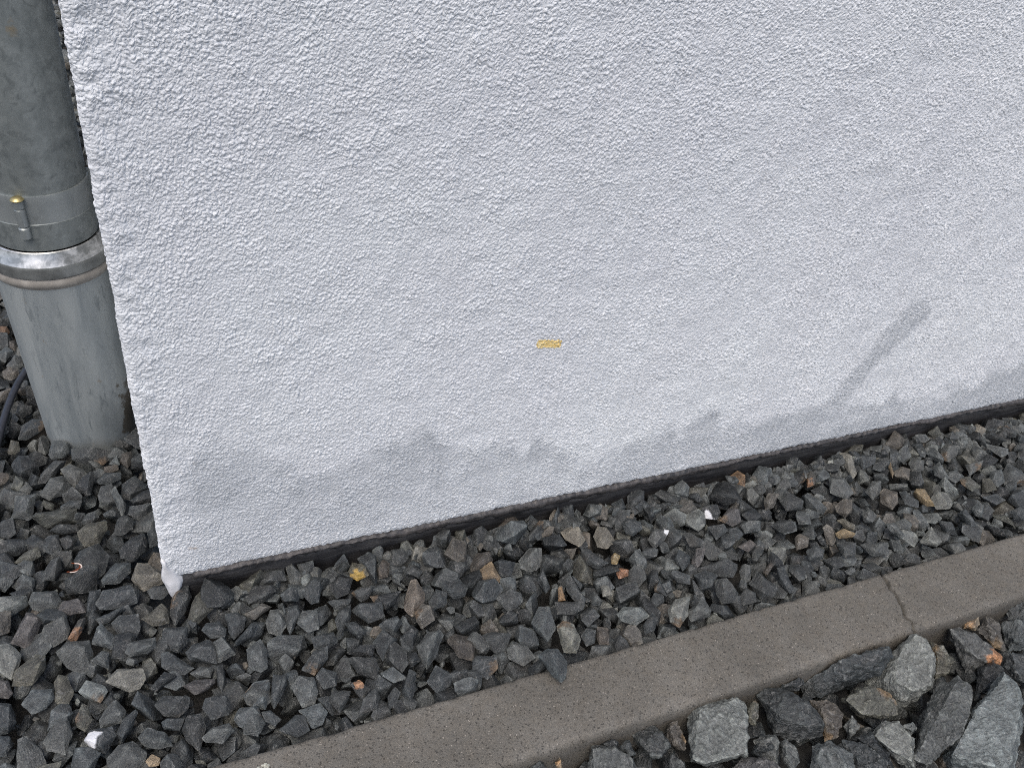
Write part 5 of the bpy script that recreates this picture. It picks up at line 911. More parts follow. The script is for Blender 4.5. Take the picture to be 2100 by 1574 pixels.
14 156 -43 1432 -337 57 38 65  27 206 1742 -1350 -313 10 0 55  12 162 -2373 6708 -341 -5 -10 -82  9 120 -1787 2200 -352 20 -43 -88
33 114 11827 -1881 -333 15 -59 -78  34 154 -2121 3109 -313 23 -5 90  15 172 -2162 292 -323 -26 -71 -64  9 170 2138 -1528 -240 10 -17 -64
9 220 1462 -1744 -348 7 -15 20  10 108 4594 -1349 -332 64 18 5  6 156 1629 -1410 -175 -10 -17 68  3 121 9080 -1189 -341 35 77 53
0 142 -923 6359 -256 -12 -10 -98  12 196 -126 7268 -328 -4 -10 -81  21 108 297 -1553 -346 66 -30 -20  28 215 11430 -1596 -271 -1 -48 -26
7 123 12302 -1958 -371 5 -14 -40  9 137 7783 -895 -354 58 -42 -64  18 168 -1272 2824 -331 10 6 90  3 152 -2335 2978 -326 14 41 -14
22 161 7595 -825 -299 2 -35 80  26 184 7459 -1584 -313 79 53 -7  27 112 9083 -1463 -363 47 -8 75  2 116 10607 -2097 -356 26 92 -4
1 235 -903 1220 -271 13 -4 -98  22 143 1194 -861 -332 -41 -3 57  21 167 -1121 5611 -276 46 78 -27  14 158 4478 -935 -267 86 28 26
25 218 -200 1504 -315 -9 54 -65  31 145 7123 -1185 -328 2 68 -26  32 146 5469 -1484 -359 -5 -12 -65  10 178 457 -1537 -295 -16 -8 77
15 190 8169 -1589 -365 -5 11 54  1 95 -1045 608 -356 -12 99 -3  15 158 10624 -1881 -364 -11 25 -40  14 142 -1963 1482 -333 -37 -18 -47
5 201 5101 -1897 -295 20 -39 38  4 137 5529 -433 -305 -2 8 -91  27 146 -1698 5385 -303 -28 -39 -21  9 146 4851 -77 -248 -91 -20 9
1 148 -2131 135 -295 7 -32 -47  30 162 -2143 -1507 -312 12 -7 93  6 195 -614 2524 -283 69 -15 -20  34 162 4801 -1574 -246 22 -74 58
14 209 3924 -1021 -336 19 5 -66  35 182 -965 5562 -207 28 -7 74  29 175 -1202 -185 -341 -10 5 -14  32 177 -1488 7504 -349 9 -8 52
6 217 5599 -1098 -283 8 -32 2  2 160 -2180 2276 -338 10 15 -33  29 195 -2138 1515 -191 2 7 86  24 126 1047 -773 -354 -23 8 -96
15 167 -1412 6419 -370 -12 2 99  32 166 6011 -1138 -332 48 6 31  4 165 -658 7061 -348 -13 -5 -26  23 168 7932 -375 -292 30 -32 90
16 212 -274 4477 -294 -8 -3 63  17 99 384 -1697 -372 10 -25 -48  32 154 12333 -387 -282 -92 27 1  1 114 8048 -670 -323 43 19 -62
2 136 -1711 -2020 -344 -38 45 -70  23 182 13226 -549 -341 30 -32 90  6 140 -846 667 -318 -4 93 -32  7 174 -2048 3445 -358 -5 -14 -88
34 235 7524 -1998 -290 5 0 -98  12 166 -383 1031 -340 11 -3 67  9 169 12200 -1313 -361 15 -7 77  11 235 2870 -1969 -214 45 46 -11
8 120 -2392 2588 -306 44 -51 66  15 182 10196 -1556 -359 -21 10 35  1 148 2167 -2038 -180 -72 -56 40  2 176 -1990 381 -284 22 -1 85
5 181 11180 -1496 -266 62 -12 11  19 178 -2934 6211 -300 25 12 82  9 154 -2608 -1377 -347 69 -16 -50  23 129 8059 -1995 -370 -17 -41 35
26 170 -446 4735 -330 -13 19 97  29 149 -798 4696 -339 -31 94 8  15 235 2771 -1403 -355 -12 3 97  35 152 -1690 6714 -337 -10 -4 36
24 95 2694 -322 -293 62 -68 -31  17 146 -2657 2943 -356 17 21 96  35 174 5547 -836 -273 23 -6 96  31 124 -297 -1282 -348 -56 78 -24
18 206 -2139 5071 -314 0 15 95  35 137 -2392 3633 -344 -3 -6 98  7 128 -1943 6924 -345 -32 -2 -88  3 218 -2126 6161 -299 -5 26 -1
15 191 -1950 6562 -355 -22 16 9  35 158 -717 -1768 -310 -15 78 -60  22 130 -1863 3701 -256 -37 23 90  27 235 9994 -1952 -319 28 -40 18
9 168 -391 -841 -361 8 -14 26  30 200 -1957 -1406 -294 28 22 -46  18 159 -2270 4536 -335 13 -8 -74  10 233 -1743 2050 -205 6 -1 3
23 172 3533 -1333 -296 6 80 56  29 163 -1669 6514 -288 37 27 34  24 152 -315 -668 -348 6 -16 96  23 235 75 -1534 -342 -33 26 -91
34 182 -2768 6920 -326 59 1 -36  3 235 -2805 5998 -278 5 16 2  7 172 -2315 3468 -306 48 -68 50  7 199 12427 -1791 -351 -5 -14 -88
1 140 11397 -1107 -307 -31 -33 -15  16 230 5692 -1431 -290 -5 1 -63  5 194 -2832 1691 -297 13 -44 25  17 134 -1805 7167 -374 99 10 4
20 128 -1082 7732 -342 52 83 19  24 129 -475 6527 -356 10 8 -73  17 223 11593 -439 -279 -63 -13 8  17 235 7648 -1103 -336 11 -5 36
28 183 -1970 1945 -317 -3 1 -72  2 162 7412 -1160 -237 -92 -30 -6  21 130 -1729 4743 -327 31 -73 -9  11 153 -2488 2191 -189 -34 -42 -10
3 153 -2797 5756 -329 -34 28 72  18 235 -2360 5979 -312 39 -84 19  28 165 -1099 7545 -325 13 -2 47  33 235 -2625 1452 -226 6 -38 -64
34 168 8130 -1846 -334 -2 58 74  33 135 13136 -837 -353 -6 6 -52  2 175 -890 7154 -333 -17 7 96  8 126 -1512 -1320 -371 -2 0 7
15 198 -1746 3686 -289 0 -32 -13  14 156 4268 -1896 -340 -6 -20 95  6 191 -2800 7681 -302 25 -16 12  20 215 -633 6308 -310 -2 -46 -55
2 183 5076 -173 -234 81 -54 -6  29 182 -1864 6200 -254 40 -4 66  14 172 -371 5880 -289 -31 60 64  3 149 7934 -1786 -309 45 25 52
21 219 3028 -1174 -292 -62 78 4  30 207 -2533 6305 -285 29 0 -54  3 106 -2935 3375 -343 16 31 59  15 121 -2443 3434 -346 28 16 88
5 205 -137 5493 -305 -4 -30 -39  2 138 8339 -1479 -325 20 -73 -63  7 138 -865 2343 -367 -9 -12 -96  6 158 -2297 -2040 -331 8 -26 71
29 154 -774 -725 -348 -7 9 -50  15 157 -327 1988 -364 -1 25 -67  15 102 -1454 6390 -270 29 47 81  4 171 8563 -884 -352 -22 -10 -47
2 229 -2492 473 -303 -58 8 -25  33 187 12170 -1387 -214 -83 48 -28  33 135 -1756 1283 -346 -5 53 82  10 192 -318 -55 -266 -73 56 9
34 175 6650 -1088 -329 32 -42 -85  5 178 10836 -132 -161 -38 -12 61  11 173 931 -1036 -327 90 37 -24  35 140 -1895 5083 -344 10 0 -80
25 133 -301 -964 -340 5 -42 -4  24 153 2189 -1181 -347 -11 11 82  30 137 3075 -1889 -336 -19 28 -48  14 224 -556 6862 -296 -32 -35 -86
29 161 10902 -972 -324 -4 29 96  28 235 2796 -1152 -291 -4 -12 -92  13 220 -2156 7084 -264 -1 27 92  14 104 -2405 -1901 -357 -15 97 17
28 185 -861 5785 -140 -15 -2 52  6 122 2352 -692 -342 -26 -10 -79  25 146 -1020 5605 -342 34 -26 77  25 123 9312 -1250 -354 87 46 4
9 158 -212 6471 -364 -7 -14 -63  9 149 10155 -959 -366 -6 -15 -55  6 135 -1364 4864 -356 -19 -98 5  15 164 -2606 3350 -312 -86 -46 -5
33 126 -2230 3941 -357 -6 5 -43  9 169 -519 -1765 -361 -14 -8 -94  14 190 -906 6214 -251 52 37 -1  32 192 -1930 818 -329 94 -27 -1
2 182 63 -981 -328 -18 -34 -91  22 196 -1224 4314 -301 41 36 28  10 160 13039 -1734 -289 15 -63 -73  20 214 13027 -470 -237 -31 -13 94
19 157 -344 5704 -351 -48 8 24  28 220 -1092 5332 -260 -25 -61 68  7 196 -131 892 -353 -9 -12 -96  25 173 -1397 980 -317 35 36 31
19 231 -2399 6849 -242 79 -6 6  16 142 -2538 -1525 -307 18 59 -78  1 166 -1332 5115 -259 42 -48 45  30 119 -475 1193 -317 -66 8 9
25 196 -2623 6780 -305 3 -24 68  13 129 -2829 5258 -364 15 3 -93  35 114 -1868 3825 -337 -78 -2 4  27 143 -2048 3917 -340 -1 -9 -92
28 123 -2160 2068 -339 31 -94 -7  0 199 -2159 1803 -294 50 -1 -54  22 201 -1224 6079 -301 -8 38 -80  20 126 -2769 1290 -254 71 11 29
28 196 -755 4789 -188 13 -5 20  13 235 -2140 3738 -279 -35 25 -5  12 147 7468 -1029 -306 34 43 -82  15 139 3136 -328 -218 -3 9 26
28 197 2551 -911 -283 26 -38 -83  15 150 879 -1271 -288 42 -76 19  28 165 -2214 7684 -265 -33 -76 -27  31 133 11953 -1781 -354 -16 11 -89
26 153 -2767 -288 -334 -6 40 91  27 206 2499 -625 -313 9 -3 28  30 135 12112 -1534 -326 41 -63 -46  34 235 337 -871 -284 1 0 -30
18 152 11142 -1022 -320 -49 45 4  8 185 12926 -1580 -313 -14 43 59  14 137 6801 -547 -355 -63 -77 -6  23 185 -347 6916 -319 -57 23 10
23 145 -1764 2989 -175 -49 12 -20  35 176 10692 -124 -37 13 89 0  2 140 -2068 5968 -346 97 -17 11  12 143 3897 -1392 -344 -16 -10 -95
6 138 -1851 -934 -333 -4 12 59  3 132 -1276 -1125 -333 -13 18 -80  12 139 3232 -986 -241 69 61 19  33 234 -2514 3168 -278 -42 -1 59
34 158 -2417 -678 -299 84 2 46  35 104 3864 -1140 -255 25 86 -43  7 215 6130 -264 -190 -48 18 63  4 187 888 -91 -65 -45 -52 -26
21 142 -1773 2313 -273 29 91 -14  13 198 -2933 4806 -266 34 68 43  24 151 -2947 2093 -306 -49 -72 2  30 173 -1945 1562 -85 2 2 99
16 127 -2630 3567 -308 -6 -65 48  29 213 3163 -107 -111 56 19 4  0 118 -2001 1970 -184 80 -31 25  2 149 12562 -1693 -311 32 -38 84
31 168 -807 1922 -294 -27 -1 87  3 183 12893 -661 -240 7 -66 21  15 111 9285 -384 -315 13 5 -98  5 98 -67 6567 -357 -22 -27 -76
33 202 -1718 7349 -328 -3 -7 98  19 217 -1053 2047 -258 -12 5 -36  13 185 8549 -1939 -334 23 85 25  18 166 -1512 -47 -316 7 61 -62
14 149 7219 -854 -211 33 -27 32  3 127 -1844 2969 -247 -89 -28 -10  20 132 -2336 7724 -346 -37 -28 -89  2 141 276 -1693 -347 -17 7 97
4 235 -1712 4009 -312 -9 -5 84  9 151 -2057 7747 -346 -22 75 60  18 211 -2351 7305 -323 -59 81 2  0 182 -1957 3085 -216 1 22 44
11 144 8208 -2046 -296 0 -18 -40  30 165 -2661 2784 -242 54 -67 -2  25 141 12372 -840 -194 -79 -3 10  3 191 9206 -1333 -248 54 6 76
30 139 -244 -242 -222 19 15 64  16 142 -2542 5243 -319 -31 -41 -80  2 162 -545 5690 -333 -39 44 -69  31 168 -269 -1617 -348 14 -96 -12
18 210 -1409 6546 -278 -8 32 89  25 158 1648 -1059 -327 -18 -53 -83  18 200 -152 -664 -176 -76 3 -53  12 95 -557 -1893 -334 49 0 -31
29 111 12710 -574 -174 -61 59 38  5 142 -1862 4805 -279 -72 66 -7  30 131 11162 -1762 -308 -35 -12 -89  33 133 -1401 -1062 -242 26 -35 -80
3 124 5723 -940 -343 13 42 -22  12 235 -2435 4592 -217 6 -32 56  5 111 -2147 7262 -339 -39 67 -40  7 149 9994 -1463 -338 -15 26 41
15 131 -1897 6387 -317 45 -13 -64  33 132 8489 -1071 -325 42 -33 -58  31 193 8731 -80 -182 27 63 -50  1 102 -1297 3614 -212 6 98 4
19 157 -2722 227 -351 -6 48 -73  29 147 11810 -1315 -142 -58 4 45  34 127 11545 -148 -199 -27 23 -34  3 159 -1006 4508 -325 -19 33 45
17 137 -1081 2721 -228 -14 62 -75  1 162 1825 -2071 -298 -16 -26 -94  27 194 -847 6126 -181 -36 18 -72  20 162 -2905 755 -324 -77 18 49
10 140 3232 -1063 -348 3 -9 -28  26 156 8694 -517 -310 14 20 38  30 116 5961 -1622 -333 -2 -32 79  13 126 -2665 5266 -334 -51 -46 30
5 174 7703 -697 -240 74 -24 63  8 184 9780 -1564 -297 -38 -14 -76  18 109 -1726 1800 -322 43 -82 38  33 170 8392 -1789 -298 -14 -66 73
5 95 10851 -286 -201 50 69 32  25 211 -2616 5816 -270 -7 18 -63  2 209 739 -1148 -273 -40 -28 -28  10 143 13459 -1491 -323 -46 74 -41
17 150 7193 -406 -197 -88 21 -17  24 138 -1975 940 -244 -50 -37 78  12 174 -861 4125 -337 11 -4 61  27 163 -1785 2690 -231 28 18 -66
1 194 -2138 4878 -145 1 -11 87  20 137 -639 -1354 -328 -75 -62 -2  7 189 10971 -1363 -242 10 2 -86  28 181 -1107 5871 -295 -16 -15 60
19 105 8295 -616 -366 -14 53 -76  10 208 6757 -370 -231 -17 26 89  34 174 7403 -1393 -167 62 0 -49  35 145 10880 -1694 -310 -56 16 -1
23 132 6813 -2067 -331 47 35 -61  26 201 -511 3945 -313 -28 6 89  14 146 12593 -1564 -357 18 9 -47  12 145 10989 -898 -192 -23 -9 19
25 230 -845 7634 -294 -51 -34 -46  30 123 -1381 2087 -202 -63 27 6  1 212 -1252 1458 -242 -23 26 -67  11 135 131 -573 -274 53 60 -10
6 166 -2364 -1566 -187 -34 -6 -29  25 131 -2498 7550 -349 -21 -37 -37  7 133 -126 4614 -369 12 9 98  11 156 643 -1002 -300 96 7 -11
31 102 13144 -1372 -366 -15 10 -92  23 193 -2108 -1746 -317 -59 -20 61  33 205 -2499 881 -257 -48 -28 -12  5 161 -2676 2150 -248 -2 -48 -17
10 176 -2858 5662 -153 1 -10 -50  32 151 -2089 -399 -359 -76 -65 -8  6 231 7374 -241 -112 4 -15 -95  33 196 13335 -509 -209 -12 -18 77
21 142 -559 7250 -365 27 51 16  12 184 -156 4890 -326 -2 0 28  0 131 6399 -250 -232 1 -75 -64  12 235 -2575 -1730 -288 2 32 -23
22 145 99 -1860 -318 -18 33 65  14 158 -911 6518 -303 93 -21 -11  34 184 -2793 6360 -294 44 -16 88  30 235 1082 -973 -165 2 20 2
31 101 -2544 -324 -358 -29 42 -52  17 107 2452 -396 -312 12 -2 59  34 167 -1832 6572 -280 2 -60 -80  9 171 6340 -376 -189 -2 -8 88
33 197 813 -689 -172 23 -45 -82  26 235 -2046 2577 -278 10 30 -95  31 235 -1681 853 -274 -64 13 59  10 182 -1161 1047 -230 46 -15 -7
18 132 2999 -460 -310 -14 -93 -2  19 125 602 -237 -92 75 22 46  9 188 -1582 -1382 -263 8 20 39  12 129 9507 -406 -294 5 -13 -7
14 187 5033 -1457 -328 -11 -55 -75  9 138 5401 -150 -235 61 -44 -60  28 190 -1511 7614 -216 96 -16 18  8 155 6307 -1726 -344 29 -12 75
26 132 -882 146 -343 -45 -20 4  11 124 -1112 5088 -232 -53 59 -45  8 184 7611 -1260 -197 91 -31 16  13 150 -2374 -1518 -339 -56 21 -79
34 144 -1763 459 -331 -5 -4 99  24 121 -1481 684 -356 5 -17 83  20 193 3298 -269 -107 68 5 -16  29 232 469 -1371 -181 -12 -9 -84
17 235 -387 -1053 -278 38 -29 -36  15 152 -2898 3004 -318 -69 2 -34  27 154 -1006 7186 -259 -14 -78 -43  7 151 -733 -1564 -325 -26 41 18
19 181 11991 -1427 -175 35 -16 -60  10 121 -2414 600 -307 -41 -2 -6  14 110 2041 -909 -360 47 24 77  18 141 9907 -305 -222 -56 -27 -78
22 166 -1211 -457 -316 45 -32 -70  17 235 9256 -185 -193 5 -14 89  5 95 4041 -906 -351 52 11 -36  19 177 -2283 -1146 -305 9 -66 74
12 131 13253 -850 -303 -34 17 -63  16 95 -1593 6103 -344 -2 31 15  28 190 -2046 3278 -181 -5 25 51  2 170 -821 -1932 -230 28 0 50
26 169 -2533 5088 -305 -55 -13 82  32 169 -1540 939 -323 44 -39 -35  9 211 6683 -869 -350 2 -16 -8  11 153 -1624 5915 -296 19 0 90
33 151 572 -579 -312 -42 19 9  23 166 -1728 2583 -316 -13 -14 -89  3 180 -2272 4430 -123 61 51 10  7 169 4244 -676 -283 -73 55 22
18 138 -2757 5365 -312 -35 -6 -51  19 213 -2146 4385 -332 -48 2 34  32 162 7184 -323 -271 2 -10 16  28 134 -1962 4225 -334 0 -97 20
6 127 -1182 5189 -135 6 -59 -55  18 199 -176 5795 -305 -10 0 -82  33 101 1641 -1184 -361 -11 51 85  26 184 9525 -2093 -249 31 72 -62
6 235 -463 6072 -254 12 0 -4  26 101 8823 -1066 -365 51 -28 -42  18 235 -712 -997 -304 1 -10 -76  29 104 5524 -2086 -335 37 44 26
35 161 11236 -2056 -335 7 6 -17  10 122 4671 -1445 -255 -48 -5 -86  5 169 7791 -111 -191 -13 59 -9  17 147 -2258 604 -353 -41 49 -64
21 153 -1318 7288 -373 -8 66 59  32 166 -346 2329 -227 -22 -63 55  34 146 -1077 7361 -320 32 -1 95  12 126 -2942 5316 -311 -19 53 -20
15 235 11384 -669 -179 9 14 27  10 194 -1643 4598 -223 -23 -38 89  25 167 12473 -1431 -335 67 -72 -15  29 150 13140 -82 -166 -40 -61 -66
24 155 1595 -2063 -347 -10 13 -96  7 144 962 -809 -260 39 -37 28  29 217 6259 -2019 -319 -13 1 -28  3 199 10355 -305 -207 17 10 66
32 142 -537 5815 -228 -34 11 -52  3 196 7669 -1692 -280 54 37 56  4 213 13098 -1010 -257 42 -50 44  4 119 1904 -501 -184 -64 61 -39
29 154 4865 -994 -327 9 -28 -95  23 192 -881 516 -288 -19 54 -73  32 126 -2522 1359 -334 -44 -61 35  28 206 10536 -1027 -203 -55 21 69
1 151 -542 4409 -319 -12 6 99  27 214 -1207 147 -261 41 -24 86  4 97 8708 -1668 -336 -42 -53 -49  13 114 -1426 -1897 -206 -44 27 75
25 170 11657 -2060 -201 60 -21 -14  10 165 9055 -124 -77 -56 33 -76  14 225 -796 7219 -225 -4 1 -40  21 129 12879 -499 -342 -78 12 -28
18 119 -2290 1774 -316 27 62 37  20 95 -2042 1616 -358 88 -44 -3  5 159 7198 -1213 -207 -44 68 -38  33 159 9234 -1621 -344 -4 -6 92
12 141 6566 -1364 -340 91 -26 6  18 125 3197 -1277 -338 -56 -26 74  3 158 -2173 -1289 -190 11 42 72  14 150 -308 -251 -355 20 -1 -80
10 151 -1952 4836 -127 -16 -79 -27  34 156 -1725 -638 -323 -4 8 -53  2 182 10182 -98 -71 -19 -24 -92  15 145 -435 2272 -330 55 -34 11
31 181 10091 -1216 -317 55 11 -34  35 235 10683 -777 -301 -10 -4 36  27 151 9334 -703 -349 -22 -44 -66  18 177 -752 -2057 -223 -76 52 38
25 177 422 -2037 -273 31 -10 40  22 112 -475 6696 -178 19 -2 -97  9 134 -129 7687 -352 20 -13 -89  0 154 -1422 1616 -339 -10 4 -72
20 182 -565 6532 -268 -3 17 98  31 136 -501 2190 -331 -10 63 72  2 231 10208 -2103 -282 57 15 -4  11 178 12720 -857 -200 29 -16 72
35 187 -1894 -349 -292 -28 -79 -38  18 216 5816 -731 -267 10 42 35  21 137 -1578 90 -322 -26 -71 -51  12 109 -229 6690 -104 -20 5 75
5 198 4475 -640 -312 3 -16 -7  10 100 7169 -2006 -361 -37 -90 15  34 137 6615 -1718 -164 55 60 -54  15 109 8899 -1017 -308 -13 73 -25
13 165 -753 7381 -341 86 -13 -38  13 128 9381 -1372 -365 15 -2 -99  6 168 -2147 -1944 -298 -80 -30 51  20 151 6033 -940 -310 27 17 -92
5 117 11006 -2078 -349 -15 -98 -12  11 142 3767 -1365 -174 -71 5 -45  12 151 -2477 168 -258 -90 -22 15  19 199 -657 5654 -145 -5 -18 78
28 128 -2169 4026 -249 -55 65 46  30 156 8539 -113 -199 71 -36 -3  33 153 -279 -785 -218 58 63 35  3 139 4379 -1671 -328 45 -74 -41
29 187 7102 -1420 -300 -2 -33 6  4 158 2424 -1081 -187 -44 24 -70  1 120 11142 -1313 -328 24 -17 2  17 177 -2428 6506 -279 8 -24 82
21 173 8807 -1990 -302 0 -24 80  29 138 -1995 2173 -336 -4 29 95  8 205 -154 7468 -274 -8 -41 -31  9 131 10182 -42 -230 -12 81 56
4 166 289 -1349 -345 -1 -8 100  18 202 -2039 6379 -179 -62 -72 -9  5 217 -2172 993 -288 -57 12 -17  21 161 3494 -1517 -371 47 -46 -75
15 143 10396 -774 -347 -37 -81 -45  19 221 9897 -1427 -185 1 4 52  20 193 4019 -398 -209 13 23 16  11 228 3318 -733 -140 -15 -49 -85
10 156 -1334 7659 -342 1 -10 -51  6 140 11438 -55 -42 -61 35 28  35 95 -2160 789 -290 -50 -85 -11  1 188 8282 -730 -269 -6 -67 74
25 177 167 -386 -238 31 -7 -87  25 143 4966 -833 -336 -34 -1 -89  18 151 9672 -1154 -346 91 42 -2  23 172 5628 -274 -260 -42 3 -73
28 183 6464 -1198 -301 9 -9 71  21 193 -2847 2249 -365 47 47 1  35 184 -2850 6869 -156 41 8 -10  30 136 3398 -94 -35 -4 75 14
19 132 10434 -1723 -340 5 59 -68  27 209 -1471 5324 -263 37 -34 73  17 235 -325 -1955 -211 48 45 68  27 142 10815 -2100 -323 59 -31 51
5 118 7829 -588 -346 13 -98 -11  7 145 -2005 4724 -279 33 -69 56  9 235 11576 -1297 -298 33 4 0  26 161 9413 -80 -99 -34 38 60
1 159 -1638 3010 -301 -2 6 30  35 136 -994 -1153 -242 29 34 -89  23 180 3945 -794 -352 66 -70 -18  13 182 664 -103 -182 -24 6 -10
9 147 1594 -599 -367 1 -16 -17  3 119 -2500 -792 -346 -24 16 72  25 184 -546 5273 -186 -47 35 -18  29 166 5398 -1653 -321 28 9 13
8 211 5051 -1242 -352 0 -4 -33  2 154 2624 -379 -206 32 23 91  16 142 1507 -2047 -219 46 47 71  25 235 -441 5490 -290 40 -11 81
10 132 -1768 5154 -241 1 29 -94  2 189 -2124 -45 -289 -24 -52 -82  8 235 5349 -1162 -286 9 -34 -84  32 201 -1903 6776 -270 38 -1 92
30 197 -137 2320 -109 -40 -90 15  13 183 -2643 7313 -249 -17 -17 -97  1 154 3813 -286 -189 66 25 -26  17 186 7041 -1126 -283 -1 74 -49
4 210 13348 -1066 -342 -8 -25 28  25 155 595 -2072 -152 -98 -14 14  8 211 -1935 -79 -159 4 -3 -8  5 128 -1259 4469 -327 -6 61 69
14 143 -936 -903 -302 46 -63 30  25 190 -1096 -1177 -129 -65 -48 36  19 134 -1671 1673 -327 -26 9 -1  6 155 -2338 7064 -144 -19 -26 86
32 112 5130 -657 -348 61 -41 -17  27 215 -1275 -1261 -212 -25 -18 -81  8 155 4279 -1115 -253 -24 51 -81  21 123 -434 6906 -313 -98 20 -9
22 210 -1787 -1215 -280 -17 10 -97  22 132 7601 -774 -106 77 -60 19  15 191 -123 5921 -276 -39 -28 -76  10 155 -1844 -742 -314 -21 0 -29
31 177 -2708 920 -319 -43 -2 24  19 103 -2364 3990 -285 12 42 -90  15 127 9148 -1729 -373 16 14 -98  22 207 -797 6513 -177 8 24 -1
18 107 -2288 -535 -354 67 -56 40  19 219 7682 -312 -244 -31 37 -36  16 153 3143 -162 86 16 60 -54  34 139 -562 7237 -213 70 1 -53
15 205 5954 -786 -221 22 42 72  25 131 -1041 563 -208 38 77 13  31 197 -1294 -683 -257 -53 -83 19  35 228 -1158 -937 -279 -8 28 64
32 95 -2657 -33 -374 14 -8 48  25 235 2846 -324 -203 -6 -22 44  19 131 -2781 2726 -300 8 30 49  22 189 -1286 5339 -113 45 5 52
31 235 -2237 2080 -186 -17 14 -95  33 219 8446 -343 -238 1 3 12  28 207 -1822 602 -192 -24 -31 89  11 211 -1421 7320 -233 11 -7 92
33 114 1734 -325 -273 -1 -23 73  35 156 6089 -1336 -155 24 -7 -27  10 227 -1043 7531 -146 32 16 11  25 140 -983 7306 -232 55 -60 30
4 129 -424 1502 -364 -15 -22 -3  9 175 -1591 6143 -253 30 29 86  27 96 -1101 -1917 -269 88 17 -21  26 235 -2512 7687 -232 31 -36 -5
15 127 -2214 415 -175 0 -97 13  33 144 11689 -1869 -281 -7 -26 2  19 165 4943 -1633 -322 4 -30 -88  29 235 11584 -695 -120 -82 -49 22
30 98 7285 -521 -151 77 12 61  35 173 -1318 7072 -241 72 1 -63  21 132 -2664 713 -266 36 74 2  4 147 -968 6350 -81 -82 30 48
9 168 -176 2794 -344 -36 66 66  7 119 2797 -71 -141 -30 50 80  35 132 -2633 1278 -347 9 4 -49  32 137 2342 -49 -216 70 -19 6
4 116 -2331 3150 -244 28 78 -9  10 165 13693 -1224 -294 -61 -55 36  2 160 -1529 6325 -247 7 -16 -54  19 175 12344 -1517 -283 59 -41 -35
34 130 12582 -380 -60 10 91 -30  22 104 21 -1339 -347 39 62 -66  22 130 -1811 6696 -185 -33 -4 -74  13 162 -254 3840 -325 32 14 -55
7 150 13264 -1197 -251 6 78 25  8 186 -2877 4540 -267 12 -47 61  25 185 -1977 2349 -296 -66 -33 -39  35 104 3022 -247 -223 20 -40 -79
9 160 1910 -49 -178 -32 69 46  15 167 13137 -1580 -330 44 80 34  33 197 12926 -1420 -297 1 -96 28  2 154 4968 -1141 -251 -8 -41 -80
21 178 -624 5157 -328 -4 40 59  4 138 -2379 311 -203 26 -52 41  17 138 -630 4945 -372 47 88 8  12 158 8712 -709 -332 92 -23 8
3 123 -363 2781 -343 -15 38 36  28 144 -1755 -279 -163 29 -30 66  4 177 -1367 339 -340 0 8 -97  21 127 5891 -1272 -366 50 -20 -82
33 226 -2398 -448 -275 -75 38 -48  27 144 -1915 5124 -158 39 -15 -56  24 212 3783 -732 -243 66 24 -62  2 179 -274 1213 -289 39 -22 89
31 201 -891 6737 -179 -9 -33 47  21 115 8345 -1653 -365 14 47 27  28 132 6634 -892 -210 -22 88 -42  2 196 548 -414 -244 21 -65 -72
34 147 13057 -665 -223 -53 -59 -59  32 149 5740 -1300 -154 42 -76 8  7 145 -689 4524 -336 29 -16 93  32 148 9010 -924 -357 1 -16 -47
10 167 8919 -1498 -214 17 -59 78  18 163 6319 -652 -302 -48 -76 -1  26 124 -2031 -946 -327 -31 56 17  20 124 4955 -1310 -245 71 -30 -33
9 159 7255 -2090 -335 49 26 -17  4 171 10402 -1372 -291 -35 24 45  13 194 7389 -1911 -331 68 -56 -46  19 124 2351 -59 -65 4 -52 32
20 175 9372 -653 -209 54 37 -17  27 115 -1472 1450 -176 53 0 36  2 163 -1486 6893 -211 -88 -36 8  35 124 8750 -1159 -321 -81 0 -28
18 154 -2784 6202 -188 -16 -68 -70  15 153 -1713 2375 -233 -36 72 36  6 179 6688 -2074 -185 -11 51 74  1 166 2241 -475 -236 62 -21 2
19 172 -489 4798 -224 -6 93 15  35 194 4185 -313 -174 1 64 54  31 174 -1938 -571 -291 -19 18 63  28 183 -2881 2191 -180 0 24 -11
10 127 -873 5245 -243 -48 -64 59  11 120 -2280 187 -322 62 -12 67  16 204 -1156 6669 -254 5 45 -8  34 139 -2203 237 -188 26 -18 -94
18 186 -2332 595 -162 7 21 17  32 153 -1724 1219 -207 49 33 63  23 154 -923 7403 -309 54 35 49  14 186 -2489 7208 -317 55 60 57
2 130 -2871 5472 -347 -59 2 -17  1 136 4858 -1215 -127 -85 37 -32  24 204 12024 -1796 -176 50 73 44  0 219 -99 618 -290 69 63 33
1 235 -2840 4141 -230 -63 -21 36  0 176 -346 6349 -290 -12 68 -58  4 148 -2365 -202 -162 -9 16 -26  24 148 10757 -1379 -349 6 14 -19
3 153 -2468 2367 -129 13 48 41  17 158 13139 -753 -233 -13 -50 -39  0 175 12816 -323 -210 84 51 19  6 117 11047 -1651 -338 -33 19 -69
34 222 -2292 -877 -240 27 21 5  14 235 -1133 6287 -126 -21 -82 14  35 218 -2337 5773 -86 -17 12 29  35 146 5885 -1010 -312 -32 -61 68
32 137 -2289 5592 -245 19 31 -29  10 196 2352 -1399 -183 34 -14 92  35 132 2541 -1125 -347 -3 9 81  15 122 9313 -89 -260 2 -99 -15
33 207 6879 -1911 -313 4 -25 81  35 211 -1950 7275 -265 -5 -17 45  32 125 5841 -548 -326 52 -39 -25  2 235 -1401 6773 -229 10 -34 -86
32 119 13581 -1984 -369 94 34 8  26 148 -658 2403 -166 -73 31 33  10 175 7399 -733 -107 -9 24 96  15 185 -2084 2805 -275 -33 -91 5
27 157 -939 -749 -156 34 -10 22  8 172 -2522 261 -350 4 11 -94  24 148 -2697 6273 -193 35 26 -51  13 212 12650 -1530 -188 40 23 -18
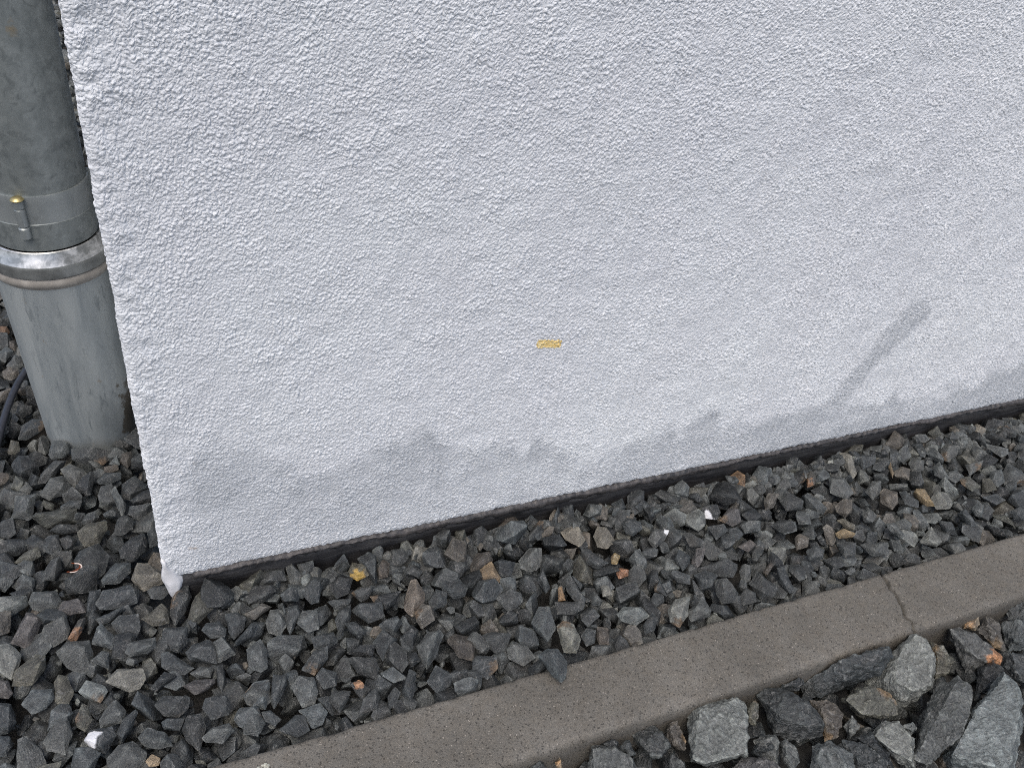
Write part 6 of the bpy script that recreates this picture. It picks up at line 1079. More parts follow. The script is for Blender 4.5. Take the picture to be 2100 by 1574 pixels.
8 113 -256 297 -328 -66 -4 18  23 193 -176 6534 -199 11 22 -69  22 118 -575 5350 -339 -56 17 -41  17 195 -1573 3843 -344 -7 -16 -94
7 154 -2146 -771 -226 -36 15 -28  7 146 -1634 5725 -334 -85 -26 -31  35 211 -652 6120 -109 17 -18 -21  25 139 3655 -1201 -209 -64 -11 -33
27 192 11330 -1431 -180 52 67 -46  16 127 -2803 2859 -172 13 -83 19  8 173 11989 -495 -149 -1 11 57  18 147 9499 -1208 -306 7 -78 -61
30 171 8418 -2060 -221 -10 -10 98  28 127 9977 -652 -328 -46 -49 -33  13 149 -1253 5441 -251 -36 47 -67  14 200 8867 -872 -324 -25 -14 36
14 133 -2159 2941 -361 20 3 -73  16 173 9538 -861 -322 -41 -16 84  7 185 -1400 2781 -199 1 -4 18  10 179 1987 -1026 -263 21 -44 31
27 168 5382 -436 -187 24 16 13  16 154 6440 -153 -129 -45 6 88  7 210 -2710 -164 -311 -14 26 38  25 188 5419 -1328 -295 -24 24 94
29 160 -1253 3706 -318 18 -24 -74  35 113 -2169 2516 -187 -24 -43 84  14 145 -1171 4073 -239 28 -96 4  16 144 4275 -1468 -257 -92 -18 -31
6 132 -1348 6920 -344 7 -4 38  9 142 -2555 1188 -301 -69 6 3  15 140 420 -1828 -232 45 13 -72  23 188 1243 -164 -196 -39 43 -34
35 235 -2357 4215 -251 28 -26 -49  13 118 6716 -765 -274 -36 69 -62  12 105 -2460 -1952 -288 -30 68 40  19 197 -1859 4506 -226 -55 24 -50
34 148 -2234 3053 -217 -42 2 -80  17 185 -520 736 -340 -59 -19 12  34 151 -1060 -1533 -190 86 39 -4  35 235 -352 7325 -176 -17 -11 93
29 183 -2149 1139 -197 -41 36 41  31 199 -426 -600 -196 -5 3 -92  10 156 -964 5084 -181 48 39 26  4 235 13612 -128 -160 -51 71 44
22 217 3074 -1325 -155 -47 27 40  28 139 2838 -507 -158 27 -1 6  23 182 -2257 -1318 -315 61 -24 -75  30 168 4403 -2068 -299 10 15 11
10 163 19 -2088 -238 60 39 -35  16 195 2589 -2035 -192 12 20 41  12 167 9961 -2033 -134 77 -58 15  5 163 12598 -1176 -156 15 21 -5
34 171 12244 -1882 -265 67 62 -26  17 235 13498 -811 -265 33 4 94  32 172 -644 5890 -106 -59 -1 -62  23 141 4197 -125 -128 -77 -56 6
6 152 -2603 4093 -231 -88 17 35  24 138 8605 -824 -271 -28 -13 22  18 147 9228 -997 -281 -18 59 3  6 97 -1884 1382 -50 4 -49 55
17 146 12006 -1701 -316 65 -70 2  28 144 -1199 3895 -177 -24 97 -2  27 95 -2800 315 -252 75 50 34  27 154 -2894 7088 -345 -59 72 -23
26 214 11923 -475 -268 -6 29 3  0 133 6797 -1190 -254 -25 -96 -12  6 103 11091 -2117 -276 57 -21 49  9 147 13751 -1753 -344 42 68 22
13 235 4035 -961 -185 19 16 -86  10 229 -2405 6376 -128 19 36 39  7 151 -1090 875 -323 11 -29 -70  7 198 12548 -129 -13 13 -42 -86
4 198 -2311 2515 -269 5 44 -49  35 157 -967 6994 -215 0 78 31  27 208 -2038 5551 -275 38 53 -11  20 168 4600 -430 -275 -23 -37 -76
0 177 13348 -1638 -328 1 12 -48  8 163 2523 -421 -231 25 46 50  17 194 10537 -251 -232 -48 39 -59  32 203 -1755 4254 -253 49 -17 57
20 235 -2864 2480 -273 -3 -33 42  19 153 -2583 4375 -273 20 58 -44  32 154 231 -1545 -297 -28 94 -10  28 148 -2807 3262 -318 22 -1 89
10 159 8291 -921 -152 53 66 -53  18 168 -1991 6070 -138 10 39 -86  10 175 -1044 4270 -272 -35 30 -77  12 134 -77 -1680 -316 -8 17 -55
4 165 10110 -1446 -202 -18 -4 69  24 148 -184 6890 -214 -75 33 45  8 114 605 -1226 -169 -66 -30 -46  7 95 -2252 7440 -354 72 -65 -17
16 158 6254 -93 -133 23 -4 29  3 163 7933 -2018 -303 -32 -50 59  12 127 10097 -1753 -231 -60 -36 -15  7 164 7835 -2104 -264 -25 -54 79
35 235 -2416 3768 -187 -12 7 -83  23 175 -2029 -237 -318 1 -20 -8  32 139 -1501 7711 -344 -98 6 -12  34 203 -1243 7711 -183 3 88 48
3 166 12079 -678 -220 -26 13 78  18 177 9359 -904 -279 -42 10 -80  21 142 -1306 6715 -369 10 -78 60  9 146 -280 -1752 -273 -4 -73 68
2 152 2097 -1677 -133 83 -13 -26  8 190 9593 -629 -355 3 -4 -46  12 105 -557 7078 -243 -38 -91 -4  28 144 -2886 5611 -325 11 44 85
28 151 4748 -1840 -315 4 33 -84  1 138 7630 -439 -103 61 34 61  34 202 -2800 7255 -305 3 4 -32  7 195 -2684 3913 -286 -6 -34 41
29 149 7245 -66 -173 0 77 -63  33 176 8354 -1310 -164 -44 -78 -17  32 109 699 -1135 -162 -24 32 90  7 127 4117 -103 -250 1 -15 -61
0 95 6711 -603 -306 56 53 38  28 133 -1719 4149 -185 14 62 -57  2 132 4895 -568 -138 36 54 44  11 102 9067 -1028 -260 -21 6 98
33 127 -178 -2066 -234 14 48 -63  5 118 -1328 186 -150 28 -8 -95  16 133 3714 -1923 -184 -70 -51 34  8 196 3896 -1241 -153 -20 50 -70
3 170 -1320 1126 -75 14 13 -36  15 153 3345 -1819 -373 12 4 -88  12 188 -2106 763 -186 11 6 -21  3 207 10503 -125 10 -35 84 34
0 151 -1137 5522 -114 2 24 87  0 211 -1948 3593 -133 -7 -40 85  29 223 -187 4773 -200 17 20 -36  19 145 6747 -1930 -200 -38 18 -84
33 118 -2388 2972 -181 12 -12 98  24 150 -1233 4992 -343 8 -98 -16  24 138 -695 5029 -239 3 -7 -58  26 114 -2327 3547 -225 4 96 24
2 155 -1583 -98 -148 17 0 98  29 229 -2426 52 -156 14 -2 45  32 179 -2655 4831 -120 18 23 91  19 146 -1018 6565 -196 -41 74 -50
13 224 -1831 7002 -242 -34 -17 48  6 135 -478 5931 -111 -6 7 74  13 197 7761 -447 -221 68 70 9  15 159 -316 6241 -184 -20 13 -89
18 182 -1766 -682 -141 -87 42 23  28 201 4838 -1990 -141 12 -58 -28  10 149 7092 -228 -101 -23 30 -89  29 174 -2509 4461 -93 30 -4 18
19 145 11719 -981 -294 -34 20 67  17 142 9179 -568 -353 6 -11 -30  23 235 12086 -252 -100 -53 -6 23  14 235 8293 -1682 -244 74 61 -5
3 171 -392 6827 -97 -86 -49 11  3 176 -2857 2658 -166 -54 62 56  23 196 -955 1873 -120 28 66 -66  14 147 12280 -446 -219 -12 -52 82
10 123 13106 -1583 -229 92 11 27  15 144 -2182 -1688 -291 -2 -32 -40  32 205 -2409 1236 -227 -39 9 -6  13 175 13234 -686 -209 -56 33 -39
21 198 -2841 4880 -163 10 -45 -72  33 134 6586 -713 -243 -5 12 93  25 181 -2717 2430 -148 3 -64 73  19 192 -1781 7698 -121 -14 87 45
11 112 4659 -1407 -109 -34 32 -18  20 155 -2517 5964 -143 -23 -36 -39  15 204 13106 -1947 -218 35 -84 -22  12 225 -2516 1732 -226 -28 16 -13
16 152 13345 -996 -193 -20 -26 36  25 148 -1064 6057 -206 41 -20 72  15 178 11926 -751 -182 -30 -18 74  9 111 9791 -1931 -347 -18 78 -42
11 191 -2480 1060 -133 -2 -29 -77  15 133 11112 -82 -67 10 -15 -19  19 180 -1638 7139 -298 -16 5 34  5 163 -2317 1643 -99 -63 15 8
22 194 4676 -2036 -294 -13 42 -15  35 148 -2719 5529 -286 -41 67 25  31 139 8228 -1306 -232 11 7 82  24 107 2062 -1096 -129 6 52 -84
3 106 -2427 752 -177 42 11 -11  18 132 -2533 -107 -285 10 13 50  33 187 1546 -670 -182 37 -78 -42  3 145 9213 -1976 -209 -83 4 -50
15 199 5406 -1746 -191 16 34 -92  35 212 -1074 -1987 -110 -67 -73 -14  29 121 -303 5660 -165 -39 -72 -47  22 181 -1669 -2033 -193 30 -9 -15
21 164 2174 -321 -220 55 33 72  21 164 11277 -1898 -321 71 -35 51  11 174 6405 -968 -216 -86 -18 23  30 202 -1859 5439 -159 14 -18 83
10 126 12608 -708 -216 13 4 -89  29 121 11359 -267 -80 26 -23 64  20 192 5867 -1160 -199 5 48 84  35 153 -792 -647 -163 -22 56 -34
22 172 4510 -1566 -190 -31 13 49  21 166 13538 -1314 -322 47 -63 25  13 146 11245 -1156 -238 -35 25 41  33 168 3596 -1466 -230 -36 -11 0
28 153 -2307 6631 -175 55 83 6  19 178 3222 -2074 -280 -44 -42 -14  21 178 -2359 1966 -157 60 -2 55  13 135 -592 -1911 -226 82 36 -7
23 143 -2952 5765 -313 -52 -67 18  32 199 -2304 3229 -146 -32 -20 -34  28 139 8608 -1169 -237 83 -37 39  0 104 7166 -156 -241 87 -9 15
2 95 11307 -2122 -287 -97 -6 16  34 131 -1994 627 -125 -32 -78 39  24 178 -1374 3187 -282 62 54 -9  24 219 -2566 5406 -223 -62 2 64
21 213 -1845 -1577 -228 -50 -11 85  5 156 -417 4411 -155 71 32 -55  31 145 13216 -441 -132 34 6 -94  15 166 -2732 3440 -370 -12 3 99
23 120 -2677 3184 -228 -60 70 -36  5 117 -72 4456 -345 22 -30 39  2 183 1373 -1802 -148 76 14 -50  12 175 -2065 7610 -161 8 14 96
16 162 -1898 -1708 -239 46 47 -58  27 117 -1159 -252 -183 70 20 52  5 178 -1614 6699 -174 -24 12 -6  17 159 -1356 673 -330 -2 2 -39
35 195 -1857 3295 -125 51 60 -61  18 149 -516 1064 -207 -73 -41 -51  26 162 -1537 -1586 -161 87 -11 -2  12 229 -1791 -919 -166 10 -12 -26
9 185 -1390 5967 -218 25 -45 -68  24 139 -2225 3364 -171 12 -27 -15  13 128 2043 -2087 -123 -98 17 7  30 203 -2808 1004 -170 44 -50 -23
34 142 560 -1104 -163 -38 -32 -50  18 196 -2033 2186 -146 2 -4 95  8 148 5793 -563 -131 36 52 68  23 235 -455 1586 -267 -10 21 -97
28 213 4799 -751 -261 77 7 31  10 205 9476 -1608 -203 6 8 -50  16 162 -2636 5065 -168 17 34 92  19 156 11843 -628 -105 13 -27 -4
27 95 3683 -2080 -179 44 66 -29  31 136 -1052 5735 -165 -49 -1 74  30 132 9188 -1738 -206 23 -20 -64  25 166 8125 -991 -142 -16 -27 66
15 217 6008 -1630 -203 31 23 74  34 194 3362 -1190 -189 -9 12 -89  28 177 -2499 2657 -182 32 -60 73  20 161 8744 -1445 -186 69 12 -32
29 225 9146 -496 -181 -4 20 30  10 153 11594 -1367 -162 -2 -12 51  33 144 8799 -860 -233 -22 94 2  19 150 -1994 6614 -222 -62 -12 -32
9 220 -180 5120 -276 -33 1 46  10 175 6123 -1996 -141 -16 29 -4  24 200 6950 -875 -207 -58 -20 -32  14 157 -2132 -266 -255 23 -12 33
15 168 -1995 6002 -250 95 -4 8  31 96 7334 -1231 -180 14 90 41  26 235 8760 -1807 -288 25 79 -53  35 193 -2419 4033 -138 34 -25 -28
10 190 8730 -293 -198 -8 -80 -9  6 119 10960 -450 -167 68 -57 36  2 104 -2948 6962 -268 -75 64 -8  24 208 -1071 701 -249 12 95 -24
16 141 -599 7369 -289 -31 -74 -53  28 199 -1918 -2055 -278 59 -30 -26  12 220 -2855 3813 -187 19 -35 42  20 159 8902 -148 -177 -28 -25 75
25 117 -2624 4271 -254 -50 -12 -34  30 148 -1492 4496 -93 -35 43 -37  22 121 -1054 6816 -181 -70 43 57  13 200 -950 5946 -85 -12 -43 -74
6 134 10468 -2078 -333 -4 -29 -2  12 183 -1427 3919 -188 37 70 -20  29 235 12726 -1935 -219 2 -32 -74  22 163 7471 -1756 -185 0 11 -75
32 189 10195 -1900 -198 -38 8 -3  0 155 -2890 5213 -214 13 -50 -79  19 132 1646 -855 -183 -86 12 44  3 158 12714 -1696 -228 55 -58 10
26 235 4605 -227 -176 -29 76 -52  20 200 -1860 225 -184 41 14 -24  35 178 -719 -855 -201 -38 17 10  31 201 -2687 3618 -145 -15 -24 90
12 95 -524 2725 -227 -8 -45 88  26 135 11260 -1195 -336 -70 -43 54  21 95 2872 -526 -329 -40 -48 -73  26 159 -318 7033 -226 -10 66 -55
25 137 -491 6323 -191 -5 -27 92  23 205 11486 -1905 -227 -19 -27 -27  6 161 1362 -1582 -199 -9 43 -65  19 196 -2697 1126 -261 39 24 86
26 140 -2166 1280 -201 73 20 8  19 142 -2614 2564 -128 -8 47 80  32 197 1577 -1228 -195 -13 -72 -46  23 165 -2394 1827 -174 35 -73 -19
20 202 -2427 -1816 -181 35 6 -17  30 154 -1190 5831 -131 -35 19 80  1 127 -1567 3772 -185 -65 -11 -13  23 227 -2730 -491 -300 -6 52 -83
10 107 3634 -155 -209 -78 3 -8  4 123 12046 -68 -194 -47 5 71  13 118 -2362 -1257 -159 33 -1 -46  15 110 -1434 2552 -245 37 -14 47
7 140 8573 -1689 -306 -46 1 -60  28 184 5497 -574 -208 -47 8 -84  8 146 -2096 2950 -227 -11 22 -13  20 118 8645 -865 -168 -10 86 5
13 120 209 -441 -109 76 -26 -57  2 231 -2124 -511 -245 -13 -2 82  20 213 -1966 1317 -252 27 4 -84  33 142 -1723 1333 -124 -41 0 -35
1 147 1870 -2015 -156 40 -88 20  29 219 -1875 2555 -119 16 -5 30  2 160 -2177 2419 -300 50 18 -19  10 98 -2489 6710 -158 -2 -78 54
27 211 -2603 344 -172 39 18 -89  3 185 -1946 2822 -174 27 10 -94  20 162 7761 -1885 -280 1 -34 80  27 235 -2629 6079 -61 86 -40 9
25 192 10573 -1467 -293 21 23 -10  4 218 -1314 -276 -134 64 70 19  25 175 9024 -1926 -214 -19 48 9  25 123 -2741 4985 -128 30 47 -22
23 235 -377 4112 -195 -85 53 -5  18 180 -1697 6312 -163 -38 -61 69  34 153 -174 4022 -331 -95 -3 -4  35 145 11024 -1836 -321 -74 -29 -59
31 136 9516 -659 -273 -49 -85 -21  25 113 -374 5750 -223 20 -88 -14  1 112 225 -2075 -232 0 -22 -45  12 235 8918 -555 -282 -9 14 -7
10 139 3384 -445 -94 8 15 72  17 134 1736 -295 -72 46 -5 50  5 197 -1314 6537 -121 40 1 44  5 147 355 -1064 -160 2 -30 -6
35 192 -2816 3056 -161 -42 33 65  20 108 -1660 7515 -329 26 -1 -94  13 213 -810 5029 -156 -11 36 -89  33 143 10864 -587 -269 -24 72 12
5 178 -2682 1533 -58 -96 -22 7  6 132 -628 4616 -247 7 22 73  2 164 -2653 2917 -116 -64 36 -59  20 163 -1327 4563 -193 -8 87 -27
2 177 -2917 962 -323 -39 48 -68  27 96 -2421 -258 -357 20 78 17  4 156 -49 5299 -271 -49 44 -53  15 190 9827 -2045 -302 -16 -41 80
3 143 -2924 1379 -221 14 83 34  0 130 -2803 1834 -191 13 -40 86  33 138 -2214 -1754 -195 -96 -9 -24  31 120 -468 5687 -269 -6 -60 -30
28 134 1066 -1187 -141 -15 35 -48  34 129 9406 -466 -233 -76 -29 13  25 164 -1731 -447 -299 10 8 -35  35 183 -1182 4636 -293 -29 18 94
13 95 11839 -1803 -201 85 39 -12  25 208 1642 -1946 -207 -16 0 89  4 195 10840 -1420 -159 8 -25 -87  12 235 -1711 964 -114 -17 -10 61
5 107 -1461 6140 -199 34 11 8  35 104 12719 -656 -135 -8 61 68  32 187 -2901 1463 -348 81 59 8  22 182 10617 -1976 -238 10 43 -87
31 228 -802 4400 -275 34 -1 -80  28 124 -2097 3093 -139 -50 -25 33  17 173 -922 7741 -239 70 -42 40  17 235 -2191 5147 -164 15 -47 87
24 179 -2365 4904 -143 14 -6 -28  12 165 7006 -2088 -274 44 62 -23  20 146 3571 -1068 -184 40 -16 5  8 157 5622 -2016 -312 88 -26 -36
11 113 -1407 2983 -168 -79 5 -52  7 167 6330 -746 -205 8 15 -60  18 133 13461 -1201 -289 -75 18 54  3 235 -1135 7097 -91 12 43 63
25 174 8089 -1741 -228 -82 14 -29  34 126 9351 -1220 -236 30 -4 -70  35 119 -1697 1843 -225 66 52 -22  2 151 -2518 2950 -287 34 52 6
29 122 -2070 1749 -207 4 26 14  19 184 -1361 2294 -154 68 72 -4  23 187 -2192 5578 -174 11 8 4  9 235 4971 -1032 -141 -11 40 76
23 134 -2750 4435 -178 -34 26 -76  2 187 9365 -1504 -276 19 -28 91  1 144 -1955 -288 -84 4 -4 32  16 235 -1856 1795 -85 -30 -14 30
27 124 6030 -348 -103 -65 39 -48  27 156 5209 -181 36 -7 -32 -90  14 191 -1491 763 -235 41 15 70  35 155 6684 -111 -129 -1 -61 -27
17 181 -2112 536 -143 38 28 84  16 235 -1763 5917 -150 -7 30 -50  29 230 -1581 6994 -89 -3 -14 -72  9 137 -2152 2332 -200 39 2 -44
31 151 -2078 4623 -355 -12 -97 -16  12 142 -1618 -1660 -242 -60 -26 -48  27 116 -1960 4027 -349 1 2 99  22 209 -618 7565 -221 -42 -50 10
35 153 5970 -2074 -193 -12 32 -93  12 193 -1583 1948 -87 18 9 -43  7 130 -2212 6212 -133 -64 34 33  6 219 -2086 4602 -138 -15 -51 78
29 150 -2195 3922 -189 13 64 -76  21 114 13039 -883 -248 53 18 -74  15 159 3470 -297 -121 15 -26 -54  4 235 -1314 4857 -185 17 1 98
32 153 -884 1482 -125 -52 54 57  14 217 -1371 3826 -317 14 -52 -50  28 174 -2639 -826 -289 5 -53 -18  19 166 -807 5980 -196 -81 5 49
7 235 -2490 5172 -124 -40 0 -40  35 149 -2080 3485 -196 -36 32 83  23 140 -932 4377 -183 -65 38 47  3 183 13219 -1378 -210 -40 45 79
22 167 -245 7621 -224 27 24 -44  7 219 6529 -1104 -157 -82 -51 12  18 235 469 -195 17 -62 -71 -31  14 228 12532 -1824 -180 13 -37 -49
18 110 -1986 -1818 -362 26 97 1  34 102 -2521 2820 -242 58 -73 -17  3 106 -1509 7100 -235 -23 -15 -26  24 192 8076 -1188 -213 54 67 -7
1 152 -1290 701 -186 30 1 -85  12 186 6791 -1048 -137 -12 -33 -56  8 134 -777 -1074 -184 21 97 -2  11 189 -2083 -1068 -132 75 61 -25
11 161 12371 -1720 -172 -6 -37 -39  15 174 -2355 -1177 -224 -75 -57 -31  2 207 -1944 4083 -206 19 18 69  6 152 -2932 4419 -230 25 -60 -11
8 224 -1386 5685 -122 -6 -25 -31  17 189 -253 5501 -198 22 -43 -75  6 120 4675 -2073 -128 12 -23 73  25 235 4710 -980 -153 42 -8 71
35 170 -1882 -550 -169 2 22 78  29 187 -2579 1943 -62 -91 -40 3  27 155 -2621 3827 -118 -49 23 84  28 125 -1446 -709 -174 -33 15 87
13 142 -2666 7500 -350 -85 -53 0  32 179 1102 -1403 -172 64 15 73  25 118 10059 -1307 -141 -25 30 -88  27 169 -2131 7196 -128 -66 56 29
4 165 -2275 1291 -101 93 -34 12  3 109 11856 -92 -55 22 4 -67  8 235 -2047 6736 -140 5 0 75  28 206 -421 2530 -124 24 3 93
19 150 -1338 1888 -215 33 3 -71  34 110 -1439 4670 -108 -64 -53 -6  1 157 -2420 1436 -134 -54 -41 -34  4 196 6318 -474 -131 -84 -12 -47
26 134 -685 7726 -329 42 71 -28  17 224 -2513 -1226 -287 -36 -89 -17  24 156 13250 -1738 -236 -73 43 -15  30 155 10685 -1740 -235 5 30 66
6 206 -152 1222 -135 -12 -2 52  15 148 -2889 5466 -248 90 -25 5  22 159 5117 -1204 -220 -66 10 62  17 176 -1294 3002 -186 -22 53 -44
26 225 -48 -1839 -181 -40 -14 60  10 206 -2197 2755 -90 -88 -5 22  34 183 3289 -1796 -202 -37 -9 89  28 164 13670 -680 -142 -23 -41 21
8 124 10895 -771 -199 26 -71 -26  9 180 1149 -519 -142 45 63 12  5 95 7322 -1528 -244 -76 65 1  28 116 -129 7729 -242 -29 83 34
27 159 7038 -1914 -184 -14 84 -12  15 130 -1560 -1801 -217 -3 -13 -99  5 132 -2128 1175 -14 -93 -16 18  20 143 11824 -321 -163 21 72 -9
12 202 -1893 1198 -71 -2 23 97  21 200 13353 -217 -171 0 -1 72  21 138 -621 -1089 -170 47 72 -2  24 152 -2766 3444 -243 90 1 -42
33 154 2449 -1577 -214 -54 -29 47  32 235 -153 7169 -134 64 16 57  32 145 7602 -1535 -171 12 -16 41  7 208 -2046 4357 -181 42 -70 13
19 138 6544 -1973 -197 -53 84 -12  25 138 -465 4583 -313 -9 12 27  26 95 61 -1277 -278 12 42 19  22 177 -2796 2027 -127 50 21 -29
35 110 -1577 5840 -152 -4 84 -22  10 140 4573 -611 -174 -21 20 12  5 95 -1061 6701 -138 62 -70 20  34 146 2327 -1560 -115 -22 64 30
11 144 -2899 3296 -188 -4 -86 13  3 209 -796 4153 -153 82 -17 -25  11 163 8133 -518 -134 -51 81 27  35 190 -1362 6243 -108 -10 10 -82
31 172 3076 -2045 -211 31 32 -38  5 152 -1525 6018 -134 50 -14 -47  16 137 -2104 1875 -116 -4 -33 -47  32 203 2762 -743 -187 8 18 -74
0 130 9154 -293 -64 -3 45 83  24 184 9870 -621 -175 2 51 21  19 131 -620 5468 -206 -5 4 88  16 197 12790 -1311 -84 23 -8 93
17 187 -1623 5212 -269 28 -51 9  5 114 -1642 2265 -178 -71 -42 -30  20 194 5485 -1004 -133 38 -86 -35  26 179 -1991 5275 -235 6 100 -7
6 182 5366 -744 -122 60 -38 -9  10 161 5106 -971 -280 -68 -4 -12  8 213 11255 -1782 -231 -30 -84 34  12 109 -323 6764 -211 -26 -43 -12
21 207 5334 -1236 -120 -21 75 -61  13 119 2008 -1546 -263 -74 21 -6  5 144 3738 -922 -81 24 -13 -31  31 119 5585 -1303 -347 24 -2 72
23 226 -2581 -238 -194 -26 5 14  18 142 -1429 825 -82 -87 -46 6  12 150 8095 -1298 -310 -48 23 -32  14 138 -265 3711 -347 46 -39 -8
32 169 -601 6400 -116 -8 99 -6  32 192 -1377 4355 -200 8 -45 -66  16 232 -165 4247 -280 -50 20 27  1 186 3669 -1669 -153 -17 7 -97
28 130 -1968 7413 -146 -28 -34 -25  3 146 -361 2774 -192 0 -30 -95  26 187 -1773 7203 -170 64 40 -32  14 140 -824 5554 -124 69 26 51
0 130 3225 -1145 -97 44 46 64  3 178 11008 -1601 -168 7 4 29  6 125 2724 -1945 -59 -8 -40 91  30 179 -2223 6362 -44 12 -33 -58
2 202 -1541 5484 -76 -15 -90 42  9 158 4593 -1097 -185 -6 47 7  17 193 3390 -1426 -206 -13 -21 68  5 176 12165 -2074 -305 3 55 66
28 166 3568 -1364 -107 -21 -42 -84  9 167 -2221 1757 -119 42 13 -86  11 158 8910 -362 -87 40 65 -43  0 162 -366 6562 -133 -15 6 50
19 136 2862 -1190 -132 43 87 18  15 170 -1524 -2048 -264 -32 88 20  21 216 -1931 5802 -95 85 5 39  33 209 -2152 -316 -127 -32 20 -48
30 178 -2301 5445 -84 38 34 -8  7 177 347 -1912 -229 -22 88 -15  15 197 -2703 4534 -89 16 17 41  16 205 10440 -786 -183 19 47 -42
26 126 -1614 5433 -215 -49 -39 76  32 151 -2613 34 -324 84 48 -16  22 137 8604 -1009 -241 -26 10 43  23 208 -2494 3406 -210 -36 13 -72
3 197 -970 3985 -176 -22 22 81  2 172 -35 -1083 -133 -1 16 8  19 146 -1829 -1391 -196 56 78 -25  10 235 13588 -1757 -260 -34 -16 -93
20 134 7590 -952 -215 38 -31 -80  35 109 8490 -723 -333 43 -62 27  14 161 7206 -1995 -257 65 13 39  13 200 -1653 7435 -176 1 -98 17
22 139 -2723 3291 -202 40 31 55  16 141 3286 -1432 -124 -18 -18 94  34 174 -2625 -643 -250 -21 97 8  29 140 -103 2077 -151 -67 52 -48
9 135 195 -1947 -243 2 21 -28  11 149 9595 -507 -162 -29 -69 35  5 113 7597 -1314 -277 -44 82 -23  21 173 8576 -1934 -209 -5 73 65
34 178 -2897 1575 -146 -30 -78 -32  2 137 -1984 7000 -246 32 56 31  17 215 -2228 7283 -194 -15 4 -93  6 198 10442 -1852 -150 8 4 32
18 132 3936 -1620 -333 -81 -9 -57  31 206 -2706 3988 -89 -1 63 -35  23 157 -1216 7340 -143 59 -28 -51  6 129 8011 -1902 -208 -68 -38 -62
16 146 4589 -785 -192 -52 -38 3  22 136 2849 -1371 -173 -21 42 -88  3 153 -1536 2178 -67 55 -37 -41  11 179 -2669 5789 -84 -6 -9 74
8 114 -1885 2096 -103 -17 -1 -34  6 127 3934 -1010 -90 58 62 51  28 118 13593 -968 -246 -5 18 -89  33 154 9993 -497 -215 5 18 70
7 113 -689 -1191 -343 -67 -12 67  10 156 -1623 6456 -123 25 55 50  17 171 8473 -1150 -182 -74 30 -49  9 163 -105 3641 -334 32 30 -8
0 134 5605 -1495 -82 -21 1 -86  19 173 1806 -1113 -212 51 61 -1  20 163 -2365 6107 -139 -57 -51 -56  1 200 11687 -1595 -123 3 -40 87
6 163 -2109 -1562 -167 -81 58 -3  26 96 -2723 5647 -351 -38 -15 -15  19 130 -982 -2088 -251 -42 -27 78  27 120 -941 6687 -73 -78 -38 -40
17 103 9352 -507 -115 64 23 -53  27 193 -622 2214 -145 -27 -32 -43  24 115 -2088 3835 -152 5 31 -32  1 143 -2192 5956 -122 -1 -41 11
5 152 9410 -1323 -162 28 9 -34  9 235 8990 -1011 -164 -6 -57 50  30 202 8450 -797 -130 27 44 73  13 235 10817 -1091 -190 59 25 -71
15 134 785 -201 -119 49 -68 32  1 148 6399 -1971 -171 29 -20 86  33 152 -2054 253 -152 21 40 -43  17 167 10032 -394 -104 -5 -15 6
15 108 -1244 3080 -270 -30 66 9  13 199 7104 -1729 -237 58 -28 -70  6 168 6109 -784 -146 17 -48 -2  3 175 6151 -557 -124 12 45 56
28 105 -684 4829 -337 20 -45 19  6 157 -1397 4132 -139 53 6 6  34 169 -1051 877 -133 -24 -91 -27  30 182 5211 -1756 -110 -37 55 -44
23 235 -1221 -1753 -158 70 19 55  6 151 7234 -1541 -128 68 29 67  4 130 13613 -996 -366 -25 -7 -62  10 170 -2069 5328 -83 28 85 -43
5 151 -1230 -1461 -175 -50 -59 6  26 145 -2002 3864 -244 3 -27 -93  34 122 -1641 679 -111 75 6 36  26 235 13684 -335 -119 34 74 21
4 231 -2022 915 -30 -21 -10 -5  33 150 -2012 -1864 -221 -15 -82 -27  18 95 -2020 -1039 -240 -12 21 44  19 149 -1459 470 -111 -25 31 -92
28 148 -2577 4285 -102 -54 -53 -35  33 199 4418 -2081 -134 55 16 -16  29 163 -2832 6555 -198 73 22 -63  25 132 12949 -484 -101 -74 -31 42
35 193 -2428 3562 -78 25 -2 -3  19 128 578 -2032 -300 59 -4 63  26 216 -2895 7458 -278 -78 56 -16  5 125 -243 5787 -150 -14 56 -82
9 148 10664 -1377 -199 -70 -39 54  35 222 6593 -604 -120 -13 -12 -90  17 119 -2311 5023 -205 24 20 -10  8 141 -929 1024 -180 55 -49 52
7 235 -979 4628 -188 5 17 34  13 175 -1475 5242 -110 -82 46 -10  30 159 -2420 -1378 -181 -29 65 64  5 112 -1235 4032 -142 44 62 -46
32 154 -1571 4211 -159 82 -45 1  31 235 12947 -1209 -274 18 -69 -38  13 230 5072 -1418 -146 47 -86 18  16 151 -1180 6084 -114 -88 -28 34
31 195 12349 -1307 -157 12 -56 62  25 117 -2758 2317 -268 4 -48 9  32 225 -776 6969 -140 14 2 -72  28 179 -2444 -2083 -232 49 -26 6
5 162 -262 5258 -314 -65 23 -53  7 191 12556 -987 -190 43 24 -86  35 148 12996 -1476 -149 11 4 -58  4 188 -2621 6668 -193 -20 17 -79
19 174 11499 -1196 -139 -4 18 -90  24 145 -2665 2232 -145 36 82 6  29 170 5500 -1357 -87 -4 -74 -33  26 168 772 -461 -164 -3 30 -58
4 179 -1503 5029 -101 27 5 89  27 161 -2618 5608 -189 -67 -20 64  8 207 10898 -1949 -219 -34 27 -26  32 141 11123 -1942 -289 -32 8 80
33 125 7037 -1395 -134 -82 -10 44  27 164 8690 -2048 -292 -47 26 -45  22 186 -500 6964 -154 -60 6 46  1 134 13238 -845 -118 -87 26 31
11 171 9912 -1780 -156 -12 -29 -17  2 152 5258 -1552 -200 60 47 57  35 124 11555 -999 -180 7 12 -48  8 181 -563 4612 -164 9 13 68
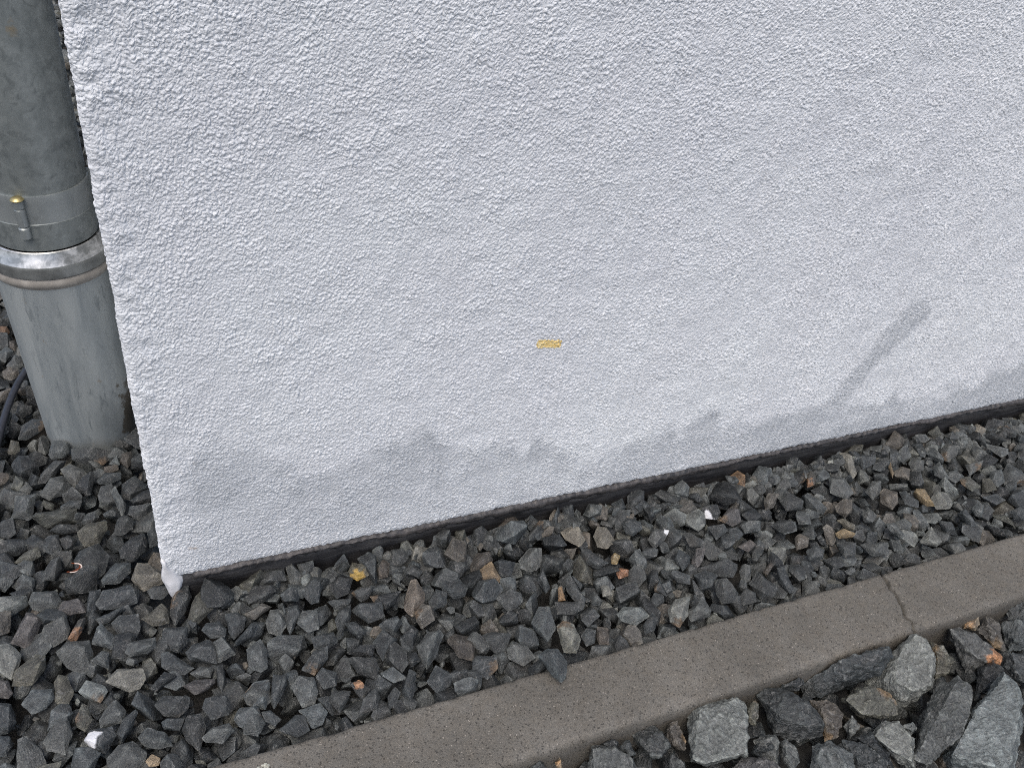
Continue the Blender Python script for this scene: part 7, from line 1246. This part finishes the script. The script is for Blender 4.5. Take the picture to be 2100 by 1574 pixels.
26 190 9687 -1480 -164 -47 62 -48  6 144 -1639 -1272 -171 42 16 13  30 177 -802 7368 -116 93 -34 8  31 170 -783 -89 -129 -55 -36 36
5 146 -2196 5284 -243 78 6 14  8 106 -2159 -1023 -243 2 8 40  35 174 6601 -131 6 -17 -45 39  5 148 -553 4977 -240 84 10 53
14 122 -1785 7377 -201 23 35 90  18 129 -472 2096 -212 -63 20 -44  4 136 -2631 7477 -237 66 66 -18  34 160 12782 -121 -58 11 47 44
19 227 -1880 418 -151 24 29 -22  22 102 9438 -1964 -348 -40 43 11  18 157 -1453 634 -144 -22 -28 81  0 235 -1693 115 -60 -24 2 54
5 192 12369 -2032 -193 -23 -68 2  32 127 8485 -1406 -238 82 43 34  20 160 -727 5297 -207 55 -2 84  28 142 -2281 6845 -110 -21 -26 -81
7 178 -1381 5914 -91 -9 3 77"""
DAMP_LINE = [(0.0025, 0.0879), (0.0254, 0.1465), (0.0458, 0.1888), (0.0652, 0.2008), (0.0887, 0.2022), (0.1116, 0.1839), (0.1402, 0.1531), (0.1709, 0.1275), (0.1923, 0.1296), (0.2136, 0.1538), (0.235, 0.1655), (0.2626, 0.1645), (0.2909, 0.162), (0.3273, 0.143), (0.3652, 0.127), (0.3876, 0.145), (0.3967, 0.1469), (0.4129, 0.1083), (0.425, 0.1471), (0.4446, 0.1251), (0.4873, 0.0914), (0.5339, 0.068), (0.5591, 0.0835), (0.5908, 0.1018), (0.6422, 0.1036), (0.6768, 0.1151), (0.741, 0.0875), (0.809, 0.0825), (0.876, 0.0872), (0.9537, 0.0748), (1.0465, 0.0607), (1.1432, 0.0676), (1.2375, 0.0859), (1.2814, 0.1018), (1.3795, 0.1222)]
DAMP_STREAK = [(0.8922, 0.0703), (0.9099, 0.1296), (0.9386, 0.1803), (0.9761, 0.2438)]

make_wall()

# ------------------------------------------------------------------ kerb stones
def make_kerb(x0, x1, label, lichen=None):
    root = empty('kerb_stone', ((x0 + x1) / 2, -.259, 0))
    prop(root, label, 'kerb', 'concrete kerb stones edging the gravel strip')
    yb, yf = -.2155, -.3035
    prof = [(yb, -.21), (yb, -.012), (yb - .0006, -.0045), (yb - .0035, -.0008), (yb - .006, 0.0)]
    prof += [(yb - .006 + (yf + .008 - yb + .006) * t, 0.0) for t in np.linspace(0, 1, 40)[1:]]
    prof += [(yf + .0045, -.0009), (yf + .0018, -.003), (yf + .0005, -.0065), (yf, -.014)]
    prof += [(yf, -.018 - .006 * k) for k in range(1, 12)] + [(yf, -.21)]
    prof = np.array(prof)
    xs = np.arange(x0, x1 + .0005, .0025)
    X, K = np.meshgrid(xs, np.arange(len(prof)))
    Y = prof[K.astype(int), 0]; Z = prof[K.astype(int), 1]
    s = np.cumsum(np.hypot(*np.diff(prof, axis=0, prepend=prof[:1]).T))
    S = s[K.astype(int)]
    n1 = (smooth_noise(X, S, .004, 71) - .5) * .0007 + (smooth_noise(X, S, .012, 72) - .5) * .0008 + (smooth_noise(X, S, .07, 73) - .5) * .0006
    chip = np.clip(smooth_noise(X, S * 0, .013, 74) - .74, 0, 1) * .010
    edge = np.exp(-((Y - (yf + .004)) / .006) ** 2) + np.exp(-((Y - (yb - .002)) / .004) ** 2)
    Z = Z + n1 - chip * edge
    Y = Y + n1 * .6
    # ragged ends at the joint: both stones follow the same wandering crack
    path = (Y - (yb + yf) / 2) * .24 + (smooth_noise(Y, Y * 0, .014, 76) - .5) * .007 + (smooth_noise(Y, Y * 0, .005, 77) - .5) * .0035
    fa = np.clip(1 - (X - x0) / .03, 0, 1); fb = np.clip(1 - (x1 - X) / .03, 0, 1)
    X = X + fa * (path + .0005 + smooth_noise(S, S * 0, .003, 78) * .0014) + fb * (path - .0005 - smooth_noise(S, S * 0, .003, 79) * .0014)
    Z = Z - (fa ** 14 + fb ** 14) * .0014 * (Z > -.02)
    P = np.stack([X - (x0 + x1) / 2, Y + .259, Z], -1)
    capa = P[:, :1].copy(); capa[:, :, 1] = .044; capa[:, :, 2] = np.minimum(P[:, :1, 2], -.1)
    capb = P[:, -1:].copy(); capb[:, :, 1] = .044; capb[:, :, 2] = np.minimum(P[:, -1:, 2], -.1)
    P = np.concatenate([capa, P, capb], 1)
    me = grid_mesh('kerb_body', P[::-1])
    link('kerb_body', me, CONCRETE, root)
    if lichen:
        for (lx, ly, r_, nm) in lichen:
            bm = bmesh.new()
            for k in range(26):
                a = random.random() * 6.283; q = r_ * random.random() ** .7
                c0 = (lx + math.cos(a) * q - (x0 + x1) / 2, ly + math.sin(a) * q * .7 + .259, .0012)
                rr = r_ * random.uniform(.12, .34)
                ring = [bm.verts.new((c0[0] + math.cos(t) * rr * random.uniform(.6, 1.2), c0[1] + math.sin(t) * rr * random.uniform(.6, 1.2), c0[2] - .0008)) for t in np.linspace(0, 6.283, 9)[:-1]]
                top = bm.verts.new((c0[0], c0[1], c0[2] + .0006))
                for i in range(8): bm.faces.new((ring[i], ring[(i + 1) % 8], top))
            me = bpy.data.meshes.new(nm); bm.to_mesh(me)
            link(nm, me, LICH, root)
LICH = mat_plain('pale_lichen', (.42, .42, .36), .8, 0, 500, .4)
J = .8335
make_kerb(J - 1.0, J - .0006, 'long brown grey concrete kerb stone with a pale lichen spot at its left end', [(.0645, -.2335, .0052, 'lichen_spot')])
make_kerb(J + .0006, J + 1.0, 'concrete kerb stone right of the dark ragged joint')

# ------------------------------------------------------------------ downpipe
PIPE_FOOT = Vector((-.0707, .3316, 0)); PIPE_DIR = Vector((-.0093, -.0039, 1)).normalized()
def make_pipe():
    root = empty('downpipe', PIPE_FOOT)
    root.rotation_euler = Vector((0, 0, 1)).rotation_difference(PIPE_DIR).to_euler()
    prop(root, 'grey zinc rain downpipe with clamp and galvanised standpipe beside the white wall corner', 'downpipe')
    def lathe(name, prof, mat, seg=96, jit=.0, sharp=30):
        A = np.linspace(0, 2 * math.pi, seg, endpoint=False)
        P = np.array([[(r * math.cos(a), r * math.sin(a), z) for a in A] for r, z in prof])
        if jit: P[..., 2] += jit * np.sin(A * 2 + 1)[None]
        me = grid_mesh(name, P, close_u=True)
        me.set_sharp_from_angle(angle=math.radians(sharp))
        return link(name, me, mat, root)
    lathe('pipe_shaft', [(.0525, .279), (.0531, .281), (.0531, .45), (.0531, .7), (.0531, 3.0)], ZINC)
    # sleeve of the shaft under the band
    lathe('sleeve', [(.0532, .2815), (.0556, .2805), (.0559, .283), (.0557, .312), (.0545, .3135), (.0532, .314)], ZINC)
    co_ = lathe('collar', [(.0668, .2652), (.0673, .2640), (.0674, .2610), (.0673, .2530), (.0669, .2506), (.0640, .2495)], ZRIM)
    sh = lathe('collar_shoulder', [(.0545, .2780), (.0580, .2798), (.0592, .2788), (.0597, .2772), (.0632, .2712), (.0668, .2652)], ZCOL, sharp=14)
    sh.parent = co_
    lathe('bead_ring', [(.0630, .2498), (.0655, .2485), (.0668, .2450), (.0668, .2415), (.0655, .2380), (.0640, .2365), (.0634, .2350)], ZBEAD)
    sp = lathe('standpipe', [(.0634, .2352)] + [(.0634 - .0065 * t, .235 - .235 * t) for t in np.linspace(0, 1, 60)[1:]] + [(.0566, -.06)], ZNEW)
    me = sp.data; n = len(me.vertices); co = np.zeros(n * 3); me.vertices.foreach_get('co', co); co = co.reshape(-1, 3)
    ang = np.arctan2(co[:, 1], co[:, 0])
    toward = math.atan2(CAM_POS[1] - .3316, CAM_POS[0] + .0707)
    da = (ang - toward + math.pi) % (2 * math.pi) - math.pi
    rust = np.exp(-((da - .95) / .34) ** 2) * np.interp(co[:, 2], [-.02, .02, .06, .13], [.95, .8, .55, .0])
    rust = np.maximum(rust, .8 * np.exp(-((da - .72) / .06) ** 2) * np.interp(co[:, 2], [.03, .06, .10, .12], [.2, 1, .7, 0]))
    vattr(me, 'rust', rust)
    cl = lathe('clamp_band', [(.0532, .3065), (.0552, .3065), (.0554, .3075), (.0550, .315), (.0550, .337), (.0553, .3445), (.0551, .3455), (.0530, .3455)], ZBAND, jit=.0006)
    # hinge pin with brass head, in front
    a = toward - .36
    ex, ey = math.cos(a), math.sin(a)
    def cyl(name, r, z0, z1, mat, off, parent, seg=20, bev=.0006, dome=0.0):
        prof = [(0.0001, z0), (r - bev, z0), (r, z0 + bev), (r, z1 - bev), (r - bev, z1)]
        if dome: prof += [(r * .75, z1 + dome * .6), (r * .4, z1 + dome), (0.0001, z1 + dome * 1.1)]
        else: prof += [(0.0001, z1)]
        A = np.linspace(0, 2 * math.pi, seg, endpoint=False)
        P = np.array([[(ex * off + r_ * math.cos(t), ey * off + r_ * math.sin(t), z) for t in A] for r_, z in prof])
        me = grid_mesh(name, P, close_u=True); me.set_sharp_from_angle(angle=math.radians(35))
        return link(name, me, mat, parent)
    cyl('hinge_knuckle', .0055, .3335, .3425, ZBAND, .0575, cl)
    cyl('hinge_knuckle', .0054, .3125, .3330, ZBAND, .0575, cl)
    cyl('hinge_knuckle', .0057, .2975, .3118, ZBAND, .0577, cl, bev=.0015)
    cyl('pin_head', .0068, .3428, .3446, BRASS, .0577, cl, dome=.0022)
    # rear flanges and bolt toward the wall
    def box(name, mn, mx, mat, parent, rot=0):
        bm = bmesh.new(); bmesh.ops.create_cube(bm, size=1)
        for v in bm.verts: v.co = Vector([(mn[i] + mx[i]) / 2 + v.co[i] * (mx[i] - mn[i]) for i in range(3)])
        bmesh.ops.bevel(bm, geom=bm.edges, offset=.0008, segments=2, affect='EDGES')
        bmesh.ops.rotate(bm, verts=bm.verts, cent=(0, 0, 0), matrix=Matrix.Rotation(rot, 3, 'Z'))
        me = bpy.data.meshes.new(name); bm.to_mesh(me); return link(name, me, mat, parent)
    RUSTY = mat_plain('rusty_flange', (.13, .105, .085), .6, .3, 120, .5)
    box('clamp_flange', (.050, -.0045, .3055), (.0685, -.0015, .349), ZBAND, cl, .12)
    box('clamp_flange', (.050, .0015, .3055), (.0685, .0045, .349), RUSTY, cl, .12)
make_pipe()

# ------------------------------------------------------------------ black cable beside the standpipe
def make_cable():
    pts = [(-.085, .56, -.02), (-.118, .515, -.004), (-.1465, .4552, .004), (-.1625, .4017, .006), (-.1715, .3504, .005), (-.1790, .30, .002), (-.188, .21, -.004), (-.21, .12, -.03)]
    cu = bpy.data.curves.new('cable_path', 'CURVE'); cu.dimensions = '3D'
    s = cu.splines.new('NURBS'); s.points.add(len(pts) - 1); s.use_endpoint_u = True; s.order_u = 4
    for p, q in zip(s.points, pts): p.co = (*q, 1)
    cu.bevel_depth = .0046; cu.bevel_resolution = 6; cu.resolution_u = 12; cu.use_fill_caps = True
    tmp = bpy.data.objects.new('cable_path', cu); COL.objects.link(tmp)
    me = bpy.data.meshes.new_from_object(tmp.evaluated_get(bpy.context.evaluated_depsgraph_get()))
    bpy.data.objects.remove(tmp); bpy.data.curves.remove(cu)
    me.polygons.foreach_set('use_smooth', np.ones(len(me.polygons), bool))
    me.materials.clear()
    prop(link('cable', me, RUBBER), 'black cable curving over the gravel behind the standpipe at the left photo edge', 'cable')
make_cable()

# ------------------------------------------------------------------ stones
TINT = dict(g0=(.022, .024, .026), g1=(.040, .0425, .0445), g2=(.070, .073, .074), g3=(.125, .127, .122), g3o=(.135, .130, .110),
            ol=(.072, .068, .054), ol2=(.092, .080, .058), pu=(.070, .060, .060), br=(.060, .046, .036), br2=(.088, .073, .060),
            ta=(.170, .118, .072), ta2=(.150, .130, .104), bo=(.060, .054, .048), oc=(.20, .135, .06), oc2=(.20, .11, .045), oc3=(.19, .138, .078),
            or2=(.13, .070, .038), ru=(.125, .075, .042), pk=(.150, .118, .096), **{'or': (.27, .105, .04)},
            YT=(.085, .078, .06), OP=(.045, .047, .048), WP=(.040, .042, .044), WT=(.062, .064, .065), SK=(.036, .041, .044),
            b0=(.020, .022, .023), b1=(.042, .045, .046), b2=(.080, .084, .084), b3=(.155, .162, .158), bb=(.075, .060, .047),
            bo2=(.085, .080, .060), bor=(.075, .078, .080), bt=(.15, .115, .08), pb=(.085, .075, .072))

def muted(k, v):
    g_ = sum(v) / 3; f = .35 if k in ('br', 'br2', 'pu', 'ol', 'ol2', 'bb', 'bo2', 'ta2', 'pk', 'g3o') else .28 if k in ('or', 'oc2', 'OP') else .12
    return tuple(c + (g_ - c) * f for c in v)
TINT = {k: muted(k, v) for k, v in TINT.items()}
TINT = {k: tuple(c * (.80 if k[0] == 'b' and k != 'br' and k != 'br2' else .76) * (.95, 1.0, .985)[j] for j, c in enumerate(v)) for k, v in TINT.items()}

def facet_hull(pts):
    bm = bmesh.new()
    for p in pts: bm.verts.new(p)
    res = bmesh.ops.convex_hull(bm, input=bm.verts)
    junk = [g for g in set(res['geom_interior'] + res['geom_unused']) if isinstance(g, bmesh.types.BMVert)]
    if junk: bmesh.ops.delete(bm, geom=junk, context='VERTS')
    return bm

def rough_up(bm, edge_len, seed, amp, passes=4, chip=1.0, big=False):
    """split a faceted hull finely and break its faces up so that it reads as crushed rock"""
    off = Vector((seed * 1.37 % 50, seed * 2.11 % 50, seed * .73 % 50))
    size = max((v.co.length for v in bm.verts), default=.01)
    for _ in range(passes):
        long_e = [e for e in bm.edges if e.calc_length() > edge_len]
        if not long_e: break
        bmesh.ops.subdivide_edges(bm, edges=long_e, cuts=1)
        bmesh.ops.triangulate(bm, faces=[f for f in bm.faces if len(f.verts) > 4])
    bmesh.ops.smooth_vert(bm, verts=bm.verts, factor=.20, use_axis_x=True, use_axis_y=True, use_axis_z=True)
    bm.normal_update()
    mv = []
    for v in bm.verts:
        p = v.co
        a = noise.noise(p / (size * .62) + off) * .055 * size * chip
        a += (noise.noise(p / (size * .22) + off) ) * .030 * size * chip
        a += noise.noise(Vector((p.x, p.y, p.z * 3.0)) / .0035 + off) * amp
        if big:
            a += (abs(noise.noise(p / .013 + off)) - .25) * .0042 + (abs(noise.noise(Vector((p.x, p.y * 2.2, p.z)) / .006 + off)) - .2) * .0022
        mv.append(a)
    for v, a in zip(bm.verts, mv): v.co += v.normal * a
    return bm

def bm_arrays(bm):
    bmesh.ops.triangulate(bm, faces=bm.faces)
    bm.verts.index_update()
    V = np.array([v.co for v in bm.verts], dtype=np.float32)
    T = np.array([[v.index for v in f.verts] for f in bm.faces], dtype=np.int32)
    return V, T

def local_frame(seed):
    q = Quaternion((random.gauss(0, 1), random.gauss(0, 1), random.gauss(0, 1), random.gauss(0, 1))).normalized()
    return np.array(q.to_matrix()), np.array([random.random() * 5 for _ in range(3)])

def stone_obj(name, V, T, tint, loc, mat, sharp=32):
    me = bpy.data.meshes.new(name)
    raw_mesh(me, V, T, True)
    me.set_sharp_from_angle(angle=math.radians(sharp))
    n = len(V)
    if tint.ndim == 1: tint = np.tile(tint, (n, 1))
    if tint.shape[1] == 3: tint = np.concatenate([tint, np.zeros((n, 1))], 1)
    vattr(me, 'tint', tint, 'FLOAT_COLOR')
    Rm, o_ = local_frame(0)
    vattr(me, 'lp', V @ Rm.T + o_, 'FLOAT_VECTOR')
    o = link(name, me, mat); o.location = loc
    return o

def vary(c, s=.14):
    k = random.uniform(1 - s, 1 + s * 1.3); w = random.uniform(-.04, .04)
    return np.array([c[0] * k * (1 + w), c[1] * k, c[2] * k * (1 - w)])

def patch(V, base, colr, centre, rad, seed, soft=.15, nz=.6, scale=.006, opaque=0):
    """blend a spot of another colour (weathering, paint splash) into a stone's colours"""
    base = np.tile(base, (len(V), 1)) if base.ndim == 1 else base
    d = np.linalg.norm(V - centre, axis=1) / rad
    nn = np.array([noise.noise(Vector(v) / scale + Vector((seed, 0, 0))) for v in V])
    f = np.clip((1 - d + nn * nz) / soft, 0, 1)[:, None]
    out = base * (1 - f) + np.array(colr) * f
    return np.concatenate([out, f * opaque], 1) if opaque else out

def parse(s): return np.array([[float(c) * 1e-4 for c in p.split(',')] for p in s.split(';')]) if s else np.zeros((0, 3))

def outline_stone(W, n, FW=None, thick=.62, rnd=None):
    """a solid stone whose widest section is W: a front and a back set of facet corners is raised off it"""
    r = rnd; c = W.mean(0); rel = W - c
    size = np.sqrt(np.mean((rel ** 2).sum(1)))
    n = n / np.linalg.norm(n)
    pts = [p for p in rel]
    if FW is not None and len(FW):
        pts += [p - c for p in FW]
    else:
        k = r.choice([2, 3, 3, 4]); st = r.random() * len(W)
        off = sum((rel[r.randrange(len(W))] for _ in range(2))) * .10
        for i in range(k):
            q = rel[int(st + i * len(W) / k) % len(W)]
            pts.append(q * r.uniform(.35, .72) + off + n * size * thick * r.uniform(.5, .95))
    for i in range(0, len(W), 1 if len(W) < 6 else 2):
        pts.append(rel[i] * r.uniform(.55, .85) - n * size * thick * r.uniform(.7, 1.1))
    return c, pts, size

def make_traced():
    for i, line in enumerate(TRACED.split('\n')):
        code, w, n, lab = line.split('|')
        r = random.Random(900 + i); random.seed(4000 + i)
        W = parse(w); n = parse(n)[0]; W = W.mean(0) + (W - W.mean(0)) * 1.07
        c, pts, size = outline_stone(W, n, None, r.uniform(.5, .75), r)
        fine = code in ('WP', 'WT', 'YT', 'OP', 'bo')
        bm = rough_up(facet_hull([Vector(p) for p in pts]), .0022 if fine else .0038, i, .00028, 5 if fine else 4, .8)
        V, T = bm_arrays(bm); bm.free()
        tint = vary(TINT[code])
        view = np.array(CAM_POS) - c; view /= np.linalg.norm(view)
        rel = W - c
        if code == 'WP':
            low = rel[np.argmin(rel @ np.array([.7, 0, .7]))]
            tint = patch(V, tint, (.62, .63, .65), low * .85 + view * size * .35, size * .80, i, .05, .5, .006, 1)
        elif code == 'WT': tint = patch(V, tint, (.62, .63, .64), rel[2] * .9 + view * size * .1, size * .42, i, .06, .4, .003, 1)
        elif code == 'YT': tint = patch(V, tint, (.30, .20, .05), rel[4] * .75 + view * size * .2, size * .85, i, .2, .6, .004, .4)
        elif code == 'OP': tint = patch(V, tint, (.23, .13, .075), rel[1] * .6 + view * size * .35, size * .6, i, .1, .6, .004)
        elif code == 'bo': tint = patch(V, tint, (.17, .10, .06), rel[-1] * .7 + view * size * .2, size * .8, i, .2, .8, .004)
        elif code != 'SK' and r.random() < .10: tint = patch(V, tint, (.085, .062, .042), rel[r.randrange(len(rel))] * .9, size * .6, i, .4, .9, .004)
        o = stone_obj('gravel_stone', V, T, tint, c, STONE)
        prop(o, lab, 'stone', 'grey stones of the gravel bed')

def make_settled():
    protos = [[Vector([int(c) / 1000 for c in p.split(',')]) for p in m.split(';')] for m in PROTO.split('|')]
    # one row per stone: shape, half length (0.1 mm), x, y, z (0.1 mm), quaternion x, y, z (hundredths)
    A = np.array(SETTLED.split(), dtype=float).reshape(-1, 8)
    names = ['g1'] * 12 + ['g0'] * 5 + ['g2'] * 9 + ['g3', 'br2', 'ol']
    allV, allT, allC, allL = [], [], [], []; base = 0
    nl = len(SMALL_LABELS)
    def emit(V, T, tint, c, i):
        nonlocal base
        if i is not None and i < nl:
            o = stone_obj('gravel_stone', V, T, tint, c, STONE)
            prop(o, SMALL_LABELS[i], 'stone', 'grey stones of the gravel bed'); return
        Rm, o_ = local_frame(0)
        allV.append(V + np.array(c)); allT.append(T + base); allC.append(np.tile(tint, (len(V), 1))); allL.append(V @ Rm.T + o_); base += len(V)
    for i, row in enumerate(A):
        random.seed(7000 + i)
        L = row[1] * 1e-4; c = row[2:5] * 1e-4; qv = row[5:8] * .01; q = Quaternion((math.sqrt(max(0, 1 - float(qv @ qv))), *qv)).normalized()
        bm = facet_hull([(q @ p) * L for p in protos[int(row[0])]])
        hid = c[2] < -.036
        bm = rough_up(bm, .0052 if hid else .0040, i + 333, .00028, 3, .8)
        V, T = bm_arrays(bm); bm.free()
        emit(V, T, vary(TINT[random.choice(names)], .2), c, i)
    # smaller chips and grit heaped against the plinth and lying in the gaps
    random.seed(55)
    for k in range(1450):
        if k < 560: x, y, z, s = .05 + 1.38 * random.random() ** .75, random.uniform(-.036, -.008), random.uniform(-.020, -.005), random.uniform(.008, .0155)
        else: x, y, z, s = random.uniform(-.2, 1.35), random.uniform(-.208, -.015), random.uniform(-.030, -.014), random.uniform(.003, .009)
        if k > 1200: x, y = random.uniform(-.25, -.01), random.uniform(-.2, .7)
        if (Vector((x, y)) - Vector((-.0707, .3316))).length < .068: continue
        q = Quaternion((random.gauss(0, 1), random.gauss(0, .6), random.gauss(0, .6), random.gauss(0, 1))).normalized()
        bm = rough_up(facet_hull([(q @ p) * s for p in protos[k % len(protos)]]), .005, k, .0002, 2, .8)
        V, T = bm_arrays(bm); bm.free()
        emit(V, T, vary(TINT[random.choice(names)], .2), (x, y, z), None)
    # loose scatter carrying the beds on beyond what the photograph shows
    random.seed(77)
    spots = []
    for _ in range(900):
        spots.append((random.uniform(-.30, -.012), random.uniform(.78, 2.6), random.uniform(-.045, -.012), .017))
    for _ in range(2600):
        spots.append((random.uniform(-.95, -.29), random.uniform(-.21, 1.3), random.uniform(-.045, -.012), .017))
    for _ in range(260):
        spots.append((random.uniform(1.39, 1.9), random.uniform(-.205, -.02), random.uniform(-.045, -.012), .017))
    for k, (x, y, z, s) in enumerate(spots):
        q = Quaternion((random.gauss(0, 1), random.gauss(0, .4), random.gauss(0, .4), random.gauss(0, 1))).normalized()
        L = s * random.uniform(.7, 1.3)
        bm = rough_up(facet_hull([(q @ p) * L for p in protos[k % len(protos)]]), .011, k, .0003, 1, .8)
        V, T = bm_arrays(bm); bm.free()
        emit(V, T, vary(TINT[random.choice(names)], .2), (x, y, z), None)
    V = np.concatenate(allV); T = np.concatenate(allT)
    me = bpy.data.meshes.new('gravel'); raw_mesh(me, V, T, True); me.set_sharp_from_angle(angle=math.radians(32))
    vattr(me, 'tint', np.concatenate([np.concatenate(allC), np.zeros((len(V), 1))], 1), 'FLOAT_COLOR')
    vattr(me, 'lp', np.concatenate(allL), 'FLOAT_VECTOR')
    prop(link('gravel', me, STONE), kind='stuff')
    return protos

def make_ballast(protos):
    seen = []
    for i, line in enumerate(BALLAST.split('\n')):
        code, w, n, fw, lab = line.split('|')
        r = random.Random(300 + i); random.seed(8000 + i)
        W = parse(w); n = parse(n)[0]; FW = parse(fw); W = W.mean(0) + (W - W.mean(0)) * 1.04
        c, pts, size = outline_stone(W, n, FW if len(FW) else None, r.uniform(.6, .8), r)
        if len(FW): pts += [p * .8 + n * size * .12 for p in (W - c)[::2]]
        bm = rough_up(facet_hull([Vector(p) for p in pts]), .0026, i + 50, .0004, 7, .9, True)
        V, T = bm_arrays(bm); bm.free()
        tint = vary(TINT[code], .08)
        rel = W - c; view = np.array(CAM_POS) - c; view /= np.linalg.norm(view)
        if code == 'bor': tint = patch(V, tint, (.235, .12, .06), (rel[4] + rel[5]) * .5 + view * size * .15, size * .62, i, .12, .7, .007)
        elif code == 'bt': tint = patch(V, tint, (.22, .14, .075), rel[0] * .3 + view * size * .3, size * .6, i, .2, .8, .004)
        elif code in ('bb', 'bo2'): tint = patch(V, tint, (.11, .078, .045), rel[r.randrange(len(rel))], size * .6, i, .5, .9, .008)
        o = stone_obj('ballast_rock', V, T, tint, c, ROCK, 36)
        prop(o, lab, 'rock', 'coarse ballast rocks in front of the kerb')
        seen.append((c, size))
    # smaller broken rock filling the bed under and between the large ones
    random.seed(91)
    allV, allT, allC, allL = [], [], [], []; base = 0
    names = ['b0', 'b0', 'b0', 'b1', 'b1', 'bb']  # dark tints put the shade of the gaps into the fill's colour
    k = 0
    for gy in np.arange(-.322, -.95, -.034):
        for gx in np.arange(-.35, 1.9, .036):
            k += 1
            x = gx + random.uniform(-.012, .012); y = gy + random.uniform(-.01, .01)
            inside_view = 0.1 < x < 1.2 and y > -.62
            z = random.uniform(-.058, -.044) if inside_view else random.uniform(-.06, -.03)
            s = random.uniform(.017, .027) if inside_view else random.uniform(.024, .034)
            y = min(y, -.305 - s)
            q = Quaternion((random.gauss(0, 1), random.gauss(0, .5), random.gauss(0, .5), random.gauss(0, 1))).normalized()
            bm = rough_up(facet_hull([(q @ p) * s for p in protos[k % len(protos)]]), .006 if inside_view else .014, k, .0004, 3, .8)
            V, T = bm_arrays(bm); bm.free()
            Rm, o_ = local_frame(0)
            allV.append(V + np.array((x, y, z))); allT.append(T + base); allC.append(np.tile(vary(TINT[random.choice(names)], .2), (len(V), 1))); allL.append(V @ Rm.T + o_); base += len(V)
    V = np.concatenate(allV); T = np.concatenate(allT)
    me = bpy.data.meshes.new('ballast_bed'); raw_mesh(me, V, T, True); me.set_sharp_from_angle(angle=math.radians(32))
    vattr(me, 'tint', np.concatenate([np.concatenate(allC), np.zeros((len(V), 1))], 1), 'FLOAT_COLOR')
    vattr(me, 'lp', np.concatenate(allL), 'FLOAT_VECTOR')
    prop(link('ballast_bed', me, ROCK), kind='stuff')

make_traced()
PROTOS = make_settled()
make_ballast(PROTOS)

# ------------------------------------------------------------------ rust red shard
def make_shard():
    bm = bmesh.new(); nu, nv = 14, 5
    def pt(u, v, r):
        a = -2.2 + u * 3.6
        return Vector((math.cos(a) * r * 1.5, math.sin(a) * r * .9, (v - .5) * .011 + math.sin(u * 3) * .002))
    o_ = [[bm.verts.new(pt(i / (nu - 1), j / (nv - 1), .0056)) for j in range(nv)] for i in range(nu)]
    n_ = [[bm.verts.new(pt(i / (nu - 1), j / (nv - 1), .0046)) for j in range(nv)] for i in range(nu)]
    for i in range(nu - 1):
        for j in range(nv - 1):
            bm.faces.new((o_[i][j], o_[i + 1][j], o_[i + 1][j + 1], o_[i][j + 1]))
            bm.faces.new((n_[i][j + 1], n_[i + 1][j + 1], n_[i + 1][j], n_[i][j]))
        bm.faces.new((o_[i][nv - 1], o_[i + 1][nv - 1], n_[i + 1][nv - 1], n_[i][nv - 1])).material_index = 1
        bm.faces.new((n_[i][0], n_[i + 1][0], o_[i + 1][0], o_[i][0]))
    for i in (0, nu - 1):
        for j in range(nv - 1):
            q = (o_[i][j], o_[i][j + 1], n_[i][j + 1], n_[i][j]); bm.faces.new(q if i == 0 else q[::-1])
    bmesh.ops.recalc_face_normals(bm, faces=bm.faces)
    me = bpy.data.meshes.new('shard'); bm.to_mesh(me)
    ob = link('shard', me, mat_plain('rust_red_glaze', (.19, .05, .02), .3, 0, 300, .4))
    me.materials.append(mat_plain('pale_broken_rim', (.62, .52, .46), .5, 0, 300, .2))
    ob.location = (SHARD[0], SHARD[1], SHARD[2]); ob.rotation_euler = (.9, .25, .3)
    prop(ob, 'tiny curled rust red shard with a pale rim among the dark gravel at left', 'shard')
SHARD = (-.0948, .0588, .004)
make_shard()
